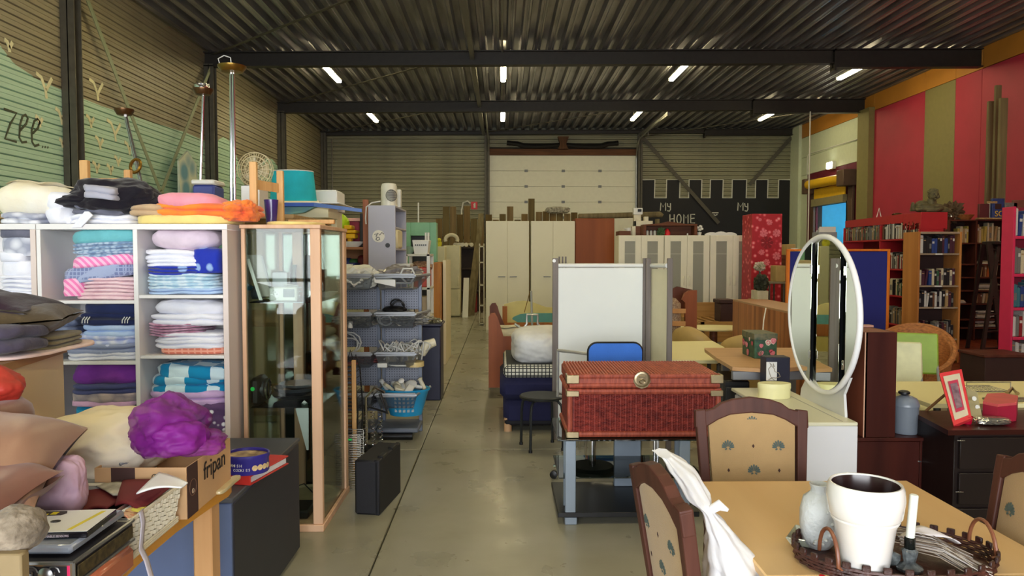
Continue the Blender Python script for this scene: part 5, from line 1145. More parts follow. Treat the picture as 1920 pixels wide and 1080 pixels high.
q('red_lantern', 'bright red lantern on the brown shelf unit', 'lantern', MB().lathe([(.05, 0), (.055, .06), (.03, .1), (.012, .12), (0, .125)], (cx(1252, YA+.05), YA+.1, z), 6), mat('lantern_red', (216, 30, 40), .4))
q('white_figurine', 'tiny white figurine at the end of the brown shelf unit', 'ornament', MB().blob((cx(1290, YA+.05), YA+.1, z+.02), (.015, .015, .02), .05, 2, 1, 3), WPL)
pf_ = T('white_flowers', 'white artificial flowers in a small pot beside the brown shelf', 'plant', (cx(1315, YA), YA+.15, z)); MB().lathe([(.03, 0), (.04, .06), (.0, .06)], (0, 0, 0), 14).build('pot', WPL, pf_, local=True)
for dx, dz in ((-.03, .14), (.02, .16), (.04, .12), (0, .10)): MB().blob((dx, 0, dz), (.03, .025, .022), .4, 4, 2, 3).build('flower', WPL, pf_, local=True); MB().tube([(0, 0, .05), (dx, 0, dz)], .004, 5).build('stalk', MC['leaf_green'], pf_, local=True)
# white scalloped headboard behind
a, b_, z0, z1 = ext(1322, 430, 1382, 441, YA+.55); pts = [(a, 0), (b_, 0), (b_, z0+.02)]
for i in range(13): t_ = i/12; x = b_+(a-b_)*t_; pts.append((x, z0+.02+.03*sin(pi*t_)+.02*abs(sin(pi*t_*3))))
q('scalloped_headboard', 'white scalloped headboard rising behind the glass-door wardrobes', 'headboard', MB().prism(pts, YA+.55, YA+.59), WHITE)
dfz = z
dl = T('doll_house', 'cream toy house with small rooms and railings on the wardrobe corner', 'toy', (cx(1213, YA), YA+.4, z))
for x0, y0, x1, y1, yo in ((1185, 424, 1192, 441, .35), (1189, 414, 1224, 424, .38), (1189, 410, 1193, 424, .38), (1208, 406, 1216, 415, .4), (1188, 390, 1205, 402, .45), (1189, 401, 1202, 414, .47)):
    a, b_, z0, z1 = ext(x0, y0, x1, y1, YA+yo); B(a, b_, YA+yo, YA+yo+.12, z0, z1, .004).build('room_block', IV if x0 != 1188 else WPL, dl)
a, b_, z0, z1 = ext(1196, 392, 1203, 397, YA+.44); B(a, b_, YA+.44, YA+.452, z0, z1, .001).build('opening', BLACK, dl)
B(cx(1190, YA+.4), cx(1224, YA+.4), YA+.36, YA+.6, z, zz(424, YA+.38), .004).build('base_block', DB, dl)
q('white_jug', 'white jug with a spout standing beside the toy house', 'jug', MB().lathe([(.035, 0), (.05, .05), (.04, .1), (.045, .14), (.0, .14)], (cx(1179, YA+.3), YA+.3, z), 18).tube([(cx(1179, YA+.3)-.04, YA+.3, z+.11), (cx(1179, YA+.3)-.09, YA+.3, z+.13)], .012, 6), WPL)
q('dark_box', 'dark brown flat box at the outer end of the glass-door wardrobes', 'box', pb(1161, 433, 1183, 441, YA+.2, .4, zb=z), DB)
# red floral panel
YP = 12.4
fp = T('floral_screen', 'tall red screen printed with pink flowers standing before the black mural', 'panel', (cx(1438, YP), YP+.2, 0))
RF = mat('red_floral_print', (178, 30, 44), .5, col2=(240, 130, 140), pat='floral', ps=11); RF.node_tree.nodes['Color Ramp'].color_ramp.elements[0].color = (*lin((240, 140, 150)), 1)
for e_, c_ in zip(RF.node_tree.nodes['Color Ramp'].color_ramp.elements, ((240, 150, 150), (214, 60, 76), (178, 26, 40))): e_.color = (*lin(c_), 1)
pb(1408, 401, 1467, 560, YP, .5, zb=0).build('panel_body', RF, fp)
rr = random.Random(9)
for i, (x, y, r) in enumerate(((1443, 417, .05), (1432, 437, .07), (1456, 437, .07), (1438, 455, .11), (1428, 473, .05), (1456, 480, .07), (1437, 492, .06), (1425, 412, .03))):
    c = at(x, y, YP); n = 7; mb = MB()
    for k in range(n):
        a = 2*pi*k/n; mb.prism([(c.x+r*.15*cos(a-.6), c.z+r*.15*sin(a-.6)), (c.x+r*.9*cos(a-.34), c.z+r*.9*sin(a-.34)), (c.x+r*cos(a), c.z+r*sin(a)), (c.x+r*.9*cos(a+.34), c.z+r*.9*sin(a+.34)), (c.x+r*.15*cos(a+.6), c.z+r*.15*sin(a+.6))], YP-.004-.0005*(i % 3), YP-.001)
    mb.build('printed_flower', mat('print_%d' % (i == 3), (150, 18, 30) if i == 3 else (236, 120, 130), .5), fp, smooth=False)
# blue notice board
YN = 9.2
bn = T('notice_board', 'blue felt notice board in an orange wooden frame', 'board', (cx(1570, YN), YN, 0)); OR = wood('board_orange', (224, 128, 44), (200, 104, 30), .45, 'z')
a, b_, z0, z1 = ext(1473, 467, 1669, 650, YN)
B(a+.03, b_-.03, YN, YN+.03, .35, z1-.03, .002).build('felt', mat('felt_blue', (34, 40, 120), .95, var=.04), bn)
for x in (a, b_-.035): B(x, x+.035, YN-.01, YN+.04, .0, z1-.02, .003).build('frame_post', OR, bn)
B(a, b_, YN-.012, YN+.042, z1-.025, z1, .003).build('frame_rail', OR, bn); B(a, b_, YN-.012, YN+.042, .32, .35, .003).build('frame_rail', OR, bn)
q('label_strip', 'small white label on the top rail of the blue notice board', 'label', B(cx(1484, YN), cx(1496, YN), YN-.01, YN+.03, z1, z1+.008, .001), WPL)
# desk and goods between wardrobes and notice board
YD = 11.6
dt = T('side_table', 'grey-topped open side table behind the notice board post', 'table', (cx(1455, YD), YD+.2, 0))
B(cx(1443, YD), cx(1474, YD), YD, YD+.5, zz(529, YD)-.03, zz(529, YD), .004).build('tabletop', mat('grey_top', (140, 128, 104), .5), dt)
for x in (1444, 1471):
    for y in (YD+.02, YD+.44): B(cx(x, YD), cx(x+2.4, YD), y, y+.03, 0, zz(529, YD)-.03, .003).build('leg', STEEL, dt)
q('brown_case', 'dark brown case standing under the grey-topped side table', 'case', B(cx(1447, YD), cx(1466, YD), YD+.1, YD+.4, 0, .72, .01), mat('case_brown', (96, 56, 38), .5))
q('tan_carton', 'tan carton on the grey-topped side table', 'box', pb(1455, 498, 1473, 522, YD+.1, .25, zb=zz(529, YD)+.001), mat('carton_tan', (190, 160, 100), .6))
q('green_bag', 'green and black bag slumped between the wardrobes and the side table', 'bag', MB().blob((cx(1432, YD), YD+.1, zz(532, YD)), (.10, .12, .13), .3, 3, 7, 4, ridge=.6), mat('bag_green', (60, 66, 40), .7, col2=(24, 26, 20), scale=6))
q('white_stereo', 'cream radio with a dark front on the low cupboard by the wardrobes', 'radio', pb(1420, 545, 1441, 563, YD, .3, zb=zz(563, YD)), IV)
q('low_cupboard', 'low tan cupboard under the cream radio', 'cupboard', B(cx(1419, YD), cx(1443, YD), YD, YD+.4, 0, zz(563, YD)-.001, .006), mat('carton_tan', (190, 160, 100)))
q('flower_posy', 'white and pink artificial flowers in front of the red floral panel', 'flowers', MB().blob((cx(1425, 12), 12.0, zz(500, 12)), (.07, .06, .06), .5, 4, 4, 4, ridge=.7), mat('posy', (232, 210, 200), .7, col2=(120, 130, 80), scale=14))
q('posy_stand', 'slim dark stand carrying the artificial posy', 'stand', MB().tube([(cx(1425, 12), 12.0, 0), (cx(1425, 12), 12.0, zz(506, 12))], .015, 8).lathe([(.06, 0), (.06, .02), (.02, .03)], (cx(1425, 12), 12.0, 0), 16), DGREY)
# room divider
SCW = wood('divider_grey_wood', (128, 118, 110), (104, 96, 90), .55, 'z'); CAN = mat('divider_canvas', (232, 234, 226), .7, var=.03, scale=2)
ds = T('room_divider', 'folding room divider of pale canvas panels in grey wooden frames', 'room divider', (cx(1140, 6.3), 6.35, 0))
YV = 6.2
def postv(x0, x1, yt, Y, yb=None): a, b_, z0, z1 = ext(x0, yt, x1, 600, Y); B(a, b_, Y, Y+.03, .0 if yb is None else yb, z1, .003).build('post', SCW, ds); return a, b_, z1
p1 = postv(1036, 1047, 484, YV); p2 = postv(1205, 1216, 484, YV); p3 = postv(1251, 1262, 484, YV-.35); p4 = postv(1211, 1221, 484, YV-.03)
zr = zz(498, YV)
B(p1[1], p2[0], YV+.012, YV+.018, .08, zr-.02, .001).build('canvas_panel', CAN, ds)
MB().tube([(p1[1], YV+.015, zr), (p2[0], YV+.015, zr)], .018, 10).build('top_roller', WPL, ds); MB().tube([(p1[1], YV+.015, .08), (p2[0], YV+.015, .08)], .018, 10).build('bottom_roller', WPL, ds)
a = Vector((p4[1], YV-.0, 0)); b_ = Vector((p3[0], YV-.33, 0))
MB().add([(p.x, p.y+q1, z) for p in (a, b_) for q1 in (0, .004) for z in (.08, zz(505, YV-.2))], [[0, 1, 3, 2], [4, 6, 7, 5], [0, 4, 5, 1], [2, 3, 7, 6], [0, 2, 6, 4], [1, 5, 7, 3]]).build('canvas_panel', mat('divider_canvas_cream', (222, 214, 180), .7, var=.03), ds, smooth=False)
MB().tube([(a.x, a.y, zz(498, YV)), (b_.x, b_.y, zz(498, YV-.3)-.0)], .018, 10).build('top_roller', WPL, ds)
for px in (1049, 1055, 1061): aa, bb_, z0, z1 = ext(px-1.5, 481, px+1.5, 497, YV+.25); B(aa, bb_, YV+.25, YV+.27, .0, z1, .002).build('folded_frame', SCW, ds)
o = disc(.014, .004, 14).build('cap', WPL, ds, local=True); o.rotation_euler = (pi/2, 0, 0); c = at(1039, 489, YV); o.location = (c.x-ds.location.x, YV-ds.location.y, c.z)
# wooden bed, mattresses and things by the aisle
BEDW = wood('red_bed_wood', (158, 88, 50), (126, 66, 36), .5, 'z', 3)
YBd = 8.0
bd = T('wooden_bed', 'red-brown wooden bed with curved head panels beside the aisle', 'bed', (cx(985, YBd), 9.0, 0))
def poly(pts, Y): return [(at(x, y, Y).x, at(x, y, Y).z) for x, y in pts]
a = poly([(916, 595), (920, 588), (928, 587), (933, 595), (944, 631), (1030, 631), (1030, 645)], YBd)
zl_ = .12
MB().prism(a+[(a[-1][0], zl_), (a[0][0], zl_), (a[0][0], .0), (a[0][0], .3)][:3], YBd, YBd+.05).build('end_panel', BEDW, bd)
b2_ = poly([(918, 575), (922, 569), (929, 568), (933, 575), (936, 586), (947, 612), (941, 622)], YBd+1.0)
MB().prism(b2_+[(b2_[-1][0], .1), (b2_[0][0], .1)], YBd+1.0, YBd+1.05).build('end_panel', wood('dark_bed_wood', (110, 62, 42), (84, 44, 28), .5, 'z', 3), bd)
x0 = cx(920, YBd); x1 = cx(1030, YBd)
B(x0, x0+.03, YBd+.05, YBd+1.0, .25, .45, .004).build('side_rail', BEDW, bd); B(x1-.03, x1, YBd+.05, YBd+1.0, .25, .45, .004).build('side_rail', BEDW, bd)
B(x0+.03, x1-.03, YBd+.06, YBd+.98, .4, .60, .04).build('mattress', mat('mattress_cream', (232, 220, 176), .8, bump=.2), bd)
MB().soft((cx(955, 8.6), 8.65, .60), .4, .5, .12, 1, .02, 5, 2.6, seed=3, pil=.5).build('pillow', mat('grey_pillow', (206, 200, 176), .8), bd)
# navy sofa bed stack
YQ = 6.45; NAVY = mat('navy_fabric', (24, 26, 66), .9, var=.1, bump=.2, bs=200)
z0a = zz(712, YQ); z1a = zz(752, YQ)
sf = T('navy_folding_sofa', 'navy folding sofa of stacked cushions on wooden feet beside the aisle', 'sofa', (cx(985, YQ), YQ+.5, 0))
xa = cx(937, YQ); xb = cx(1036, YQ)
B(xa, xb+.5, YQ, YQ+1.1, zz(751, YQ), zz(711, YQ), .05).build('seat_cushion', NAVY, sf); B(xa+.03, xb+.5, YQ+.02, YQ+1.05, zz(800, YQ), zz(752, YQ), .05).build('base_cushion', NAVY, sf)
B(xa+.04, xb+.5, YQ+.03, YQ+1.0, .12, zz(801, YQ), .02).build('sofa_frame', mat('sofa_black', (16, 16, 26), .8), sf)
for x, y in ((xa+.07, YQ+.07), (xb+.4, YQ+.07), (xa+.07, YQ+.95), (xb+.4, YQ+.95)): MB().lathe([(.035, 0), (.035, .12)], (x, y, 0), 14).build('foot', wood('foot_beech', (200, 160, 120), (180, 140, 100), .5, 'z'), sf)
one('plaid_mattress', 'thin black and white plaid mattress on the navy folding sofa', 'mattress', B(xa+.03, xb+.48, YQ+.02, YQ+1.08, zz(710, YQ), zz(690, YQ)+.02, .03), mat('plaid', (214, 212, 196), .9, col2=(50, 52, 50), pat='check', ps=9.5, bump=.2))
zp_ = zz(690, YQ)+.021
one('white_duvet_bag', 'large white duvet in a cloth bag on the plaid mattress', 'duvet', MB().blob((cx(1012, YQ+.3), YQ+.42, zp_+.13), (.25, .33, .17), .10, 1.2, 5, 5, .78, .12, ex=3.2), mat('duvet_white', (226, 226, 222), .8, bump=.2, bs=12), ang=80)
# stool
bs_ = T('black_stool', 'round black stool with bent metal legs in front of the navy sofa', 'stool', (cx(1017, 5.9), 5.95, 0)); cxs, cys = cx(1017, 5.9), 5.95; zs = zz(741, 5.95); STB = mat('stool_black', (26, 30, 30), .45, var=.1)
MB().lathe([(.165, zs-.028), (.178, zs-.02), (.18, zs-.008), (.172, zs), (0, zs-.002)], (cxs, cys, 0), 40).build('seat', STB, bs_)
for i in range(4):
    a = pi/4+i*pi/2+.25; dx, dy = cos(a), sin(a)
    MB().tube([(cxs+.05*dx, cys+.05*dy, zs-.03), (cxs+.14*dx, cys+.14*dy, zs-.035), (cxs+.175*dx, cys+.175*dy, zs-.07), (cxs+.185*dx, cys+.185*dy, zs-.14), (cxs+.19*dx, cys+.19*dy, .012)], .011, 8).build('leg', STB, bs_)
    MB().lathe([(.015, 0), (.015, .02)], (cxs+.19*dx, cys+.19*dy, 0), 10).build('rubber_foot', BLACK, bs_)
# blue chair behind the trunk
bc2 = T('blue_chair', 'visitor chair with a bright blue upholstered back behind the wicker trunk', 'chair', (cx(1150, 5.5), 5.5, 0))
a, b_, z0, z1 = ext(1104, 644, 1204, 690, 5.3)
BF = mat('blue_upholstery', (60, 118, 214), .85, var=.06, bump=.2, bs=150)
pts = []; r = .06; hgt = .38
for (cx_, cz_, a0) in ((b_-r, z1-r, 0), (a+r, z1-r, 90), (a+r, z1-hgt+r, 180), (b_-r, z1-hgt+r, 270)): pts += arc(cx_, cz_, r, r, a0, a0+90, 6)
MB().prism(pts, 5.30, 5.34).build('backrest', BF, bc2); MB().tube([(p[0], 5.32, p[1]) for p in pts], .012, 6, True).build('backrest_piping', BLACK, bc2)
MB().soft(((a+b_)/2, 5.56, .43), .42, .42, .06, 1, .004, 5, 5, seed=2).build('seat', BF, bc2)
for x in (a-.01, b_+.01):
    MB().tube([(x, 5.33, z1-.15), (x, 5.33, .42), (x, 5.40, .02)], .011, 7).build('back_leg', CHROME, bc2); MB().tube([(x, 5.76, .43), (x, 5.80, .02)], .011, 7).build('front_leg', CHROME, bc2)
MB().tube([at(1046, 657, 5.6), at(1075, 660, 5.45), at(1106, 664, 5.34)], .012, 8).build('arm_rail', mat('pale_metal', (206, 204, 196), .35, .6), bc2)
MB().tube([at(1046, 657, 5.6), at(1046, 657, 5.6)+Vector((-.0, .02, -.35)), (a-.01, 5.76, .43)], .012, 8).build('arm_rail', MC['pale_metal'], bc2)
# headboard of painted boat shape and drying frame
YH = 9.9
hb2 = T('painted_headboard', 'curved yellow headboard painted with a teal pool shape behind the wooden bed', 'headboard', (cx(990, YH), YH, 0))
up = poly([(945, 571), (955, 568), (968, 565), (982, 564), (996, 566), (1010, 571), (1024, 576), (1046, 577)], YH)
MB().prism(up+[(up[-1][0], .3), (up[0][0], .3)], YH, YH+.04).build('board', mat('headboard_yellow', (214, 200, 120), .5, var=.06), hb2)
up2 = poly([(960, 598), (963, 594), (975, 589), (990, 587), (1046, 587), (1046, 604), (970, 604)], YH)
MB().prism(up2, YH-.006, YH).build('painted_pool', mat('pool_teal', (90, 160, 150), .5), hb2, smooth=False)
o_ = poly([(942, 574), (951, 574), (951, 606), (942, 606)], YH); MB().prism([o_[0], o_[1], (o_[1][0], 0), (o_[0][0], 0)], YH-.03, YH+.03).build('post', wood('head_post', (176, 110, 50), (150, 90, 40), .5, 'z'), hb2)
B(up[0][0], up[-1][0], YH-.012, YH, .5, zz(605, YH), .003).build('rail', wood('head_post', (1, 1, 1), (1, 1, 1)), hb2)
B(up[-1][0]-.05, up[-1][0], YH-.02, YH+.03, 0, .5, .003).build('post', MC['head_post'], hb2)
YK = 7.7
lm = T('grey_lamp_frame', 'grey metal lamp frame with an upright rod standing over the wooden bed', 'lamp', (cx(998, YK), YK, 0)); GM = mat('grey_lamp_metal', (170, 172, 156), .4, .3)
rail = lambda pts, r=.012: MB().tube([at(x, y, YK) for x, y in pts], r, 7)
rail([(996, 545), (998, 616)], .012).build('rod', GM, lm)
rail([(994, 546), (983, 586)], .004).build('cable', BRASS, lm)
rail([(975, 618), (983, 614), (988, 607), (988, 590), (1008, 590), (1008, 607), (1014, 613), (1026, 617)], .013).build('bracket', mat('pale_metal', (206, 204, 196)), lm)
c = at(998, 622, YK); MB().lathe([(.168, -.07), (.17, .0), (.16, .005), (.02, .012), (0, .012)], (c.x, YK, c.z+.01), 32, 1, .8).build('drum', GM, lm)
MB().tube([(c.x, YK, .02), (c.x, YK, c.z-.05)], .03, 10).build('stand', GM, lm); MB().lathe([(.14, 0), (.14, .02), (.03, .03)], (c.x, YK, 0), 24).build('base', GM, lm)
rail([(965, 607), (975, 614), (984, 616)], .012).build('lamp_arm', GM, lm)
# glass TV stand and wicker trunk
YT_ = 4.24
tv = T('glass_tv_stand', 'television stand with grey pillars, glass shelves and a black base board under the wicker trunk', 'stand', (.76, 4.5, 0))
x0, x1 = at(1050, 0, YT_).x, 1.17; ztop = zz(826, 4.2); zmid = zz(901, 4.2)
TG = glass('tv_glass', (176, 200, 186), 1.4, .02, .05, (90, 110, 96)); PIL = mat('pillar_grey', (136, 148, 160), .4, .2, var=.03)
B(x0-.01, x1, 4.2, 4.78, ztop-.008, ztop, 0).build('glass_shelf', TG, tv); B(x0+.0, x1, 4.24, 4.72, zmid-.006, zmid, 0).build('glass_shelf', TG, tv)
zb1 = zz(965, 4.2)
B(x0-.005, x1-.03, 4.22, 4.80, zb1-.03, zb1+.0, .003).build('base_board', BLACK, tv)
for x in (x0+.035, x1-.15):
    for y in (4.215, 4.33): B(x-.0, x+.062, y, y+.022, zb1, ztop-.009, .004).build('pillar', PIL, tv);
    B(x+.0, x+.07, 4.22, 4.27, 0, zb1-.031, .004).build('foot', PIL, tv)
B(.72, .89, 4.70, 4.74, zb1+.0, ztop-.009, .004).build('rear_pillar', PIL, tv)
o = disc(.03, .003, 20).build('cable_hole', BLACK, tv, local=True); o.rotation_euler = (pi/2, 0, 0); o.location = (.815-.76, .197, ztop-.07)
B(.81, .835, 4.69, 4.699, ztop-.10, ztop-.04, .002).build('bracket', WPL, tv)
for x in (.935, .955): MB().tube([(x, 4.5, zb1), (x, 4.5, ztop-.009)], .009, 10).build('chrome_tube', CHROME, tv)
# office chair base behind
oc2 = T('office_chair_base', 'black and chrome castor base seen through the glass shelves', 'castor base', (.62, 5.03, 0))
for i in range(5):
    a = i*2*pi/5+.3; dx, dy = cos(a), sin(a)
    MB().tube([(.62+.03*dx, 5.03+.03*dy, .13), (.62+.27*dx, 5.03+.27*dy, .085)], [.022, .014], 8).build('spoke', BLACK if i % 2 else CHROME, oc2)
    o = MB().lathe([(.01, -.02), (.027, -.016), (.027, .016), (.01, .02)], (0, 0, 0), 18).build('castor', BLACK, oc2, local=True); o.rotation_euler = (pi/2, 0, a); o.location = (.27*dx, .27*dy, .028)
MB().tube([(.62, 5.03, .11), (.62, 5.03, .42)], .025, 10).build('column', CHROME, oc2); MB().lathe([(.14, .42), (.16, .44), (.16, .47), (0, .48)], (.62, 5.03, 0), 24).build('seat_plate', BLACK, oc2)
# wicker trunk
YTR = 4.25
WK = mat('wicker_red', (164, 66, 54), .55, col2=(96, 30, 28), scale=26, stretch=(1, 1, 3), bump=.3, bs=90); WKL = mat('wicker_binding', (176, 84, 60), .55, col2=(128, 52, 38), scale=18, stretch=(4, 1, 1), bump=.3, bs=60)
a, b_, z0, z1 = ext(1067, 700, 1349, 830, YTR); z0 = ztop+.002; dpt = .52
wt = T('wicker_chest', 'large red-brown wicker trunk with metal corners and a round clasp on the glass stand', 'chest', ((a+b_)/2, YTR+dpt/2, z0))
hl = z1-.085
B(a+.012, b_-.012, YTR+.012, YTR+dpt-.012, z0+.01, hl-.01, .005).build('basket_core', WK, wt)
# stakes: vertical ribs on the faces
mb = MB(); n = 27; w = b_-a-.06
for i in range(n+1):
    x = a+.03+w*i/n; mb.tube([(x, YTR+.008, z0+.03), (x, YTR+.008, hl-.03)], .0065, 6)
for i in range(14):
    y = YTR+.04+(dpt-.08)*i/13
    mb.tube([(a+.008, y, z0+.03), (a+.008, y, hl-.03)], .006, 6); mb.tube([(b_-.008, y, z0+.03), (b_-.008, y, hl-.03)], .006, 6)
o = mb.build('wicker_stakes', WK, wt); o['kind'] = 'stuff'
mb = MB(); nr = 44
for j in range(nr):
    z = z0+.035+(hl-z0-.07)*j/(nr-1); pts = []
    for i in range(n*2+1):
        x = a+.03+w*i/(2*n); pts.append((x, YTR+.008-.0075*cos(pi*(i/1.0)+(j % 2)*pi)*1.0, z))
    mb.tube(pts, .0032, 4)
    mb.tube([(b_-.0, YTR+.03, z), (b_-.0, YTR+dpt-.03, z)], .0032, 4); mb.tube([(a+.0, YTR+.03, z), (a+.0, YTR+dpt-.03, z)], .0032, 4)
o = mb.build('wicker_weave', WK, wt); o['kind'] = 'stuff'
def binding(p, q_, r, nm='bound_edge'):
    p, q_ = Vector(p), Vector(q_); L_n = (q_-p).length; k = int(L_n/.006); pts = [p+(q_-p)*i/k for i in range(k+1)]
    return MB().tube(pts, [r*(1 if i % 2 else .93) for i in range(k+1)], 8)
for z, r in ((z0+.018, .018), (hl-.018, .018)):
    for p, q_ in (((a, YTR, z), (b_, YTR, z)), ((a, YTR, z), (a, YTR+dpt, z)), ((b_, YTR, z), (b_, YTR+dpt, z))): binding(p, q_, r).build('bound_edge', WKL, wt)
for x in (a+.004, b_-.004): binding((x, YTR+.002, z0), (x, YTR+.002, hl), .016).build('bound_edge', WKL, wt)
ld = B(a-.004, b_+.004, YTR-.004, YTR+dpt+.004, hl+.006, z1-.012, .01).build('lid', WKL, wt)
for z in (hl+.016, z1-.016):
    binding((a, YTR, z), (b_, YTR, z), .015).build('bound_edge', WKL, ld)
mb = MB()
for i in range(46):
    x = a+.015+(b_-a-.03)*i/45; mb.tube([(x, YTR+.0, z1-.008), (x, YTR+dpt, z1-.008)], .0085, 5)
o = mb.build('lid_canes', mat('wicker_top', (196, 98, 66), .5, col2=(150, 66, 44), scale=24, bump=.3, bs=80), ld); o['kind'] = 'stuff'
NI = mat('aged_nickel', (176, 158, 124), .3, .9, var=.2)
for x in (a, b_):
    s = 1 if x == a else -1
    for z, hh in ((z1-.055, .05), (hl-.045, .034), (z0-.0, .036)):
        B(x-s*.012, x+s*.055, YTR-.022, YTR-.012, z, z+hh, .004).build('corner_plate', NI, wt); B(x-s*.018, x-s*.008, YTR-.02, YTR+.06, z, z+hh, .004).build('corner_plate', NI, wt)
cxk = at(1208, 0, YTR).x; ck = zz(711, YTR)
o = MB().lathe([(.042+.003*(0), 0), (.046, .004), (.04, .007), (.03, .006), (.0, .009)], (0, 0, 0), 14).build('clasp_plate', NI, wt, local=True); o.rotation_euler = (pi/2, 0, 0); o.location = (cxk-wt.location.x, -dpt/2-.022, ck-z0); o.scale = (1, 1, 1)
o = MB().lathe([(.05, 0), (.05, .002)], (0, 0, 0), 9).build('clasp_rim', NI, wt, local=True); o.rotation_euler = (pi/2, .2, 0); o.location = (cxk-wt.location.x, -dpt/2-.019, ck-z0-.006)
B(cxk-.02, cxk+.02, YTR-.036, YTR-.026, ck+.01, ck+.022, .002).build('clasp_bar', NI, wt); MB().tube([(cxk+.016*cos(t), YTR-.034, ck-.012+.012*sin(t)) for t in [i*pi/8 for i in range(16)]], .003, 5, True).build('clasp_ring', NI, wt)
# office desk and boxes
dk2 = T('office_desk', 'beech office desk with grey metal legs behind the wicker trunk', 'desk', (1.95, 5.4, 0)); DT = wood('desk_beech', (206, 164, 116), (188, 144, 98), .4, 'x', 3); GMT = mat('desk_grey_metal', (150, 152, 156), .4, .4, var=.04)
zd = .80
pts = [(p.x, p.y) for p in (atz(1322, 655, zd), atz(1344, 671, zd), atz(1373, 688, zd), atz(1440, 692, zd), atz(1475, 690, zd))]+[(2.35, 5.1), (2.35, 5.98), (atz(1322, 655, zd).x+.02, 5.98)]
MB().prism(pts, zd-.025, zd, 'xy').build('desktop', DT, dk2, smooth=False)
p = atz(1376, 697, zd-.03)
B(p.x, 2.3, p.y+.02, p.y+.06, zd-.09, zd-.03, .004).build('front_rail', GMT, dk2)
for (x, y) in ((1.9, 5.15), (2.28, 5.3), (2.28, 5.85), (1.75, 5.85)): B(x, x+.06, y, y+.05, .0, zd-.026, .006).build('leg', GMT, dk2)
B(1.72, 2.3, 5.3, 5.34, .3, .36, .004).build('stretcher', GMT, dk2)
bb2 = T('dark_drawer_unit', 'dark drawer unit between the trunk and the white dresser', 'drawers', (1.62, 5.2, 0)); B(1.52, 1.7, 5.05, 5.5, .02, zd-.11, .01).build('unit_body', BLACK, bb2)
for z in (.08, .28, .48): B(1.53, 1.69, 5.03, 5.05, z, z+.17, .004).build('drawer', DGREY, bb2)
fb = T('floral_box', 'square box covered in green, pink and white rose print on the office desk', 'box', (1.93, 5.5, zd))
xa, xb_ = at(1424, 0, 5.35).x, at(1467, 0, 5.35).x; zt4 = zz(627, 5.35)
FL1 = mat('rose_print_dark', (36, 62, 52), .5, col2=(64, 104, 74), scale=30)
B(xa, xb_, 5.35, 5.62, zd+.001, zt4, .003).build('box_body', FL1, fb); B(xa-.004, xb_+.004, 5.346, 5.624, zt4-.045, zt4+.002, .003).build('lid', mat('rose_print_lid', (52, 78, 62), .5, col2=(120, 112, 84), scale=30), fb)
rr = random.Random(4)
RC = [mat('rose_%d' % i, c, .5) for i, c in enumerate(((232, 150, 160), (184, 52, 70), (226, 220, 200), (214, 120, 130), (60, 110, 80)))]
def rose(mb_par, c, r, m, ax):
    for k in range(3):
        rk = r*(1-.3*k); n = 9; poly_ = []
        for i in range(n): a = 2*pi*i/n; q_ = rk*(1+.12*sin(a*3+k*2)); poly_.append((c[1 if ax == 'yz' else 0]+q_*cos(a), c[2]+q_*sin(a)))
        o = c[0] if ax == 'yz' else c[1]
        MB().prism(poly_, o-.0006*(k+1), o, ax).build('printed_rose', m if k != 1 else RC[3], mb_par, smooth=False)
for i in range(9):
    x = rr.uniform(xa+.02, xb_-.02); z = rr.uniform(zd+.03, zt4-.03); rose(fb, (x, 5.3445-.0003*i, z), rr.uniform(.012, .024), RC[i % 5], 'xz')
for i in range(9): y = rr.uniform(5.37, 5.6); z = rr.uniform(zd+.02, zt4-.02); rose(fb, (xa-.0052-.0003*i, y, z), rr.uniform(.014, .026), RC[(0, 3, 2, 1)[i % 4]], 'yz')
cordz = MB().tube([at(1430, 625, 5.6), at(1432, 600, 5.85), at(1436, 578, 6.1)], .005, 6); one('pale_cord', 'pale cord hanging over the striped wooden sideboard down to the floral box', 'cord', cordz, WPL)
# striped sideboard
SBW = mat('zebrano', (196, 128, 76), .4, col2=(130, 74, 38), scale=11, spec=.25, stretch=(1, 1, .02), bump=.05, bs=20)
sbt = 1.0
p0, p1 = atz(1374, 561, sbt), atz(1478, 584, sbt)
sbd = T('striped_sideboard', 'long striped brown wood sideboard running away from the floral box', 'sideboard', ((p0.x+p1.x)/2+.25, (p0.y+p1.y)/2, 0))
ang_ = atan2(p1.x-p0.x, p0.y-p1.y)
mb = MB(); mb.M = Matrix.Translation((p1.x, p1.y, 0)) @ Matrix.Rotation(ang_, 4, 'Z'); Ls = (p0-p1).length
mb.box(.0, .42, -.5, Ls, sbt-.02, sbt, .002); mb.build('top_board', mat('zebrano_top', (178, 138, 96), .35, var=.08), sbd)
for k in range(4):
    mb = MB(); mb.M = Matrix.Translation((p1.x, p1.y, 0)) @ Matrix.Rotation(ang_, 4, 'Z'); s_ = (Ls+.5)/4; mb.box(0, .02, -.5+k*s_+.002, -.5+(k+1)*s_-.002, .02, sbt-.02, .002); mb.build('side_panel', SBW, sbd)
mb = MB(); mb.M = Matrix.Translation((p1.x, p1.y, 0)) @ Matrix.Rotation(ang_, 4, 'Z'); mb.box(.02, .42, -.5, Ls, .02, sbt-.021, .002); mb.build('carcass', SBW, sbd)
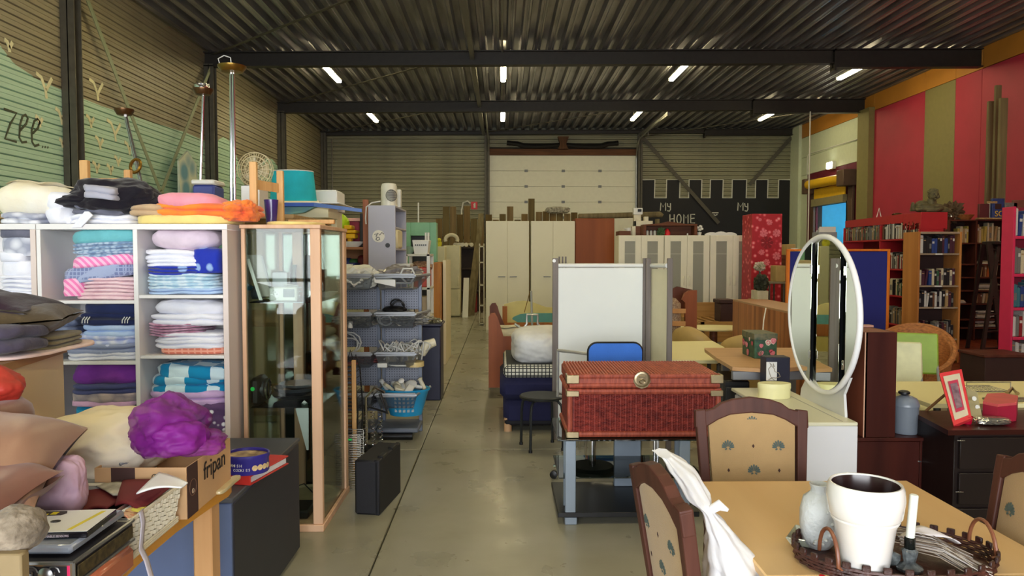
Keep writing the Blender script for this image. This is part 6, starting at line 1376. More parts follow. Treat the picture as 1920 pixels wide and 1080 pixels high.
# white dresser with round folding mirror
dz = .68
WD = mat('dresser_white', (228, 228, 230), .4, var=.03, scale=2); WDT = mat('dresser_top_cream', (232, 228, 198), .35, var=.03, scale=2)
dx0, dx1 = atz(1485, 792, dz).x, atz(1609, 792, dz).x; dy0, dy1 = atz(1609, 792, dz).y, atz(1400, 727, dz).y
dr2 = T('white_dresser', 'long low white dressing table under the round mirror', 'dresser', ((dx0+dx1)/2, (dy0+dy1)/2, 0))
B(dx0-.005, dx1, dy0, dy1, dz-.02, dz, .004).build('top_board', WDT, dr2)
B(dx0+.01, dx1, dy0+.002, dy0+.022, .0, dz-.02, .002).build('end_panel', WD, dr2); B(dx0+.03, dx1, dy0+.022, dy1-.005, .03, dz-.021, .002).build('carcass', WD, dr2); B(dx0+.03, dx1, dy1-.004, dy1, .0, dz-.02, .001).build('end_panel', WD, dr2)
for k in range(3):
    for j in range(2):
        y0_ = dy0+.03+k*(dy1-dy0-.05)/3; w_ = (dy1-dy0-.05)/3
        d_ = B(dx0+.012, dx0+.03, y0_, y0_+w_-.005, .06+j*.3, .34+j*.3, .003).build('drawer', WD, dr2)
        MB().tube([(dx0+.012, y0_+w_/2-.04, .22+j*.3), (dx0-.008, y0_+w_/2, .22+j*.3), (dx0+.012, y0_+w_/2+.04, .22+j*.3)], .005, 6).build('handle', CHROME, d_)
B(dx1-.075, dx1-.07, dy0+.02, dy1-.02, dz-.0, dz+.001, 0).build('top_seam', mat('seam_grey', (170, 166, 150), .5), dr2)
# mirror
mx = 1.80
c0 = atx(1478, 600, mx); c1 = atx(1612, 590, mx)
ym_, rm_y = (c0.y+c1.y)/2, (c0.y-c1.y)/2
ztm = 1.55+(478-440)/1400*4.2; zbm = 1.55-(735-478)/1400*4.25
zc_, rz_ = (ztm+zbm)/2, (ztm-zbm)/2
mr = T('round_mirror', 'large round three-part dressing mirror in a white frame standing on the dresser', 'mirror', (mx+.02, ym_, dz))
MIR = mat('mirror_silver', (226, 230, 214), .015, 1, var=0)
def mirr(y, r=1.0): t_ = (y-ym_)/rm_y; return sqrt(max(0, 1-t_*t_))*rz_*r
def wing(ya, yb, nm, turn=0):
    pts = []; n = 16
    for i in range(n+1): y = ya+(yb-ya)*i/n; pts.append((y, zc_+mirr(y, .955)))
    for i in range(n+1): y = yb+(ya-yb)*i/n; pts.append((y, zc_-mirr(y, .955)))
    yc = (ya+yb)/2; mb = MB(); mb.M = Matrix.Translation((mx, yc, 0)) @ Matrix.Rotation(turn, 4, 'Z') @ Matrix.Translation((-mx, -yc, 0))
    mb.prism(pts, mx, mx+.0015, 'yz').build(nm, MIR, mr, smooth=False)
yA, yB_ = atx(1580, 600, mx).y, atx(1520, 600, mx).y
lo, hi = ym_-rm_y*.955, ym_+rm_y*.955
wing(lo, yA-.002, 'wing_mirror', 0); wing(yA+.002, yB_-.002, 'centre_mirror', radians(-5)); wing(yB_+.002, hi, 'wing_mirror')
MB().tube([(mx+.008, ym_+rm_y*.975*cos(t), zc_+rz_*.975*sin(t)) for t in [i*pi/36 for i in range(72)]], .016, 10, True).build('frame', mat('mirror_frame_white', (240, 240, 240), .25, var=0), mr)
MB().prism([(ym_+rm_y*.96*cos(t), zc_+rz_*.96*sin(t)) for t in [i*pi/24 for i in range(48)]], mx+.022, mx+.03, 'yz').build('backing', DGREY, mr)
for y in (yA, yB_):
    for z in (at(1520, 505, 4.3).z, at(1520, 665, 4.3).z): B(mx-.006, mx, y-.012, y+.012, z-.025, z+.025, .002).build('hinge', CHROME, mr)
base_pts = [(atx(x, y, mx+.016).y, atx(x, y, mx+.016).z) for x, y in ((1515, 722), (1530, 700), (1560, 728), (1578, 722), (1586, 745))]
MB().prism([(dy0+.12, dz), (dy0+.14, dz+.12), (ym_-rm_y*.62, zc_-mirr(ym_-rm_y*.62)*.9), (ym_, zc_-rz_*.8), (ym_+rm_y*.5, zc_-mirr(ym_+rm_y*.5)*.95), (ym_+.35, dz+.05), (ym_+.36, dz)], mx+.041, mx+.055, 'yz').build('mount_board', WHITE, mr)
# things on the dresser
ob = T('oval_box', 'cream oval box with a lid on the white dresser in front of the mirror', 'box', (at(1463, 0, 4.5).x, 4.5, dz)); CRB = mat('oval_cream', (238, 232, 174), .45, var=.03)
r = (at(1495, 0, 4.5).x-at(1432, 0, 4.5).x)/2; ov = at(1463, 0, 4.5).x
MB().lathe([(r*.97, 0), (r*.97, .06), (0, .06)], (ov, 4.5, dz+.001), 40, 1, .62).build('box_body', CRB, ob); MB().lathe([(r, .058), (r, .085), (r*.97, .09), (0, .092)], (ov, 4.5, dz+.001), 40, 1, .62).build('lid', CRB, ob)
nb2 = T('navy_box', 'navy box with a white rabbit card on the dresser beside the mirror', 'box', (1.72, 4.78, dz)); a, b_, z0, z1 = ext(1436, 670, 1482, 712, 4.76)
B(a, b_, 4.76, 4.87, dz+.001, z1, .004).build('box_body', mat('box_navy', (26, 28, 52), .5), nb2); B(a+.0, at(1467, 0, 4.76).x, 4.752, 4.758, zz(715, 4.76), zz(680, 4.76), .001).build('card', WHITE, nb2)
ln_ = [[(1443, 700), (1441, 692), (1446, 686), (1451, 690), (1453, 697), (1460, 699), (1463, 706), (1455, 709), (1446, 708), (1443, 700)], [(1446, 686), (1443, 680), (1448, 685)], [(1450, 688), (1450, 681), (1452, 688)], [(1441, 712), (1447, 709), (1452, 713)]]
strokes([[(at(x, y, 4.75).x, at(x, y, 4.75).z) for x, y in l] for l in ln_], .0022, 'xz', 4.7495, .002).build('card_drawing', mat('drawing_sepia', (150, 140, 120), .6), nb2, smooth=False)
# brown stacked cabinets
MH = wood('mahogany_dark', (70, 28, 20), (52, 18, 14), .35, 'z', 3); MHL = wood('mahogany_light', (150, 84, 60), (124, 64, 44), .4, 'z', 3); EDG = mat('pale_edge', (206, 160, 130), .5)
YC = 3.95
ca = T('tall_brown_cabinet', 'narrow dark mahogany cabinet standing on the lower one behind the mirror', 'cabinet', (2.1, YC+.2, .58))
xa = at(1635, 0, YC).x; xb_ = at(1697, 0, YC).x; zt5 = at(1660, 623, YC).z; zb5 = at(1660, 820, YC).z
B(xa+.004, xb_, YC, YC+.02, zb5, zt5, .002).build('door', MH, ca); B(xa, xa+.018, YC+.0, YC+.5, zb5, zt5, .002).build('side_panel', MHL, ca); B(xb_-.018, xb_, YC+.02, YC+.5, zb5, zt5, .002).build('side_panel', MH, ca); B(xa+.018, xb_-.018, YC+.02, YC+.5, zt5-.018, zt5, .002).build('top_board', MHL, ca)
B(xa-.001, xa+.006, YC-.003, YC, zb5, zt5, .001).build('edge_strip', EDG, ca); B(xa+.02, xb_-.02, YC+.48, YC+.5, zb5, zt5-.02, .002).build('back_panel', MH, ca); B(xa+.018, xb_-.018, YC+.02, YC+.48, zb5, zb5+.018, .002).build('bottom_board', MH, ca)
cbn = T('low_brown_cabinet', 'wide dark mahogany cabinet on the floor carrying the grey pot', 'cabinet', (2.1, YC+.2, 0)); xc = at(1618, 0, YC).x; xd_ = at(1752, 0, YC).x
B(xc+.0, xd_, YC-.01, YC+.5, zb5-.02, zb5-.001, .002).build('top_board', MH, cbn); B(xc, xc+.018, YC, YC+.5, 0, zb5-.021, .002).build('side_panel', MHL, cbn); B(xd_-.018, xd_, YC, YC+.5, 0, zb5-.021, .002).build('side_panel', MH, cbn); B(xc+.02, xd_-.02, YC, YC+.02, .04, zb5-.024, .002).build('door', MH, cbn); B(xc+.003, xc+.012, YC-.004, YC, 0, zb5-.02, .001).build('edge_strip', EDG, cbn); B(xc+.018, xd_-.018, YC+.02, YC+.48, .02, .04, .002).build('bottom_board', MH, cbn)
for z in (zz(869, YC), zz(960, YC)): B(xd_-.03, xd_-.012, YC-.006, YC, z-.003, z+.003, .001).build('hinge', CHROME, cbn)
one('sanding_block', 'small pale bar with a round label lying on the tall brown cabinet', 'bar', B(at(1628, 0, 4.2).x, at(1652, 0, 4.2).x, 4.2, 4.26, zt5+.001, zt5+.014, .003), mat('bar_tan', (190, 140, 120), .5))
pt = T('grey_pot', 'grey enamel pot with a black-knobbed lid on the low brown cabinet', 'pot', (at(1710, 0, 3.8).x, 4.05, zb5)); POT = mat('pot_grey', (120, 128, 138), .3, var=.05)
px_ = at(1716, 0, YC+.1).x+.0; rp = (at(1732, 0, YC).x-at(1688, 0, YC).x)/2*1.12; zr5 = zz(770, YC);
MB().lathe([(rp*.86, 0), (rp*.92, .01), (rp*.96, zr5-zb5-.01), (rp, zr5-zb5), (0, zr5-zb5)], (px_, YC+.1, zb5+.001), 36).build('pot_body', POT, pt); MB().lathe([(rp*1.02, zr5-zb5), (rp*1.0, zr5-zb5+.012), (rp*.8, zr5-zb5+.04), (rp*.35, zr5-zb5+.055), (0, zr5-zb5+.056)], (px_, YC+.1, zb5+.001), 36).build('lid', POT, pt)
MB().lathe([(.012, zr5-zb5+.055), (.03, zr5-zb5+.065), (.03, zr5-zb5+.075), (.018, zr5-zb5+.082), (0, zr5-zb5+.083)], (px_-.01, YC+.1, zb5+.001), 20).build('lid_knob', BLACK, pt)
# cream tables
def ctable(pts, z, label, legs):
    t = T('cream_table', label, 'table', (sum(p[0] for p in pts)/len(pts), sum(p[1] for p in pts)/len(pts), 0)); MB().prism(pts, z-.025, z, 'xy').build('tabletop', mat('tabletop_cream', (236, 226, 168), .45, var=.03, scale=2), t, smooth=False)
    for x, y in legs: MB().tube([(x, y, 0), (x, y, z-.026)], .02, 8).build('leg', STEEL, t)
    return t
zq = .70
ctable([(p.x, p.y) for p in (atz(1258, 640, zq), atz(1336, 639, zq), atz(1358, 651, zq), atz(1365, 668, zq), atz(1345, 676, zq), atz(1258, 675, zq))], zq, 'cream topped table between the room divider and the office desk', [(p.x, p.y) for p in (atz(1270, 645, zq), atz(1330, 645, zq), atz(1348, 668, zq), atz(1270, 668, zq))])
ctable([(2.45, 4.2), (4.2, 4.2), (4.2, 4.95), (2.45, 4.95)], zq, 'wide cream topped table behind the red picture frame', [(2.55, 4.3), (4.1, 4.3), (4.1, 4.85), (2.55, 4.85)])
tw2 = T('wire_rack_dish', 'chrome wire cooling rack lying on the wide cream table', 'rack', (2.9, 4.6, zq)); mb = MB()
a, b_ = atz(1812, 735, zq+.01), atz(1888, 733, zq+.01)
for i in range(11): t_ = i/10; x = a.x+(b_.x-a.x)*t_; mb.tube([(x, a.y, zq+.012), (x, a.y+.2, zq+.012)], .003, 5)
mb.tube([(a.x, a.y, zq+.008), (a.x, a.y, zq+.07), (b_.x, a.y, zq+.07), (b_.x, a.y, zq+.008)], .004, 6); mb.tube([(a.x, a.y, zq+.012), (b_.x, a.y, zq+.012)], .004, 5); mb.tube([(a.x, a.y+.2, zq+.012), (b_.x, a.y+.2, zq+.012)], .004, 5); mb.build('wires', mat('chrome_wire', (1, 1, 1)), tw2)
one('metal_clamp', 'small metal clamp beside the wire cooling rack', 'clamp', MB().tube([atz(1888, 738, zq+.012), atz(1898, 728, zq+.03), atz(1908, 738, zq+.012)], .012, 7), NI)
one('steel_knife_tray', 'steel tray edge lying on the wide cream table at the picture edge', 'tray', B(at(1868, 0, 4.3).x, 3.5, 4.25, 4.33, zq+.001, zq+.012, .003), mat('steel_tray', (140, 136, 120), .3, .7))
# dark desk with goods
dkz = .68
dd2 = T('dark_desk', 'very dark brown desk with a cupboard side carrying the red frame', 'desk', (2.9, 3.9, 0)); DKW = wood('dark_desk_wood', (60, 24, 18), (44, 16, 12), .3, 'x', 2);
MB().prism([(atz(1778, 807, dkz).x, atz(1778, 807, dkz).y), (3.6, 3.68), (3.6, 4.14), (atz(1735, 781, dkz).x, 4.1)], dkz-.025, dkz, 'xy').build('desktop', DKW, dd2, smooth=False)
p = atz(1778, 807, dkz)
B(p.x+.05, 3.58, p.y+.03, 4.08, .0, dkz-.026, .003).build('pedestal', mat('desk_black', (26, 14, 12), .35), dd2)
for z in (.12, .30, .48): B(p.x+.07, p.x+.5, p.y+.012, p.y+.03, z, z+.16, .003).build('drawer', mat('desk_black', (26, 14, 12)), dd2)
for z in (zz(826, 3.7), zz(922, 3.7)): B(p.x+.05, p.x+.09, p.y+.006, p.y+.012, z, z+.005, .001).build('edge_clip', CHROME, dd2)
# red frame
rf_ = T('red_photo_frame', 'red photo frame with a cream mat and pink picture propped on the dark desk', 'photo frame', (2.3, 3.85, dkz))
A_ = [at(1761, 700, 3.98), at(1803, 692, 3.95), at(1822, 784, 3.75), at(1788, 798, 3.72)]
def quad(P4, t_, m, nm, par, off=0):
    n = (P4[1]-P4[0]).cross(P4[3]-P4[0]).normalized(); n = n if n.y < 0 else -n
    P = [p+n*off for p in P4]; MB().add(P+[p-n*t_ for p in P], [[0, 1, 2, 3], [7, 6, 5, 4], [0, 4, 5, 1], [1, 5, 6, 2], [2, 6, 7, 3], [3, 7, 4, 0]]).build(nm, m, par, smooth=False)
def inset(P4, k, k2=None):
    k2 = k if k2 is None else k2
    bl = lambda u, v: (P4[0]*(1-u)+P4[1]*u)*(1-v)+(P4[3]*(1-u)+P4[2]*u)*v
    return [bl(k, k2), bl(1-k, k2), bl(1-k, 1-k2), bl(k, 1-k2)]
RED = mat('frame_red', (226, 56, 62), .4)
quad(A_, .02, RED, 'frame', rf_); quad(inset(A_, .13, .08), .003, mat('mat_cream', (214, 200, 170), .6), 'mat_card', rf_, .002); quad(inset(A_, .27, .2), .002, mat('mat_pink', (196, 50, 84), .5), 'inner_mat', rf_, .004); quad(inset(A_, .34, .26), .002, mat('photo_grey', (150, 120, 130), .4, col2=(90, 60, 76), scale=30), 'photo', rf_, .006)
MB().tube([at(1772, 740, 4.0), (at(1766, 0, 4.05).x, 4.1, dkz+.002)], .008, 6).build('prop', wood('prop_wood', (150, 110, 70), (120, 84, 50), .5, 'z'), rf_)
gf = T('glass_photo_frame', 'small clear glass photo frame beside the red one', 'photo frame', (2.45, 3.9, dkz))
A2 = [at(1811, 727, 3.95), at(1832, 735, 3.92), at(1842, 783, 3.8), at(1822, 783, 3.8)]
quad(A2, .006, mat('glass_frame', (170, 160, 120), .1, var=.1, spec=.9), 'pane', gf)
for (x, y) in ((1822, 746), (1828, 762)): c = at(x, y, 3.868); o = disc(.012, .002, 14).build('bead', WPL, gf, local=True); o.rotation_euler = (pi/2-.3, 0, 0); o.location = (c.x-2.45, c.y-3.9-.02, c.z-dkz)
one('red_tealight', 'translucent red tealight glass between the frames', 'candle holder', MB().lathe([(.02, 0), (.028, .04), (.026, .04), (.018, .004), (0, .004)], (at(1830, 0, 3.8).x, 3.78, dkz+.001), 20, cap=False), mat('red_glass', (190, 16, 50), .1, spec=.9))
hb3 = T('red_box', 'dark pink faceted heart-shaped box with a paler lid on the dark desk', 'box', (2.6, 3.9, dkz))
pts = [(atz(x, y, dkz).x, atz(x, y, dkz).y) for x, y in ((1842, 788), (1870, 794), (1905, 790), (1908, 776), (1880, 770), (1850, 771))]
MB().prism(pts, dkz+.001, dkz+.085, 'xy').build('box_body', mat('heart_red', (170, 34, 60), .5), hb3, smooth=False); MB().prism(pts, dkz+.086, dkz+.1, 'xy').build('lid', mat('heart_pink', (216, 90, 90), .5), hb3, smooth=False)
one('silver_dish', 'silver oval embossed dish on the front edge of the dark desk', 'dish', MB().blob((at(1893, 0, 3.72).x, 3.76, dkz+.022), (.085, .04, .02), .12, 6, 4, 4, ridge=.3, ex=3), mat('silver', (216, 214, 200), .2, .9, var=.1))
# green and cream chairs, wicker chair
YGc = 5.9
def sidechair(x, Y, rz, m, label, w=.42, top_=.86, lean_=.2):
    t = T('steel_frame_chair', label, 'chair', (x, Y, 0), rz=rz)
    o = MB().box(-w/2, w/2, -.02, .02, -.0, .34, .015).build('backrest', m, t, local=True); o.rotation_euler.x = lean_; o.location = (0, -.12, top_-.34)
    MB().soft((0, .12, .43), w, .44, .06, 1, .005, 4, 5, seed=3).build('seat', m, t, local=True)
    for s in (-1, 1): MB().tube([(s*w/2*.95, -.02-.12, top_-.25), (s*w/2*.95, .0, .42), (s*w/2*.95, -.12, .015)], .011, 7).build('back_leg', GMT, t, local=True); MB().tube([(s*w/2*.95, .05, .42), (s*w/2*.95, .32, .42), (s*w/2*.95, .34, .015)], .011, 7).build('front_leg', GMT, t, local=True)
    return t
GRN = mat('chair_green', (150, 180, 60), .5); CRM = mat('chair_cream', (228, 226, 178), .5)
sidechair(at(1722, 0, 6.1).x, 6.05, radians(160), GRN, 'lime green padded chair with a steel frame behind the cream one', .42, .90)
sidechair(at(1712, 0, 5.3).x, 5.42, radians(163), CRM, 'cream padded chair with a steel frame behind the wide cream table', .42, .90)
wch = T('wicker_armchair', 'round honey-coloured wicker armchair beside the bookcases', 'armchair', (at(1760, 0, 7.0).x, 7.2, 0)); WIC = mat('honey_wicker', (186, 118, 60), .6, col2=(130, 78, 36), scale=30, stretch=(1, 1, 3), bump=.4, bs=70)
c = (at(1752, 0, 7.0).x, 7.2)
def shell(u, v):
    a = radians(-100+230*u); zt_ = .42+.42*(.5+.5*cos(radians(-100+230*u)-radians(60)))*1.0; z = .12+(zt_-.12)*v; r = .28+.07*v
    return (c[0]+r*cos(a), c[1]+r*sin(a)*.9, z)
MB().grid(shell, 40, 12).build('shell', WIC, wch, solid=.03)
MB().tube([shell(i/40, 1.0) for i in range(41)], .026, 8).build('rim', WIC, wch); MB().lathe([(.27, .3), (.29, .34), (.27, .4), (0, .41)], (c[0], c[1], 0), 30, 1, .9).build('seat', WIC, wch); MB().lathe([(.24, 0), (.25, .03), (.22, .3)], (c[0], c[1], 0), 30, 1, .9).build('base', WIC, wch)
# tan armchairs at an oval table
ot = T('oval_table', 'oval cream coffee table between the tan armchairs', 'table', (at(1345, 0, 9.9).x, 9.9, 0)); c = (at(1345, 0, 9.9).x, 9.9)
MB().lathe([(.0, .56), (.44, .56), (.46, .575), (.44, .59), (0, .59)], (*c, 0), 36, 1.1, .7, cap=False).build('tabletop', mat('tabletop_cream', (1, 1, 1)), ot); MB().lathe([(.25, 0), (.06, .05), (.05, .56)], (*c, 0), 20).build('pedestal', DB, ot)
def tub(x, Y, rz, label):
    t = T('tan_armchair', label, 'armchair', (x, Y, 0), rz=rz); m = mat('tan_leather', (192, 160, 96), .5, var=.08)
    def sh2(u, v): a = radians(180*u+180); return (.30*cos(a), .26*sin(a)-.05*v, .1+(.42+.28*sin(pi*u))*v)
    MB().grid(sh2, 24, 6).build('backrest', m, t, local=True, solid=.07); MB().soft((0, .05, .3), .5, .5, .14, 1, .006, 4, 4, seed=6).build('seat', mat('seat_brown', (110, 66, 40), .6), t, local=True); MB().lathe([(.2, 0), (.2, .3)], (0, 0, 0), 20).build('base', DB, t, local=True)
tub(at(1324, 0, 7.9).x, 7.9, radians(-50), 'tan tub armchair with a brown seat beside the bunk panel'); tub(2.40, 7.1, radians(-35), 'tan tub armchair half hidden behind the striped sideboard')
# slatted bed base, hamper
sb2 = T('slatted_bed', 'low pine bed frame with wooden slats before the glass-door wardrobes', 'bed', (at(1335, 0, 12).x, 12.1, 0)); PN = wood('bed_pine', (190, 146, 88), (160, 118, 66), .5, 'x')
x0, x1 = at(1305, 0, 12).x, at(1380, 0, 12).x; z5 = zz(603, 11.6)
B(x0, x1, 12.75, 12.8, .1, z5+.22, .004).build('headboard', PN, sb2); B(x0, x1, 11.5, 11.54, .2, z5, .004).build('side_rail', PN, sb2);
for x in (x0, x1-.06): B(x, x+.06, 11.5, 11.56, 0, z5, .004).build('leg', PN, sb2); B(x, x+.04, 11.56, 12.75, .25, z5-.02, .004).build('side_rail', PN, sb2)
for i in range(4): B(x0+.06+i*.14, x0+.13+i*.14, 11.56, 12.74, z5-.04, z5-.018, .003).build('slat', PN, sb2)
hm = T('brown_hamper', 'dark brown lidded hamper standing on the slatted bed', 'hamper', (at(1363, 0, 11.6).x, 11.8, z5)); a, b_, z0, z1 = ext(1350, 562, 1376, 604, 11.6); HB = mat('hamper_brown', (62, 30, 22), .6, bump=.3, bs=60)
B(a+.01, b_, 11.62, 11.95, z5-.017, z1-.06, .01).build('hamper_body', HB, hm); B(a-.01, b_+.02, 11.6, 11.97, z1-.06, z1, .01).build('lid', HB, hm)
# bunk panel with rolled mattress
YU = 8.6
bp = T('bunk_bed_panel', 'red-brown scalloped bunk bed panel standing beyond the room divider', 'bed panel', (at(1295, 0, YU).x, YU, 0)); P2_ = poly([(1285, 640), (1285, 568), (1279, 562), (1284, 550), (1292, 545), (1307, 544), (1307, 640)], YU); P2_[0] = (P2_[0][0], 0); P2_[-1] = (P2_[-1][0], 0)
MB().prism(P2_, YU, YU+.05).build('side_panel', BEDW, bp); P3_ = poly([(1256, 560), (1262, 541), (1270, 537), (1306, 545), (1306, 580), (1256, 580)], YU+.4); MB().prism(P3_, YU+.4, YU+.43).build('head_panel', wood('dark_bed_wood', (1, 1, 1), (1, 1, 1)), bp)
B(P2_[1][0], P2_[1][0]+.05, YU+.05, YU+.40, .2, .35, .004).build('rail', BEDW, bp); B(P3_[0][0], P3_[0][0]+.05, YU+.4, YU+.43, 0, P3_[0][1]+.02, .004).build('post', BEDW, bp)
a, b_, z0, z1 = ext(1252, 560, 1279, 628, YU-.1)
rl = T('folded_mattress', 'speckled folded mattress with tan straps standing by the bunk panel', 'mattress', ((a+b_)/2, YU+.1, 0)); B(a-.2, b_, YU-.1, YU+.30, .02, z1, .06).build('mattress_body', mat('mattress_speckle', (190, 170, 140), .9, col2=(120, 84, 66), scale=60), rl)
for y0_, y1_ in ((580, 589), (604, 613)): _, _, c0_, c1_ = ext(0, y0_, 1, y1_, YU-.1); B(a-.21, b_+.04, YU-.12, YU-.10, c0_, c1_, .004).build('strap', mat('strap_tan', (206, 150, 90), .7), rl)
# dining table and chairs
TT = wood('dining_top', (218, 182, 130), (204, 164, 110), .35, 'y', 1.6); TTE = wood('dining_edge', (150, 100, 56), (120, 78, 42), .45, 'y', 3)
tz_ = .75
tb_ = T('dining_table', 'honey-coloured extending dining table with a pale top', 'dining table', (1.04, 1.9, 0))
tx0, tx1, ty0, ty1 = .66, 1.44, 1.0, 2.60
B(tx0, tx1, ty0+.82, ty1, tz_-.024, tz_, .004).build('table_leaf', TT, tb_); B(tx0, tx1, ty0, ty0+.817, tz_-.024, tz_, .004).build('table_leaf', TT, tb_)
for x in (tx0+.05, tx1-.07): B(x, x+.02, ty0+.08, ty1-.08, tz_-.10, tz_-.025, .003).build('apron', TTE, tb_)
for y in (ty0+.06, ty1-.08): B(tx0+.07, tx1-.07, y, y+.02, tz_-.10, tz_-.025, .003).build('apron', TTE, tb_)
for x in (tx0+.05, tx1-.11):
    for y in (ty0+.06, ty1-.12): MB().box(x, x+.06, y, y+.06, 0, tz_-.1, .006).build('leg', TTE, tb_)
CHW = wood('chair_walnut', (92, 54, 42), (62, 34, 28), .5, 'z', 4)
UPH = mat('upholstery_tan', (184, 152, 106), .85, var=.10, scale=5, bump=.25, bs=260, sheen=.2, spec=.2); MOT = mat('motif_green', (84, 98, 92), .8, var=.1, scale=60); DIA = mat('motif_brown', (66, 36, 30), .8)
def palm(sc=1.0):
    mb = MB()
    for k in range(9):
        a = radians(-80+20*k); L_n = .030*(1-.28*abs(k-4)/4)*sc; w_ = .0036*sc
        cx_, cz_ = .004*sin(a)*sc, -.008*sc+.002*cos(a); pts = []
        for u_, ww in ((.15, .2), (.5, .7), (.8, 1.0), (.95, .7), (1.0, 0), (.95, -.7), (.8, -1.0), (.5, -.7), (.15, -.2)):
            r_ = L_n*u_; pts.append((cx_+r_*sin(a)+ww*w_*cos(a), cz_+r_*cos(a)-ww*w_*sin(a)))
        mb.prism(pts, 0, .0012)
    for s in (-1, 1): mb.prism([(s*.002*sc, -.012*sc), (s*.010*sc, -.017*sc), (s*.013*sc, -.012*sc), (s*.006*sc, -.008*sc)], 0, .0012)
    return mb
PALM = DMND = None
def dchair(label, loc, rz, w=.46, sc=1.0):
    global PALM, DMND
    t = T('dining_chair', label, 'dining chair', loc, rz=rz, group='walnut dining chairs around the table')
    hw = w/2; zs = .47; zt_ = .995
    tilt = radians(9)
    bk = MB(); M_ = Matrix.Translation((0, 0, .46)) @ Matrix.Rotation(tilt, 4, 'X')
    # top rail with shaped crest, local: x across, z up, y thickness
    crest = [(-hw, .465), (-hw+.045, .47), (-hw+.075, .478), (-hw+.105, .50), (-hw+.15, .515), (0, .525), (hw-.15, .515), (hw-.105, .50), (hw-.075, .478), (hw-.045, .47), (hw, .465)]
    under = [(hw, .40), (hw-.045, .405), (hw-.09, .432), (hw-.14, .452), (0, .460), (-hw+.14, .452), (-hw+.09, .432), (-hw+.045, .405), (-hw, .40)]
    mb = MB(); mb.M = M_; mb.prism(crest+under, -.018, .018); o = mb.build('top_rail', CHW, t, local=True, smooth=False)
    bv = o.modifiers.new('edge', 'BEVEL'); bv.width = .005; bv.segments = 2; bv.limit_method = 'ANGLE'
    for s in (-1, 1):
        mb = MB(); mb.M = M_
        mb.prism([(s*hw, .47), (s*(hw-.042), .475), (s*(hw-.062), 0), (s*(hw-.03), -.02)], -.019, .019); o = mb.build('back_post', CHW, t, local=True, smooth=False)
        bv = o.modifiers.new('edge', 'BEVEL'); bv.width = .005; bv.segments = 2; bv.limit_method = 'ANGLE'
        MB().tube([(s*(hw-.045), .0, .47), (s*(hw-.045), -.02, .3), (s*(hw-.045), -.07, .0)], [.022, .02, .016], 4).build('leg', CHW, t, local=True)
        MB().tube([(s*(hw-.03), .40, .42), (s*(hw-.035), .41, .0)], [.024, .017], 4).build('leg', CHW, t, local=True)
        MB().box(s*(hw-.045)-.01, s*(hw-.045)+.01, .02, .40, .36, .42, .003).build('seat_rail', CHW, t, local=True)
    mb = MB(); mb.M = M_; mb.box(-hw+.055, hw-.055, -.014, .014, .03, .08, .004).build('lower_rail', CHW, t, local=True)
    # upholstered panel, slightly domed on both faces
    def outl(z): return hw-.052-(.018*(1-z/.43))
    mb = MB()
    for sgn in (-1, 1):
        def f_(u, v, sgn=sgn):
            z = .05+v*(.405); x = (2*u-1)*outl(z); zt2 = z+(.04*(1-min(1, abs(2*u-1)**2.6)))*v
            dm = .010*(1-abs(2*u-1)**4)*(1-abs(2*v-1)**4); return M_ @ Vector((x, sgn*(.010+dm), zt2))
        mb.grid(f_, 18, 16)
    pnl = mb.build('back_panel', UPH, t, local=True, normals=True)
    fs_ = []
    for iz, z in enumerate((.425, .33, .235, .14)):
        for k in range(-2, 3):
            x = k*.10+(0 if iz % 2 == 0 else 0)
            ispalm = (k % 2 == 0) if iz % 2 == 0 else (k % 2 != 0)
            if abs(x) > outl(z)-.03 or (z > .42 and abs(x) > .05): continue
            for sgn in (-1, 1):
                dm = .0112+.010*(1-abs(x/outl(z))**4)*(1-abs(2*(z-.05)/.405-1)**4)
                ptn = M_ @ Vector((x, sgn*dm, z))
                if ispalm:
                    if PALM is None: PALM = palm().build('printed_palmette', MOT, pnl, local=True, smooth=False); o = PALM
                    else: o = PALM.copy(); C.objects.link(o); o.parent = pnl
                elif iz > 0:
                    if DMND is None: DMND = MB().prism([(0, .008), (.005, 0), (0, -.008), (-.005, 0)], 0, .0012).build('printed_diamond', DIA, pnl, local=True, smooth=False); o = DMND
                    else: o = DMND.copy(); C.objects.link(o); o.parent = pnl
                else: continue
                o.location = ptn; o.rotation_euler = (tilt, 0, 0)
    MB().soft((0, .2, .42), w-.04, .44, .07, 1, .003, 4, 6, seed=8).build('seat', UPH, t, local=True)
    B(-hw+.04, hw-.04, .395, .415, .37, .425, .003).build('front_rail', CHW, t, local=True) if False else MB().box(-hw+.04, hw-.04, .385, .405, .36, .42, .003).build('front_rail', CHW, t, local=True)
    return t
def rotloc(top_, rz):  # base from the point under the middle of the crest
    return (top_[0]+.085*sin(rz)*-1*-1*0-(-.085)*(-sin(rz))*0, top_[1], 0)
rzA = pi-.03; pA = Vector((at(1416, 0, 2.98).x, 2.90, 0)); dchair('walnut dining chair with palmette upholstery at the far end of the table', pA, rzA, .45)
rzB = radians(-83); dchair('walnut dining chair with a white plastic bag hung on its back', (.50, 2.02, 0), rzB, .43)
rzC = radians(84); dchair('walnut dining chair at the table side by the rattan tray', (1.475, 2.08, 0), rzC, .45)
pbm = MB()
bpth = [((.452, 2.20, .966), .004), ((.485, 2.18, .962), .028), ((.525, 2.14, .925), .058), ((.55, 2.08, .88), .056), ((.568, 2.02, .845), .024), ((.59, 1.99, .805), .052), ((.612, 1.95, .74), .098), ((.615, 1.94, .66), .118), ((.60, 1.94, .58), .112), ((.59, 1.94, .515), .07), ((.59, 1.94, .492), .004)]
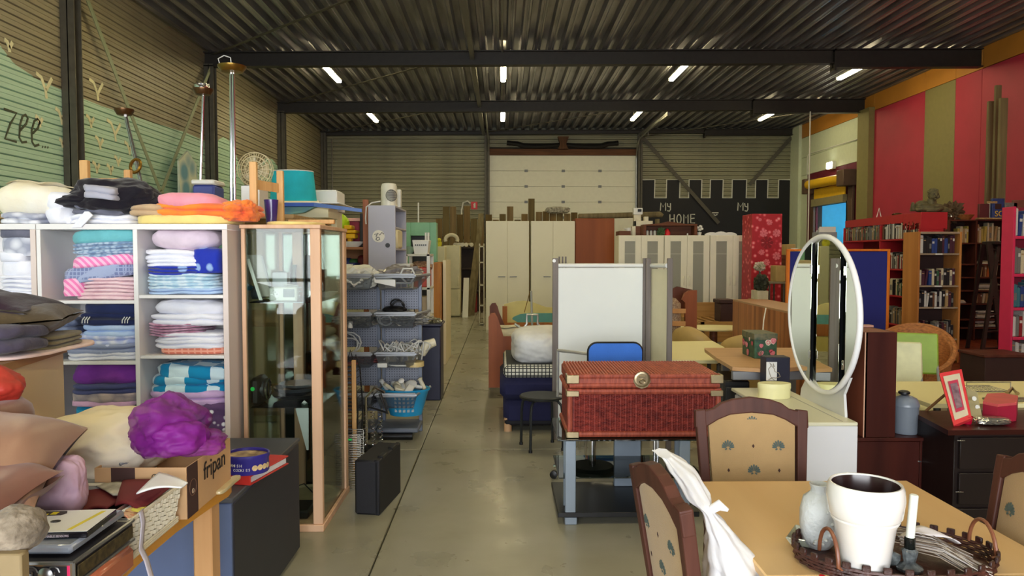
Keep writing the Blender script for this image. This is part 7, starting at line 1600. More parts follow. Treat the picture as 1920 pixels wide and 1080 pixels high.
def bagf(u, v):
    t_ = v*(len(bpth)-1); i = min(int(t_), len(bpth)-2); t_ -= i; w_ = t_*t_*(3-2*t_); c0_, r0_ = bpth[i]; c1_, r1_ = bpth[i+1]
    c = Vector(c0_).lerp(Vector(c1_), t_); r = r0_*(1-w_)+r1_*w_; a = 2*pi*u; d = Vector((cos(a)*.62, sin(a), .25*sin(a)))
    k = 1+.10*sin(a*7+v*5)*min(1, .03/max(r, .01)+.25)+.14*noise.noise(Vector((cos(a)*1.4, sin(a)*1.4, v*7)))+.05*(1-abs(noise.noise(Vector((cos(a)*3, sin(a)*3, v*13))))*3)
    return c+d*r*k
pbm.grid(bagf, 64, 90)
pbm.tube([(.57, 2.02, .845), (.60, 2.02, .862), (.622, 2.01, .85)], [.012, .016, .005], 8)
pbg = mat('carrier_bag_white', (236, 236, 238), .35, var=.04, bump=.3, bs=18, spec=.6); one('plastic_bag', 'white plastic carrier bag draped over the near dining chair back', 'bag', pbm, pbg, ang=80)
# tray and its contents
RAT = mat('rattan_dark', (84, 46, 36), .45, col2=(44, 22, 18), scale=30, bump=.3, bs=90)
tc = Vector((1.02, 1.90, tz_)); ta, tbb = .245, .165
ty = T('rattan_tray', 'dark oval rattan tray with two hoop handles on the dining table', 'tray', tc)
MB().lathe([(1.0, .001), (1.0, .008), (0, .008)], tc, 48, ta*.97, tbb*.97).build('tray_floor', RAT, ty)
mb = MB(); n = 64
for j in range(4):
    mb.tube([(tc.x+(ta+.002*j+(.003 if (i+j) % 2 else -.002))*cos(2*pi*i/n), tc.y+(tbb+.002*j+(.003 if (i+j) % 2 else -.002))*sin(2*pi*i/n), tz_+.008+j*.0085) for i in range(n)], .0045, 5, True)
mb.build('woven_wall', RAT, ty)
rl0 = None
for i in range(32):
    a = 2*pi*i/32; ca, sa = cos(a), sin(a); lc = ((ta+.008)*ca, (tbb+.008)*sa, 0); ro = (0, 0, atan2(sa*ta, ca*tbb))
    if rl0 is None: rl0 = B(-.004, .004, -.010, .010, .036, .052, .002).build('rim_loop', RAT, ty, local=True); rl0.location = lc; rl0.rotation_euler = ro
    else: inst(rl0, ty, lc, ro)
for s, xx in ((-1, tc.x-ta-.0), (1, tc.x+ta+.0)):
    pts = [(xx-s*.03*(0), tc.y-.055, tz_+.03)]+[(xx+s*.01, tc.y-.055*cos(t), tz_+.035+.075*sin(t)) for t in [i*pi/12 for i in range(13)]]
    if s < 0: pts = [(x_+.06, y_-.06, z_) for x_, y_, z_ in pts]
    else: pts = [(x_-.02, y_-.0, z_) for x_, y_, z_ in pts]
    MB().tube(pts, .005, 7).build('handle', mat('rattan_cane', (130, 78, 52), .4), ty)
one('red_dot_sticker', 'red dot sticker on the wall of the rattan tray', 'sticker', MB().lathe([(.007, 0), (.007, .001)], (at(1542, 1037, 1.8).x, 1.80, tz_+.008), 16), mat('sticker_red', (230, 30, 40), .4, var=0))
CER = mat('glazed_white', (238, 236, 230), .18, var=.02, spec=.6, coat=.3); CIN = mat('glazed_brown', (54, 34, 32), .2, spec=.6)
ppx = Vector((.905, 1.82, tz_+.009)); zr_ = .985-ppx.z; R1 = .0905
po = T('white_plant_pot', 'large white glazed plant pot with a brown inside on the rattan tray', 'plant pot', ppx)
MB().lathe([(.0, 0), (.052, 0), (.056, .004), (.072, zr_*.55), (.079, zr_*.60), (.0800, zr_*.61), (.079, zr_*.625), (.0855, zr_*.66), (.0905, zr_*.84), (.0885, zr_*.96), (.084, zr_), (.080, zr_*1.0), (.078, zr_*.985)], ppx, 64, cap=False).build('pot_body', CER, po, ang=50)
MB().lathe([(.0795, zr_*.992), (.078, zr_*.97), (.07, zr_*.5), (.05, .02), (0, .02)], ppx, 48, cap=False).build('pot_inside', CIN, po)
vx = Vector((.862, 1.985, tz_+.009)); MV = mat('matt_relief_white', (214, 218, 216), .5, bump=.9, bs=34)
va = T('white_vase', 'pale matt vase with raised flowers behind the white pot', 'vase', vx)
MB().lathe([(.0, 0), (.03, 0), (.042, .015), (.050, .06), (.050, .10), (.042, .135), (.024, .15), (.022, .158), (.027, .172), (.025, .173), (.018, .158), (0, .15)], vx, 40, cap=False).build('vase_body', MV, va)
mb = MB(); rr = random.Random(2)
for i in range(20): a = rr.uniform(-2.2, -.4); z = rr.uniform(.02, .12); mb.blob((vx.x+.049*cos(a), vx.y+.049*sin(a), vx.z+z), (.006, .006, .005), .2, 3, i, 2)
mb.build('raised_flowers', MV, va)
ch = T('glass_candlestick', 'white candle in a black and clear glass holder on the rattan tray', 'candle', (1.025, 1.83, tz_+.009))
x, y, z = 1.025, 1.83, tz_+.009
MB().lathe([(.0, 0), (.03, 0), (.033, .008), (.014, .02), (.020, .05), (.012, .056), (.0, .056)], (x, y, z), 10, cap=False).build('glass_foot', mat('clear_cut_glass', (120, 126, 126), .05, var=.5, scale=60, spec=1), ch, smooth=False); MB().lathe([(.011, .05), (.013, .056), (.013, .082), (.011, .084)], (x, y, z), 20).build('socket', mat('black_glass', (22, 26, 24), .1), ch); o = MB().lathe([(.0105, 0), (.0105, .112), (.008, .114), (0, .112)], (0, 0, 0), 24).build('candle', mat('wax', (232, 236, 224), .45, var=.03), ch, local=True); o.location = (0, 0, .078); o.rotation_euler.y = .07
one('cut_glass_ornament', 'chunk of clear cut glass beside the candlestick on the tray', 'ornament', MB().blob((.99, 1.86, z+.02), (.028, .025, .02), .3, 4, 3, 2), MC['clear_cut_glass'], smooth=False)
twm = [mat('twig_%d' % i, c_, .6) for i, c_ in enumerate(((182, 168, 150), (206, 198, 190), (110, 92, 76)))]
for k in range(3):
    mb = MB(); rr = random.Random(k+9)
    for i in range(26):
        t_ = rr.uniform(-1, 1); y0_ = 1.90+.06*rr.uniform(-1, 1); zc2 = z+.012+.035*rr.random()*(1-t_*t_*.5)
        p0_ = (1.06+rr.uniform(-.01, .02), y0_+.05, zc2+.01); p3_ = (1.175+rr.uniform(-.03, .02), y0_-.09, zc2-.004); pm_ = ((p0_[0]+p3_[0])/2+rr.uniform(-.01, .01), (p0_[1]+p3_[1])/2, zc2+.02)
        mb.tube([p0_, pm_, p3_], .0013, 4)
    o = one('twig_bundle', 'bundle of %s straw twigs tied with ribbon on the tray' % ('tan', 'whitish', 'brown')[k], 'twigs', mb, twm[k]); o['kind'] = 'stuff'
one('white_ribbon', 'broad white translucent ribbon looped over the straw twigs', 'ribbon', MB().grid(lambda u, v: (1.045+.13*u, 1.90+.04*(v-.5)+.02*sin(5*u), z+.052+.018*sin(pi*u)+.006*sin(9*u+3*v)), 24, 4), mat('ribbon_white', (214, 206, 204), .5), solid=.0012)
one('glass_dish', 'square pressed glass dish peeking out behind the pale vase', 'dish', MB().add([(.80, 2.0, tz_+.004), (.86, 1.97, tz_+.004), (.90, 2.04, tz_+.004), (.84, 2.07, tz_+.004), (.78, 2.0, tz_+.03), (.86, 1.955, tz_+.03), (.92, 2.045, tz_+.03), (.84, 2.09, tz_+.03)], [[0, 3, 2, 1], [0, 1, 5, 4], [1, 2, 6, 5], [2, 3, 7, 6], [3, 0, 4, 7]]), mat('pressed_glass', (206, 212, 190), .1, var=.2, scale=60, spec=1), smooth=False, solid=-.004)
one('thin_wire', 'thin pale wire running over the table from the tray', 'wire', MB().tube([(1.03, 2.06, tz_+.004), (1.12, 2.08, tz_+.006), (1.2, 2.07, tz_+.004), (1.27, 2.0, tz_+.003), (1.29, 1.95, tz_+.003)], .0012, 5), CABLEW)
# library corner
BR = random.Random(21)
BCOL = dict(black=(28, 28, 32), grey=(120, 118, 114), cream=(214, 202, 168), red=(150, 36, 40), brown=(110, 72, 50), blue=(40, 66, 130), green=(56, 96, 66), tan=(176, 146, 100), white=(214, 212, 204), plum=(76, 36, 52), teal=(60, 120, 130), orange=(196, 110, 50), yellow=(200, 180, 90))
BM = {}
for k, c in BCOL.items():
    m_ = mat('book_'+k, c, .5, var=.25, scale=22)
    mb = MB(); mb.box(-.5, .5, 0, 1, 0, 1, .02); BM[k] = mb
BO = {}
SPW = mat('spine_label', (206, 198, 176), .5)
ODN = ['first', 'second', 'third', 'fourth', 'fifth', 'sixth', 'seventh', 'eighth', 'ninth', 'tenth', 'eleventh', 'twelfth', 'thirteenth', 'fourteenth', 'fifteenth', 'sixteenth', 'seventeenth', 'eighteenth', 'nineteenth', 'twentieth']
def book(k, x, y, z, t, d, h, label, group, rz=0, ry=0, lying=False, lab=False):
    """unit cover mesh with a paler label band on its spine, scaled per book"""
    kk = k; k = k+str(BR.randint(0, 3))
    if k not in BO:
        v = int(k[-1]); mb = MB(); mb.box(-.5, .5, 0, 1, 0, 1, .03); mb.mi = 1; (mb.box(-.36, .36, -.008, .01, (.12, .3, .66, .8)[v], (.16, .62, .8, .86)[v], .004) if v else mb)
        mb.mi = 2; mb.box(-.47, .47, .05, .98, .97, 1.004, .003)
        o = mb.build('book', [MC['book_'+kk], MC['book_'+('cream', 'grey', 'white', 'tan')[v]], SPW], local=True); o.location = (0, 0, 0); BO[k] = o; first = True
    else: o = BO[k].copy(); C.objects.link(o)
    o.scale = (t, d, h); o.location = (x, y, z); o.rotation_euler = (0, ry, rz)
    return tag(o, label, 'book', group)
def row(x0, x1, y, z, h0, h1, cols, place, group, along='x', face=-1, d=.13, tmin=.018, tmax=.04, lean_p=.12):
    """books side by side; along x their spines face -y, along y their spines face -x"""
    p = x0; n = {}
    while p < x1-tmin:
        t = min(BR.uniform(tmin, tmax), x1-p); h = BR.uniform(h0, h1); k = BR.choice(cols); dd = d*BR.uniform(.85, 1)
        lab = '%s %s book %s' % (ODN[min(n.get(k, 0), 19)], k, place)
        tilt_ = BR.uniform(.05, .16) if BR.random() < lean_p else 0
        if tilt_:
            if p+t+h*sin(tilt_) > x1: tilt_ = 0
        if along == 'x': book(k, p+t/2, y, z, t*.96, dd, h, lab, group, ry=tilt_)
        else: book(k, y, p+t/2, z, t*.96, dd, h, lab, group, rz=-pi/2)
        p += t+(h*sin(tilt_) if tilt_ else 0); n[k] = n.get(k, 0)+1
REDP = mat('red_shelf_paint', (176, 30, 38), .5, var=.06); PINE2 = wood('pine_case', (190, 130, 70), (166, 106, 52), .5, 'z', 3); DKB = mat('case_dark_brown', (52, 28, 24), .6)  # dark brown for bookcase backs and the low table's body
# red shelf run along the crimson wall side
rs = T('red_bookcase', 'long red bookcase with a boxed red top running away behind the pine one', 'bookcase', (6.45, 12.2, 0))
YR0, YR1, XR0 = 11.05, 13.5, 6.24
tps = zz(397, YR0); shz = [1.80, 1.33, .91, .46, .08]
ztopshelf = at(1740, 430, YR0).z
B(XR0, XR0+.40, YR0, YR0+.5, 1.93, tps, .004).build('top_box', REDP, rs)
MB().prism([(YR0+.5, tps-.14), (YR0+.5, tps), (YR1, tps-.02), (YR1, tps-.14)], XR0, XR0+.40, 'yz').build('top_box', REDP, rs)
for z in shz: B(XR0-.02, XR0+.36, YR0+.02, YR1, z-.025, z, .003).build('shelf_board', REDP, rs)
for y in (YR0, 12.2, YR1): B(XR0-.02, XR0+.36, y, y+.025, 0, 1.93 if y == YR0 else tps-.15, .003).build('side_panel', REDP, rs)
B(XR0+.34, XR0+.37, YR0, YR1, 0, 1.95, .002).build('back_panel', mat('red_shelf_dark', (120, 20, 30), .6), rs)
row(YR0+.04, 12.18, XR0-.0, 1.801, .19, .27, ['grey', 'white', 'cream', 'black', 'brown'], 'upright on the upper shelf of the red bookcase, near half', 'books on the upper red shelf', 'y', d=.17)
row(12.24, YR1-.03, XR0-.0, 1.801, .19, .25, ['brown', 'green', 'black', 'tan', 'red', 'grey'], 'upright on the upper shelf of the red bookcase, far half', 'books on the upper red shelf', 'y', d=.17)
row(YR0+.1, 12.1, XR0, 1.331, .19, .27, ['black', 'white', 'red', 'grey'], 'on the second shelf of the red bookcase', 'books on the second red shelf', 'y', d=.17)
row(YR0+.1, 12.1, XR0, .911, .19, .27, ['cream', 'black', 'green', 'brown'], 'on the third shelf of the red bookcase', 'books on the third red shelf', 'y', d=.17)
row(YR0+.1, 12.1, XR0, .461, .19, .27, ['grey', 'black', 'tan'], 'on the fourth shelf of the red bookcase', 'books on the fourth red shelf', 'y', d=.17)
# pine bookcase
pcY = 10.45
pc = T('pine_bookcase', 'tall pine bookcase of dark books standing in front of the red one', 'bookcase', (at(1773, 0, pcY).x, pcY+.2, 0))
xa, xb_ = at(1733, 0, pcY).x, at(1816, 0, pcY).x; pz = zz(434, pcY)
SHP = mat('shelf_grey_edge', (160, 140, 116), .5)
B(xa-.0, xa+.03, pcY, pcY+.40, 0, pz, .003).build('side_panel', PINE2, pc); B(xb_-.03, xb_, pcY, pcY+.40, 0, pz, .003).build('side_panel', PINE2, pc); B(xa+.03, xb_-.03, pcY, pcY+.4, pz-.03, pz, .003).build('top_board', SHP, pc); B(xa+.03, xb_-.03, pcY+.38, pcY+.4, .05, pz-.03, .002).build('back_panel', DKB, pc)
for i, (ys_, cols, h0, h1, nm) in enumerate(((475, ['black', 'plum', 'black', 'white', 'blue'], .2, .27, 'top shelf'), (536, ['green', 'cream', 'plum', 'blue', 'black'], .2, .25, 'second shelf'), (577, ['black', 'plum', 'tan', 'white', 'brown'], .19, .25, 'third shelf'), (637, ['brown', 'black', 'plum', 'grey'], .18, .26, 'fourth shelf'), (676, [], 0, 0, ''))):
    z = zz(ys_, pcY); s_ = B(xa+.03, xb_-.03, pcY+.01, pcY+.38, z-.022, z, .002).build('shelf_board', SHP, pc)
    B((xa+xb_)/2-.06, (xa+xb_)/2+.04, pcY+.004, pcY+.01, z-.02, z-.002, .001).build('shelf_label', WPL, s_)
    if cols: row(xa+.05, xb_-.05, pcY+.05, z+.001, h0, h1, cols, 'upright on the %s of the pine bookcase' % nm, 'books on the %s of the pine bookcase' % nm, lean_p=.2 if i > 1 else .05, tmin=.025, tmax=.05)
one('lower_books', 'tan parcel at the foot of the pine bookcase', 'parcel', B(xb_-.2, xb_-.06, pcY+.08, pcY+.3, zz(676, pcY)+.001, zz(676, pcY)+.14, .02), mat('carton_tan', (1, 1, 1)))
# figure on the red top
fz = tps+.001
GRNS = mat('stone_green', (104, 96, 62), .7, col2=(72, 66, 44), scale=20, bump=.3, bs=60)
ch_ = T('cherub_statue', 'weathered green cherub statue leaning on its arms on the red bookcase', 'statue', (6.35, YR0+.25, fz))
X0, Y0 = at(1752, 0, YR0+.2).x, YR0+.2
mb = MB()
mb.blob((X0, Y0, fz+.07), (.22, .12, .08), .15, 3, 2, 4, .9).blob((X0-.10, Y0+.03, fz+.10), (.1, .1, .09), .1, 3, 3, 4).blob((X0+.02, Y0-.02, fz+.15), (.07, .07, .08), .1, 3, 4, 4)
mb.tube([(X0+.05, Y0-.02, fz+.13), (X0+.13, Y0-.08, fz+.05), (X0+.02, Y0-.12, fz+.035), (X0-.1, Y0-.1, fz+.03)], [.04, .035, .028, .02], 9)
mb.tube([(X0-.05, Y0-.02, fz+.12), (X0-.12, Y0-.08, fz+.05), (X0, Y0-.12, fz+.045)], [.04, .035, .028], 9)
mb.tube([(X0-.13, Y0+.04, fz+.09), (X0-.24, Y0+.04, fz+.06), (X0-.24, Y0+.02, fz+.16)], [.06, .045, .02], 9)
mb.tube([(X0+.15, Y0, fz+.06), (X0+.26, Y0-.02, fz+.04), (X0+.33, Y0-.02, fz+.02)], [.06, .045, .02], 9)
mb.build('body', GRNS, ch_, ang=80)
mb = MB(); hc = (X0+.035, Y0-.04, fz+.265)
mb.blob(hc, (.075, .078, .088), .04, 2, 1, 4).blob((hc[0], hc[1]-.075, hc[2]-.01), (.014, .018, .018), 0, 1, 1, 2).blob((hc[0]-.035, hc[1]-.055, hc[2]-.03), (.03, .025, .028), 0, 1, 1, 3).blob((hc[0]+.035, hc[1]-.055, hc[2]-.03), (.03, .025, .028), 0, 1, 1, 3).blob((hc[0], hc[1]-.06, hc[2]-.06), (.025, .02, .018), 0, 1, 1, 3)
mb.blob((hc[0]-.078, hc[1], hc[2]-.01), (.012, .02, .024), 0, 1, 1, 2).blob((hc[0]+.078, hc[1], hc[2]-.01), (.012, .02, .024), 0, 1, 1, 2)
mb.build('head', GRNS, ch_, ang=80)
mb = MB(); rr = random.Random(6)
for i in range(26): a = rr.uniform(0, 2*pi); e_ = rr.uniform(.25, 1.4); mb.blob((hc[0]+.078*cos(a)*cos(e_), hc[1]+.01+.078*sin(a)*cos(e_)*(1 if sin(a) > 0 else .75), hc[2]+.01+.08*sin(e_)), (.022, .022, .02), .2, 4, i, 2)
mb.build('curly_hair', GRNS, ch_, ang=80)
for s in (-1, 1): MB().blob((hc[0]+s*.028, hc[1]-.07, hc[2]+.012), (.012, .008, .008), 0, 1, 1, 2).build('eye', mat('stone_dark', (50, 44, 30), .7), ch_)
MB().tube([(hc[0]-.02, hc[1]-.083, hc[2]-.043), (hc[0], hc[1]-.087, hc[2]-.047), (hc[0]+.02, hc[1]-.083, hc[2]-.043)], .004, 5).build('mouth', MC['stone_dark'], ch_)
a = at(1648, 404, 12.4)
one('white_easel', 'small white triangular plate stand on the red bookcase', 'stand', MB().tube([(a.x-.04, 12.4, tps-.018), (a.x, 12.4, a.z+.12), (a.x+.04, 12.4, tps-.018)], .008, 6), WPL)
one('red_wing', 'small bronze ornament beside the white plate stand', 'ornament', MB().blob((a.x+.2, 12.2, tps+.02), (.09, .05, .035), .4, 4, 3, 3), BROWNM)
# objects seen through the opening beside the doorway
mgz = T('magazine_box', 'grey box of magazines standing before the side doorway', 'box', (at(1556, 0, 14).x, 14, 0)); a0, b0_, z0, z1 = ext(1535, 428, 1570, 447, 14)
B(a0, b0_, 14, 14.3, 1.55, z0+.12, .006).build('box_body', mat('box_grey', (150, 154, 160), .5), mgz)
for i in range(5): B(a0+.02+i*.005, b0_-.02-i*.03, 14.02+i*.05, 14.03+i*.05, z0+.05, z1+.03-.02*i, .001).build('magazine', (WPL, mat('mag_print', (120, 124, 132), .4, pat='splotch', ps=12, col2=(200, 200, 200)), MC['book_grey'])[i % 3], mgz)
sdb = T('brown_sideboard', 'dark brown wall unit behind the blue notice board', 'cabinet', (at(1530, 0, 14).x, 14.2, 0)); B(at(1470, 0, 14).x, at(1595, 0, 14).x, 13.9, 14.5, 0, 1.548, .01).build('unit_body', DB, sdb)
for k in range(3): B(at(1472+k*41, 0, 13.9).x, at(1511+k*41, 0, 13.9).x, 13.88, 13.9, .06, 1.5, .004).build('door', DB, sdb)
one('tan_box', 'tan box on the dark brown wall unit near the floral panel', 'box', pb(1476, 448, 1492, 466, 13.95, .3, zb=1.549, z1=1.75), mat('carton_tan', (1, 1, 1)))
# back wall of dark shelves and ladder
YL = 13.2
bs3 = T('dark_bookcase', 'wide dark bookcase packed with pale books behind the ladder', 'bookcase', (8.8, YL+.2, 0)); DKW2 = wood('library_wood', (96, 50, 38), (70, 34, 26), .5, 'z', 3)
xa, xb_ = at(1790, 0, YL).x, XR-.1; dz_ = [zz(y, YL) for y in (411, 455, 495, 520, 545, 570, 600)]
for x in (xa, at(1842, 0, YL).x, at(1900, 0, YL).x, xb_-.03): B(x, x+.03, YL, YL+.35, 0, dz_[0], .003).build('side_panel', DKW2, bs3)
for z in dz_+[.25]: B(xa+.03, xb_-.03, YL+.01, YL+.34, z-.025, z, .002).build('shelf_board', DKW2, bs3)
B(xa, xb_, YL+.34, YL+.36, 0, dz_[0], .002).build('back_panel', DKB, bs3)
sA = (at(1796, 0, YL).x, at(1840, 0, YL).x-.04); sB = (at(1846, 0, YL).x+.03, at(1898, 0, YL).x-.03)
row(sA[0]+.15, sA[1], YL+.08, dz_[1]+.001, .22, .32, ['cream', 'yellow', 'tan', 'green', 'cream'], 'on the top shelf of the dark bookcase, before its first upright', 'pale books on the top dark shelf', tmin=.03, tmax=.05)
row(sB[0], sB[1], YL+.08, dz_[1]+.001, .24, .36, ['cream', 'tan', 'yellow', 'tan'], 'on the top shelf of the dark bookcase, behind the ladder', 'pale books behind the ladder', tmin=.03, tmax=.05)
row(sB[0], sB[1], YL+.08, dz_[3]+.001, .18, .22, ['tan', 'orange', 'cream', 'brown'], 'leaning on the third dark shelf behind the ladder', 'tan books behind the ladder', tmin=.03, tmax=.05, lean_p=.5)
row(sB[0], sB[0]+.3, YL+.08, dz_[5]+.001, .16, .2, ['tan', 'brown', 'cream'], 'on the fifth dark shelf behind the ladder', 'few books low behind the ladder', tmin=.03, tmax=.05)
for k, (x0_, x1_, z_, n_, nm) in enumerate(((1848, 1896, dz_[2], 3, 'second'), (1850, 1896, dz_[4], 6, 'fourth'), (1846, 1890, dz_[6], 7, 'sixth'), (1800, 1838, dz_[5], 3, 'fifth'), (1846, 1892, .26, 5, 'lowest'))):
    rr = random.Random(k)
    for i in range(n_):
        w0 = at(x0_, 0, YL).x+rr.uniform(0, .08); w1 = at(x1_, 0, YL).x-rr.uniform(0, .12); h_ = .018
        mb = MB(); mb.M = Matrix.Translation(((w0+w1)/2, YL+.17, z_+.001+i*.021)) @ Matrix.Rotation(rr.uniform(-.08, .08), 4, 'Z'); mb.box(-(w1-w0)/2, (w1-w0)/2, -.11, .11, 0, h_, .004)
        one('magazine_pile', 'magazine lying flat on the %s shelf of the dark bookcase, %s from the bottom' % (nm, ODN[i]), 'magazine', mb, (WPL, MC['book_cream'], MC['book_grey'], MC['book_white'])[(i+k) % 4], 'magazines on the %s dark shelf' % nm)
for k, (x0_, y0_, x1_, y1_, m, lb, cat_) in enumerate(((1860, 372, 1884, 406, MC['book_blue'], 'grey-blue game box standing on the dark bookcase', 'box'), (1855, 378, 1866, 405, MC['book_white'], 'white edged box beside the blue game box', 'box'), (1884, 380, 1908, 405, MC['book_grey'], 'grey box with a yellow figure on the dark bookcase', 'box'), (1836, 382, 1856, 404, mat('box_darkred', (96, 40, 44), .5), 'dark red box on the dark bookcase beside the basket', 'box'), (1900, 375, 1935, 404, mat('box_brown2', (120, 76, 64), .5), 'brown box at the far end of the dark bookcase top', 'box'))):
    o = one('game_box', lb, cat_, pb(x0_, y0_, x1_, y1_, YL+.02+.07*(k % 2), .06, zb=dz_[0]+.001), m)
    if k == 0: letter('SCENE', o, (at(1866, 402, YL).x, YL+.016, dz_[0]+.06), (pi/2, 0, 0), .14, mat('game_yellow', (226, 186, 40), .5)); B(at(1862, 0, YL).x, at(1882, 0, YL).x, YL+.015, YL+.02, zz(380, YL), zz(376, YL), .001).build('title_band', MC['book_tan'], o); pb(1866, 382, 1878, 392, YL+.014, .006).build('window', DKB, o)
    if k == 2: MB().tube([at(1897, 402, YL+.08), at(1898, 392, YL+.08), at(1894, 386, YL+.08)], .03, 6).build('printed_figure', MC['book_yellow'], o)
one('wicker_basket', 'low honey wicker basket on the dark bookcase', 'basket', MB().lathe([(.1, 0), (.16, .08), (.165, .09), (.15, .085), (.0, .06)], (at(1828, 0, YL).x, YL+.15, dz_[0]+.001), 26), WIC)
one('silver_pot', 'small silver pot with a plant at the near end of the dark bookcase', 'pot', MB().lathe([(.05, 0), (.09, .05), (.05, .1), (.02, .13), (0, .14)], (at(1800, 0, YL).x, YL+.12, dz_[0]+.001), 20), CHROME)
one('dried_plant', 'dry brown plant twigs beside the silver pot', 'plant', MB().blob((at(1808, 0, YL).x, YL+.2, dz_[0]+.14), (.12, .1, .12), .8, 5, 3, 4, ridge=.9), mat('dry_plant', (90, 70, 46), .7))
one('flat_board', 'pale flat board lying on top of the dark bookcase', 'board', pb(1836, 405, 1888, 408, YL-.08, .12, zb=dz_[0]+.001, z1=dz_[0]+.03), MC['book_tan'])
# ladder
ld_ = T('library_ladder', 'dark wooden step ladder standing in front of the dark bookcase', 'ladder', (at(1855, 0, 11.4).x, 11.4, 0)); LDW = mat('ladder_dark', (42, 32, 32), .5, var=.1)
p0, p1 = at(1880, 452, 11.6), atz(1872, 705, .02); p0 = at(1884, 455, 11.4); p1 = Vector((at(1880, 700, 11.0).x, 11.0, 0))
q0, q1 = at(1868, 460, 11.45), Vector((at(1838, 712, 10.9).x, 10.9, 0))
def rail_(a, b_, w, m, nm='rail'):
    MB().add([(p.x+sx_*w/2, p.y+sy_*.02, p.z) for p in (a, b_) for sx_ in (-1, 1) for sy_ in (-1, 1)], [[0, 1, 3, 2], [4, 6, 7, 5], [0, 4, 5, 1], [2, 3, 7, 6], [0, 2, 6, 4], [1, 5, 7, 3]]).build(nm, m, ld_, smooth=False)
rail_(Vector((p1.x, 11.4, p0.z)), p1, .085, LDW); rail_(Vector((q0.x, 11.4, q0.z)), q1, .05, LDW); rail_(Vector((p1.x+.1, 11.7, p0.z-.02)), Vector((p1.x+.15, 12.1, 0)), .05, LDW, 'back_rail')
for i in range(7):
    t_ = i/7+.05; a = Vector((p1.x, 11.4, p0.z)).lerp(p1, t_); b_ = Vector((q0.x, 11.4, q0.z)).lerp(q1, t_); MB().tube([a, b_], .016, 7).build('rung', LDW, ld_)
a, b_, z0, z1 = ext(1866, 452, 1902, 462, 11.3); B(a, b_, 11.32, 11.62, z1-.05, z1, .006).build('top_step', LDW, ld_)
# pink shelf at the picture edge
YPk = 9.0
pk2 = T('pink_bookcase', 'crimson-pink bookcase with books cut off at the picture edge', 'bookcase', (6.35, YPk+.2, 0)); PKP = mat('pink_shelf_paint', (206, 40, 84), .5, var=.05)
a = at(1913, 0, YPk).x
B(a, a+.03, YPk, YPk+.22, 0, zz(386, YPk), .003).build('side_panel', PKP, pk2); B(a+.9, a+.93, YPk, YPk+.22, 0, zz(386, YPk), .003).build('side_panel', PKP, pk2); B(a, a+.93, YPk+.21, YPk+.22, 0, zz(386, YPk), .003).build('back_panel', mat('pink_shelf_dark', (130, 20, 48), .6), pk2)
for y_, cols, nm in ((442, ['blue', 'white', 'teal'], 'top'), (514, ['white', 'grey', 'cream'], 'second'), (578, ['teal', 'blue', 'teal'], 'third'), (634, ['red', 'white', 'grey'], 'fourth'), (690, ['grey', 'white'], 'fifth')):
    z = zz(y_, YPk); B(a+.03, a+.9, YPk, YPk+.21, z-.035, z, .003).build('shelf_board', PKP, pk2)
    row(a+.05, a+.5, YPk+.04, z+.001, .24, .34, cols, 'on the %s shelf of the pink bookcase' % nm, 'books on the %s pink shelf' % nm, tmin=.03, tmax=.05, d=.2)
lt_ = T('low_dark_table', 'low dark table in front of the ladder by the pink bookcase', 'table', (at(1900, 0, 8.3).x, 8.5, 0)); a, b_ = at(1865, 0, 8.3).x, at(1960, 0, 8.3).x; z = zz(668, 8.3)
B(a, b_, 8.3, 8.8, z-.03, z, .004).build('tabletop', DKW2, lt_); B(a+.02, b_-.02, 8.32, 8.78, .02, z-.031, .004).build('table_body', DKB, lt_)
# cream cabinet and cushions, table and goods of the near corner
cc_ = T('cream_cabinet', 'cream cabinet with a wood-edged top carrying dark cushions', 'cabinet', (-2.25, 3.0, 0))
zc1 = 1.17; pA, pB = atz(118, 648, zc1), atz(0, 683, zc1)
CBM = mat('cabinet_cream_side', (228, 208, 164), .45, var=.05, scale=2)
dirn = (pB-pA).normalized(); pB2 = pA+dirn*.62; nrm = Vector((dirn.y, -dirn.x, 0)); nrm = nrm if nrm.x < 0 else -nrm
Q = [pA, pB2, pB2+nrm*.55, pA+nrm*.55]
MB().prism([(p.x, p.y) for p in Q], 0, zc1-.03, 'xy').build('cabinet_body', CBM, cc_, smooth=False)
MB().prism([(p.x, p.y) for p in (pA-dirn*.01-nrm*.012, pB2-nrm*.012, pB2+nrm*.56, pA-dirn*.01+nrm*.56)], zc1-.029, zc1, 'xy').build('top_board', wood('cabinet_edge_wood', (186, 146, 96), (160, 120, 74), .5, 'y', 3), cc_, smooth=False)
def cush(px, py, Y, rx, ry, rz_, m, label, cat='cushion', rot=0, tilt=0, amp=.06, ex=3.0, seed=1, name='cushion', ridge=0, flat=None, fr=2):
    c = at(px, py, Y); mb = MB(); mb.M = Matrix.Translation(c) @ Matrix.Rotation(rot, 4, 'Z') @ Matrix.Rotation(tilt, 4, 'Y')
    mb.blob((0, 0, 0), (rx, ry, rz_), amp, fr, seed, 5, flat, ridge, ex=ex); return one(name, label, cat, mb, m, ang=80)
OLC = cloth('olive_brown_cushion', (86, 72, 48), (66, 54, 38)); DPL = cloth('dark_plum_fleece', (46, 26, 38), (32, 18, 28)); GPR = cloth('grey_plum_cloth', (80, 74, 92), (50, 44, 62), scale=5)
pcush = MB()  # olive cushion with a pointed corner
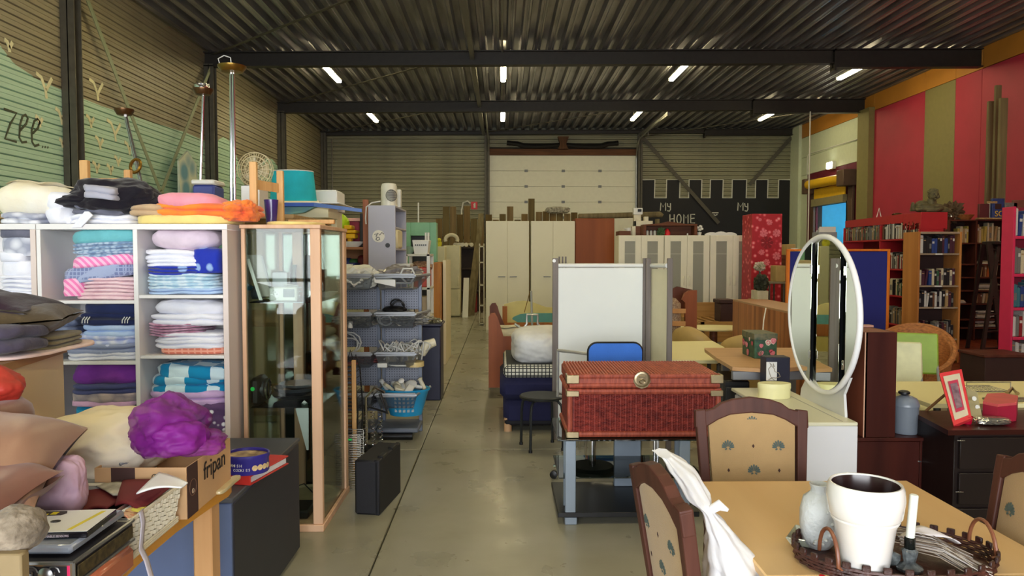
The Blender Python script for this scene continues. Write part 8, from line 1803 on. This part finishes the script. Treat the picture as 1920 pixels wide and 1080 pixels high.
def pillow(c, w, d, h, m, label, rz=0, ry=0, rx=0, seed=0, name='cushion', cat='cushion', am=.006, pinch=.25):
    mb = MB(); mb.M = Matrix.Translation(c) @ Matrix.Rotation(rz, 4, 'Z') @ Matrix.Rotation(ry, 4, 'Y') @ Matrix.Rotation(rx, 4, 'X'); n = 30
    for s in (-1, 1):
        def f_(u, v, s=s):
            a, b_ = 2*u-1, 2*v-1; k = (1-abs(a)**2.4)**.55*(1-abs(b_)**2.4)**.55
            x = a*w/2*(1-pinch*.35*(1-b_*b_)*abs(a)**3*0-.07*(1-b_*b_)*abs(a)); y = b_*d/2*(1-.07*(1-a*a)*abs(b_))
            nz_ = noise.noise(Vector((x*9+seed, y*9, s*2)))*am*2*k
            cr_ = abs(noise.noise(Vector((x*16+seed*2, y*5, s*3))))*am*1.5*(1-k)
            return (x, y, s*(h/2*k+cr_+.002)+nz_)
        mb.grid(f_, n, n)
    return one(name, label, cat, mb, m, ang=80, normals=True)
p = at(56, 608, 2.95); pillow((p.x-.12, p.y, p.z+.01), .52, .46, .15, OLC, 'olive-brown cushion with a pointed corner lying on the cream cabinet', rz=radians(20), ry=radians(-4), seed=3)
pillow((at(0, 590, 2.9).x-.05, 2.95, zz(578, 2.9)+.015), .40, .35, .09, DPL, 'dark plum fleece cushion lying over the olive one', rz=.1, ry=.12, seed=5, am=.01)
one('grey_scarf', 'grey-plum shiny cloth bunched under the dark cushions on the cream cabinet', 'cloth', MB().soft((at(5, 620, 2.7).x-.08, 2.72, zc1+.03), .34, .3, .10, 2, .02, 7, 2.6, seed=12, groove=.2), GPR, ang=80)
one('khaki_cloth', 'khaki cloth folded in loops under the olive cushion corner', 'cloth', MB().soft((at(62, 640, 2.9).x-.02, 3.0, zc1+.012), .20, .3, .055, 3, .008, 8, 3, seed=14, groove=.22), cloth('khaki_cloth', (132, 124, 92), (104, 96, 72)), ang=80)
one('peach_cloth', 'thin peach and white cloths spread under the cushions on the cream cabinet', 'cloth', MB().soft((at(40, 650, 2.95).x-.05, 2.95, zc1+.001), .46, .62, .014, 1, .004, 7, 4, seed=15), cloth('peach_cloth', (232, 196, 172), (240, 220, 220), scale=4), ang=80)
# near table
tzn = .72
nt_ = T('wooden_table', 'table with a thick rounded honey wood edge full of boxes and cushions', 'table', (-1.6, 2.1, 0)); ED = wood('honey_edge', (222, 160, 60), (204, 140, 46), .35, 'y', 2, coat=.3)
pe = [atz(*q_, tzn) for q_ in ((205, 1080), (258, 1030), (330, 972), (400, 925), (428, 908), (434, 900), (424, 893), (400, 889), (340, 887))]
outl_ = [(pe[0].x+.01, 1.2)]+[(p.x, p.y) for p in pe]+[(-1.70, pe[-1].y+.0), (-1.68, 1.2)]
MB().prism(outl_, tzn-.045, tzn, 'xy').build('tabletop', ED, nt_, ang=30)
a, b_, _, _ = ext(367, 950, 400, 1080, 2.62); B(a, b_, 2.60, 2.68, 0, tzn-.046, .006).build('leg', wood('leg_beech', (214, 168, 118), (196, 148, 98), .45, 'z', 4), nt_)
B(a-.55, a-.49, 2.60, 2.68, 0, tzn-.046, .006).build('leg', MC['leg_beech'], nt_); B(a-.55, a-.49, 1.3, 1.38, 0, tzn-.046, .006).build('leg', MC['leg_beech'], nt_); B(a, b_, 1.3, 1.38, 0, tzn-.046, .006).build('leg', MC['leg_beech'], nt_)
BGY = mat('pedestal_blue', (88, 104, 140), .5, var=.04); zf = .60
fc_ = T('filing_cabinet', 'low dark filing cabinet with a blue side and grey top beside the glass cabinet', 'filing cabinet', (-1.2, 3.1, 0)); zf = .60
fA, fB = atz(435, 934, zf), atz(504, 884, zf)
FD = mat('file_dark', (42, 44, 54), .5, var=.08)
xr1 = fA.x; y0f, y1f = fA.y, 3.86
B(xr1-.42, xr1-.004, y0f, y1f, .02, zf-.022, .004).build('cabinet_body', BGY, fc_); B(xr1-.03, xr1, y0f+.012, y1f, .02, zf-.024, .006).build('door', FD, fc_); B(xr1-.425, xr1+.004, y0f-.004, y1f+.004, zf-.021, zf, .004).build('top_board', mat('file_top', (74, 76, 82), .5), fc_)
bn2 = T('red_binder', 'red ring binder with white pages lying on the filing cabinet', 'binder', (-1.12, 3.2, zf)); mb = MB(); mb.M = Matrix.Translation((-1.155, 3.1, zf+.001)) @ Matrix.Rotation(radians(-12), 4, 'Z')
mb.box(-.15, .13, -.02, .30, .0, .006, .002).box(-.15, .13, -.02, .30, .034, .040, .002).box(-.15, .13, -.024, -.018, 0, .04, .002); mb.build('cover', mat('binder_red', (206, 50, 40), .4), bn2)
mb = MB(); mb.M = Matrix.Translation((-1.155, 3.1, zf+.001)) @ Matrix.Rotation(radians(-12), 4, 'Z'); mb.box(-.145, .122, -.012, .29, .007, .032, .001); mb.build('pages', WHITE, bn2)
ct = T('cookie_tin', 'round blue and cream tin with cookies printed on its side on the red binder', 'tin', (-1.10, 3.12, zf+.042)); tc2 = (at(447, 0, 3.1).x, 3.12); rt = .088; TB = mat('tin_blue', (52, 44, 140), .35, var=.03); zt6 = zf+.043
MB().lathe([(rt*.97, 0), (rt, .004), (rt, .058), (rt*1.03, .062), (rt*1.03, .078), (rt*1.0, .08), (rt*.96, .078), (rt*.96, .066), (0, .062)], (*tc2, zt6), 48, 1, .9, cap=False).build('tin_body', TB, ct)
MB().lathe([(0, .0625), (rt*.95, .0665), (rt*.95, .068), (0, .066)], (*tc2, zt6), 40, 1, .9, cap=False).build('lid_print', mat('tin_lid_gold', (222, 196, 140), .35, col2=(90, 64, 40), scale=24), ct)
for i in range(4): a = radians(-54+i*15); o = MB().lathe([(.011, 0), (.012, .001), (.006, .0015)], (0, 0, 0), 14).build('printed_cookie', mat('cookie', (236, 206, 150), .5, var=.2, scale=60), ct, local=True); o.location = (tc2[0]+rt*1.002*cos(a)-ct.location.x, tc2[1]+rt*.9*sin(a)-3.12, .03); o.rotation_euler = (pi/2, 0, a+pi/2)
for txt_, dz2, s_ in (('DANISH', .038, .016), ('BUTTER COOKIES', .020, .015)):
    n = len(txt_); a0_ = radians(-64-n*6.8 if n > 8 else -128)
    for i, ch2 in enumerate(txt_):
        if ch2 == ' ': continue
        a = a0_+radians(i*6.8); o = letter(ch2, ct, (0, 0, 0), (pi/2, 0, a+pi/2), s_, WPL); o.location = (tc2[0]+rt*1.012*cos(a)-ct.location.x, tc2[1]+rt*.912*sin(a)-3.12, dz2)
# cardboard box with the bakery print
KR = mat('cardboard', (206, 164, 118), .7, var=.06, scale=5); KD = mat('cardboard_print', (66, 40, 36), .7, var=.05); INK = mat('ink_black', (28, 20, 20), .6)
bxp = T('cardboard_box', 'open cardboard box with dark brown print bands holding the purple tulle', 'box', (-1.13, 2.5, tzn)); X0, X1, Y0, Y1, h = -1.27, -.985, 2.32, 2.70, .165; z = tzn+.001
B(X0, X1, Y0, Y0+.004, z, z+h, .001).build('box_panel', KR, bxp); B(X1-.004, X1, Y0+.004, Y1-.004, z, z+h-.0, .001).build('box_panel', KR, bxp); B(X0, X0+.004, Y0+.004, Y1-.004, z, z+h, .001).build('box_panel', KR, bxp); B(X0, X1, Y1-.004, Y1, z, z+h, .001).build('box_panel', KR, bxp); B(X0+.004, X1-.004, Y0+.004, Y1-.004, z, z+.004, .001).build('box_panel', KR, bxp)
B(at(187, 0, Y0).x, at(233, 0, Y0).x, Y0-.0012, Y0, z, z+h, 0).build('print_band', KD, bxp); B(X1, X1+.0012, Y0+.004, Y0+.085, z, z+h, 0).build('print_band', KD, bxp)
letter('fripan', bxp, (X1+.002, Y0+.13, z+.085), (pi/2, 0, pi/2), .085, INK); letter('fri', bxp, (at(266, 0, Y0).x, Y0-.002, z+.08), (pi/2, 0, 0), .045, INK)
def ring_print(cx_, cz_, r, rot, px2, m):
    mb = MB(); mb.tube([(r*cos(t), 0, r*sin(t)) for t in [i*pi/12 for i in range(24)]], .0012, 4, True); o = mb.build('printed_ring', m, bxp, local=True, smooth=False); o.location = Vector(px2)-bxp.location; o.rotation_euler = (0, 0, rot)
KM = mat('print_tan', (120, 84, 66), .7)
ring_print(0, 0, .026, 0, (at(210, 0, Y0).x, Y0-.0015, z+.09), KM); ring_print(0, 0, .007, 0, (at(210, 0, Y0).x, Y0-.0015, z+.075), mat('print_cream', (206, 180, 150), .6)); ring_print(0, 0, .008, 0, (at(271, 0, Y0).x, Y0-.0015, z+.137), INK); ring_print(0, 0, .026, pi/2, (X1+.0016, Y0+.045, z+.09), KM); ring_print(0, 0, .007, pi/2, (X1+.0016, Y0+.045, z+.078), MC['print_cream'])
letter('f', bxp, (at(271, 0, Y0).x-.002, Y0-.002, z+.132), (pi/2, 0, 0), .016, INK)
# tulle
m = mat('purple_tulle', (150, 30, 156), .6, var=.3, scale=9, alpha=.66, bump=.5, bs=22)
mb = MB(); c = at(315, 800, 2.5)
def tulle_sheet(c, R3, seed, n1=56, n2=40):
    def f_(u, v):
        a = 2*pi*u; e_ = -.6+v*2.17; p = Vector((cos(a)*cos(e_), sin(a)*cos(e_), sin(e_)))
        fold_ = 1+.07*sin(a*3+seed+4*noise.noise(p*1.3))*max(0, cos(e_))+.22*noise.noise(p*1.7+Vector((seed, 0, 0)))+.06*(1-abs(noise.noise(p*3.2+Vector((0, seed, 0))))*3)
        return (c[0]+p.x*R3[0]*fold_, c[1]+p.y*R3[1]*fold_, c[2]+p.z*R3[2]*fold_)
    mb.grid(f_, n1, n2)
tulle_sheet((at(298, 0, 2.5).x, 2.5, at(298, 800, 2.5).z), (.115, .13, .10), 1.0); tulle_sheet((at(305, 0, 2.45).x, 2.45, at(300, 815, 2.5).z), (.10, .1, .075), 4.0); tulle_sheet((at(362, 0, 2.55).x, 2.52, at(362, 833, 2.5).z), (.085, .10, .045), 7.0); tulle_sheet((at(262, 0, 2.5).x, 2.52, at(262, 822, 2.5).z), (.07, .1, .075), 9.0)
one('purple_tulle', 'billowing translucent purple tulle bunched on top of the cardboard box', 'fabric', mb, m, normals=False, ang=80)
# cushions and duvets on the table
SAT = mat('satin_tan', (146, 106, 80), .4, var=.12, scale=3, bump=.15, bs=14, sheen=.3); SAT2 = mat('satin_tan_dark', (130, 84, 66), .4, var=.12, bump=.15, bs=14, sheen=.3)
p = at(10, 850, 1.95); pillow((p.x-.12, 1.95, p.z-.01), .50, .34, .20, SAT, 'large satin tan cushion with a pointed corner over the table goods', rz=radians(10), ry=radians(9), rx=radians(24), seed=7, am=.012)
pillow((at(20, 0, 1.85).x-.13, 1.85, at(20, 925, 1.85).z), .30, .26, .15, SAT2, 'smaller satin tan cushion below the large one', rz=radians(-12), ry=radians(4), rx=radians(14), seed=9, am=.014)
LIL2 = mat('lilac_satin', (206, 170, 190), .45, var=.1, bump=.15, bs=14)
one('lilac_cloth', 'pale lilac satin cloth hanging between the satin cushions', 'cloth', MB().blob((at(78, 0, 2.05).x, 2.06, at(78, 915, 2.05).z), (.075, .05, .085), .12, 1.5, 4, 5, .9, 0, ex=3), LIL2, ang=80)
DUV = mat('duvet_cream_grey', (222, 214, 200), .85, col2=(236, 216, 160), scale=2.2, bump=.25, bs=10)
one('rolled_duvet', 'rolled cream and grey duvet between the tan cushion and the tulle', 'duvet', MB().blob((at(160, 0, 2.5).x, 2.55, at(160, 842, 2.5).z), (.19, .2, .115), .16, 1.7, 9, 5, None, .25, ex=2.8), DUV, ang=80)
for k, (y_, m_, lb) in enumerate(((905, mat('grey_sheet', (138, 140, 142), .7, bump=.2, bs=12), 'grey sheet folded under the rolled duvet'), (930, mat('mint_sheet', (166, 184, 170), .7, bump=.2, bs=12), 'pale mint sheet at the bottom of the pile under the rolled duvet'))):
    zlo = tzn+.002+(.06 if k == 0 else 0); one('folded_sheet', lb, 'linen', MB().soft((at(140, 0, 2.4).x, 2.45, zlo), .34, .34, .058, 2, .008, 6, 3.4, seed=30+k), m_, ang=80)
one('grey_plastic_bag', 'grey plastic bag stuffed beside the cardboard box', 'bag', MB().blob((at(205, 0, 2.42).x-.01, 2.46, at(205, 862, 2.4).z), (.055, .08, .05), .3, 2.6, 6, 4, .9, .5), mat('bag_grey', (140, 142, 146), .3, var=.3, scale=8), ang=80)
# white wicker basket with papers
wb_ = T('white_basket', 'white painted woven basket of papers on the table edge', 'basket', (-1.13, 2.12, tzn)); WBK = mat('basket_white', (232, 224, 200), .5, var=.08, scale=30)
bx0, bx1, by0, by1, bh = -1.33, -.995, 1.97, 2.30, .115; z = tzn+.002; tp = .02
MB().add([(bx0+tp, by0+tp, z), (bx1-tp, by0+tp, z), (bx1-tp, by1-tp, z), (bx0+tp, by1-tp, z), (bx0+.006, by0+.006, z+bh), (bx1-.006, by0+.006, z+bh), (bx1-.006, by1-.006, z+bh), (bx0+.006, by1-.006, z+bh)], [[0, 3, 2, 1], [0, 1, 5, 4], [1, 2, 6, 5], [2, 3, 7, 6], [3, 0, 4, 7]]).build('basket_core', mat('basket_gap', (60, 48, 34), .8), wb_, smooth=False)
def side(P0, P1, P2, P3, nu, nv, nm):  # P0,P1 lower; P3,P2 upper
    mb = MB(); P0, P1, P2, P3 = [Vector(p) for p in (P0, P1, P2, P3)]; nrm_ = (P1-P0).cross(P3-P0).normalized()
    cen = Vector((-1.16, 2.13, z+.05)); nrm_ = nrm_ if nrm_.dot(P0-cen) > 0 else -nrm_
    bl = lambda u, v: (P0*(1-u)+P1*u)*(1-v)+(P3*(1-u)+P2*u)*v
    for i in range(nu):
        for j in range(nv):
            hv = (i+j) % 2
            for (u0, u1, v0, v1, up) in (((i+.01)/nu, (i+.99)/nu, (j+.16)/nv, (j+.84)/nv, .008 if hv else .001), ((i+.16)/nu, (i+.84)/nu, (j-.04)/nv, (j+1.04)/nv, .001 if hv else .006)):
                um = (u0+u1)/2
                A_ = [bl(u0, v0)+nrm_*up*.2, bl(um, v0)+nrm_*up, bl(u1, v0)+nrm_*up*.2, bl(u0, v1)+nrm_*up*.2, bl(um, v1)+nrm_*up, bl(u1, v1)+nrm_*up*.2]
                mb.add(A_, [[0, 1, 4, 3], [1, 2, 5, 4]])
    o = mb.build(nm, WBK, wb_, smooth=False, solid=.002); o['kind'] = 'stuff'
lo_ = lambda x, y: (x+(tp if x < -1.2 else -tp)*.9, y+(tp if y < 2.1 else -tp)*.9, z)
side(lo_(bx1, by0), lo_(bx1, by1), (bx1, by1, z+bh), (bx1, by0, z+bh), 16, 6, 'woven_side'); side(lo_(bx0, by0), lo_(bx1, by0), (bx1, by0, z+bh), (bx0, by0, z+bh), 16, 6, 'woven_side')
mb = MB(); mb.tube([(bx0, by0, z+bh), (bx1, by0, z+bh), (bx1, by1, z+bh), (bx0, by1, z+bh)], .007, 7, True); mb.build('rim', WBK, wb_)
mb = MB()
for j in range(3): mb.tube([(bx0+tp, by0+tp*.5, z+.005+j*.006), (bx1-tp*.3, by0+tp*.4, z+.005+j*.006), (bx1-tp*.4, by1-tp*.4, z+.005+j*.006), (bx0+tp, by1-tp, z+.005+j*.006)], .004, 5, True)
mb.build('foot_braid', WBK, wb_)
DR_ = mat('dark_red_paper', (110, 22, 30), .7, var=.1); MGP = mat('mauve_paper', (150, 112, 110), .6, var=.15)
def sheetq(P4, m, label, name='paper', cat='paper', t_=.004, curl=0):
    P4 = [Vector(p) for p in P4]
    bl = lambda u, v: tuple(((P4[0]*(1-u)+P4[1]*u)*(1-v)+(P4[3]*(1-u)+P4[2]*u)*v)+Vector((0, 0, curl*sin(pi*u)+.3*curl*sin(3*v+u*4))))
    return one(name, label, cat, MB().grid(bl, 12, 8), m, solid=t_, normals=False)
zt7 = z+bh
sheetq([at(146, 975, 2.15), at(200, 950, 2.1), at(245, 925, 2.28), at(140, 912, 2.32)], DR_, 'dark red tissue sheets standing at the back of the woven basket', 'tissue', curl=.012)
sheetq([at(215, 948, 2.1), at(262, 955, 2.05), at(330, 905, 2.28), at(230, 900, 2.3)], DR_, 'dark red card lying open over the middle of the woven basket', 'card', curl=.01)
for i in range(4): sheetq([at(208+i*9, 962-i*2, 2.04), at(224+i*9, 966-i*2, 2.04), at(318+i*4, 906+i*4, 2.27), at(300+i*4, 902+i*4, 2.27)], (MGP, mat('brown_card', (110, 76, 66), .6), WHITE, KR)[i], ('mauve', 'brown', 'white', 'kraft')[i]+' envelope filed along the woven basket', 'envelope', 'envelope', .003)
sheetq([at(243, 956, 2.05), at(262, 958, 2.02), at(292, 936, 2.2), at(285, 918, 2.22)], mat('yellow_paper', (224, 212, 90), .6), 'bright yellow sticky paper at the rim of the woven basket', 'note')
sheetq([at(220, 968, 2.02), at(246, 975, 1.99), at(272, 950, 2.1), at(240, 945, 2.14)], mat('patterned_card', (196, 130, 100), .6, pat='floral', ps=60, col2=(230, 190, 160)), 'orange floral patterned card in the near corner of the woven basket', 'card', curl=.006)
sheetq([at(255, 925, 2.1), at(340, 912, 2.12), at(352, 905, 2.15), at(298, 885, 2.25)], WHITE, 'crumpled white tissue flap over the far end of the woven basket', 'tissue', curl=.007)
sheetq([at(180, 912, 2.3), at(258, 908, 2.3), at(250, 935, 2.2), at(212, 930, 2.2)], mat('dull_white', (1, 1, 1)), 'folded white leaflet between the dark red tissues', 'leaflet', 'leaflet', curl=.006)
sheetq([at(95, 958, 2.15), at(140, 955, 2.15), at(144, 928, 2.35), at(120, 938, 2.35)], mat('yellow_cream_paper', (212, 194, 120), .6), 'pale yellow paper bag at the outer side of the woven basket', 'paper bag', 'paper bag', curl=.012)
RB_ = mat('ribbon_lilac', (208, 202, 214), .45)
pp = [at(262, 962, 1.99)+Vector((0, 0, 0)), Vector((bx1+.004, 2.04, zt7+.012)), Vector((bx1+.014, 2.03, zt7-.02)), Vector((bx1+.016, 2.01, z+.03)), Vector((bx1+.035, 2.0, tzn+.006)), Vector((bx1+.055, 1.99, tzn-.05)), Vector((bx1+.06, 1.98, tzn-.14))]
def rib(u, v):
    i = min(int(u*(len(pp)-1)), len(pp)-2); t_ = u*(len(pp)-1)-i; p = pp[i]*(1-t_)+pp[i+1]*t_; return (p.x, p.y+(v-.5)*.024, p.z)
one('lilac_ribbon', 'pale lilac ribbon hanging from the woven basket over the table edge', 'ribbon', MB().grid(rib, 30, 3), RB_, solid=.0015, normals=False)
one('plastic_sleeve', 'small clear plastic sleeve on the honey table edge by the cardboard box', 'sleeve', MB().soft((at(405, 0, 2.62).x, 2.66, tzn+.001), .03, .2, .014, 1, .003, 9, 4, seed=40), mat('clear_sleeve', (214, 196, 150), .2, spec=.9))
# stack by the viewer: tub, ornate tin, storage box, case
yk0, yk1, xk0, xk1 = 1.70, 1.98, -1.31, -.985
one('orange_tub', 'translucent orange-brown plastic tub under the ornate tin', 'tub', B(xk0+.02, xk1+.015, yk0+.04, yk1-.02, tzn+.001, tzn+.066, .012), mat('orange_tub', (176, 96, 66), .2, var=.15, spec=.8))
tn = T('ornate_tin', 'metal-edged black tin with scrolled relief on its front, under the storage box', 'tin', ((xk0+xk1)/2, (yk0+yk1)/2, tzn+.068)); zt8 = tzn+.068; ALU = mat('brushed_aluminium', (170, 170, 172), .3, .9, var=.1)
B(xk0, xk1, yk0, yk1, zt8, zt8+.055, .003).build('tin_body', mat('tin_black', (40, 38, 42), .45), tn)
for z_ in (zt8+.002, zt8+.053): MB().tube([(xk0, yk0, z_), (xk1, yk0, z_), (xk1, yk1, z_), (xk0, yk1, z_)], .006, 6, True).build('metal_edge', ALU, tn)
for x_ in (xk0, xk1): MB().tube([(x_, yk0, zt8), (x_, yk0, zt8+.055)], .006, 6).build('metal_edge', ALU, tn)
SCR = mat('pewter_relief', (128, 126, 124), .4, .7, var=.3, scale=50)
mb = MB()
for i in range(6):
    for s in (-1, 1):
        cx_ = xk0+.03+i*.05; mb.tube([(cx_+.016*(1-t/14)*cos(t*.6*s), yk0-.002, zt8+.028+.016*(1-t/14)*sin(t*.6*s)+s*.006) for t in range(12)], .0022, 5)
mb.build('scroll_relief', SCR, tn); o = MB().lathe([(.017, 0), (.018, .003), (.012, .008), (0, .009)], (0, 0, 0), 24).build('medallion', ALU, tn, local=True); o.rotation_euler = (pi/2, 0, 0); o.location = (at(57, 0, yk0).x-tn.location.x, -.142, .028)
B(xk1+.002, xk1+.006, yk0+.012, yk1-.012, zt8+.012, zt8+.044, .001).build('side_band', mat('bronze_speckle', (96, 82, 50), .45, .4, col2=(50, 42, 28), scale=70), tn); B(xk1-.012, xk1-.004, yk0-.004, yk0, zt8+.006, zt8+.05, .001).build('pink_tab', mat('tab_pink', (220, 50, 100), .4), tn)
zs2 = zt8+.062
one('storage_box', 'smoky translucent plastic box under the white case', 'box', MB().box(xk0+.03, xk1-.02, yk0+.03, yk1+.0, zs2, zs2+.022, .01), mat('smoky_plastic', (140, 146, 156), .12, var=.15, scale=4, spec=.9))
zv = zs2+.023; dv = T('media_case', 'white and black disc case with yellow lettering lying on the smoky box', 'case', (-1.07, 1.86, zv)); mb = MB(); rzv = radians(4); M2 = Matrix.Translation((-1.095, 1.84, zv)) @ Matrix.Rotation(rzv, 4, 'Z')
mb.M = M2; mb.box(-.125, .1, -.075, .085, 0, .016, .003); mb.build('case_body', mat('case_gloss_black', (16, 14, 22), .2), dv)
mb = MB(); mb.M = M2; mb.box(-.122, .098, -.073, .083, .016, .0168, 0); mb.build('cover_print', WHITE, dv)
CY2 = mat('print_yellow', (226, 208, 40), .5)
def pr(pts, m, nm, zo=.0172): mb = MB(); mb.M = M2; mb.prism(pts, zo-.0004, zo, 'xy'); mb.build(nm, m, dv, smooth=False)
pr([(.045, -.06), (.056, -.06), (.080, .07), (.069, .07)], CY2, 'printed_title'); pr([(-.122, .04), (-.02, .045), (-.012, .06), (-.02, .078), (-.122, .078)], mat('print_dark', (60, 56, 54), .5, var=.3, scale=90), 'printed_gadget'); pr([(-.07, .05), (-.055, .05), (-.055, .058), (-.07, .058)], CY2, 'printed_key', .0176); pr([(-.05, .052), (-.035, .052), (-.035, .07), (-.05, .07)], CY2, 'printed_key', .0176)
for x_, y_ in ((-.045, -.005), (-.055, -.04), (-.01, .0), (-.02, -.035)):
    mb = MB(); mb.M = M2 @ Matrix.Translation((x_, y_, .0174)); mb.tube([(.011*cos(t), .008*sin(t), 0) for t in [i*pi/8 for i in range(16)]], .0012, 4, True); mb.tube([(.006*cos(t)*(1+.3*sin(3*t)), .005*sin(t), 0) for t in [i*pi/6 for i in range(12)]], .002, 4, True); mb.build('printed_coil', MC['print_dark'], dv, smooth=False)
q_ = M2 @ Vector((-.085, -.0755, .004)); letter('tector', dv, q_, (pi/2, 0, rzv), .014, CY2); q_ = M2 @ Vector((-.03, -.0755, .005)); letter('PROGRAMMABLE SENSORS', dv, q_, (pi/2, 0, rzv), .0072, mat('print_pinkish', (210, 190, 200), .5))
one('fluffy_cushion', 'mottled beige fluffy cloth bulging beside the ornate tin', 'cloth', MB().blob((at(-14, 0, 1.6).x, 1.62, at(5, 1000, 1.6).z), (.062, .06, .05), .14, 2.0, 8, 5, None, .1), cloth('mottled_beige', (164, 150, 130), (104, 92, 76), scale=24, bs=50), ang=80)
one('small_wooden_box', 'cream wooden box under the mottled cloth at the picture corner', 'box', B(at(-100, 0, 1.55).x, at(8, 0, 1.55).x, 1.55, 1.58, tzn+.001, at(5, 1040, 1.55).z-.0, .004), mat('small_box_wood', (150, 130, 92), .6))
one('red_cushion', 'corner of a red cushion jutting in at the picture edge', 'cushion', MB().blob((at(-46, 0, 2.2).x, 2.2, at(-30, 728, 2.2).z), (.11, .1, .07), .12, 1.8, 3, 5, None, .1, ex=1.5), mat('red_cushion', (176, 48, 34), .6, bump=.2, bs=20), ang=80)
one('cushion_stack', 'tall pile of tan cushions below the red corner', 'cushion', MB().soft((at(-90, 0, 2.1).x-.03, 2.15, tzn+.002), .3, .3, .40, 3, .01, 4, 3, seed=50, groove=.2), SAT2, ang=80)
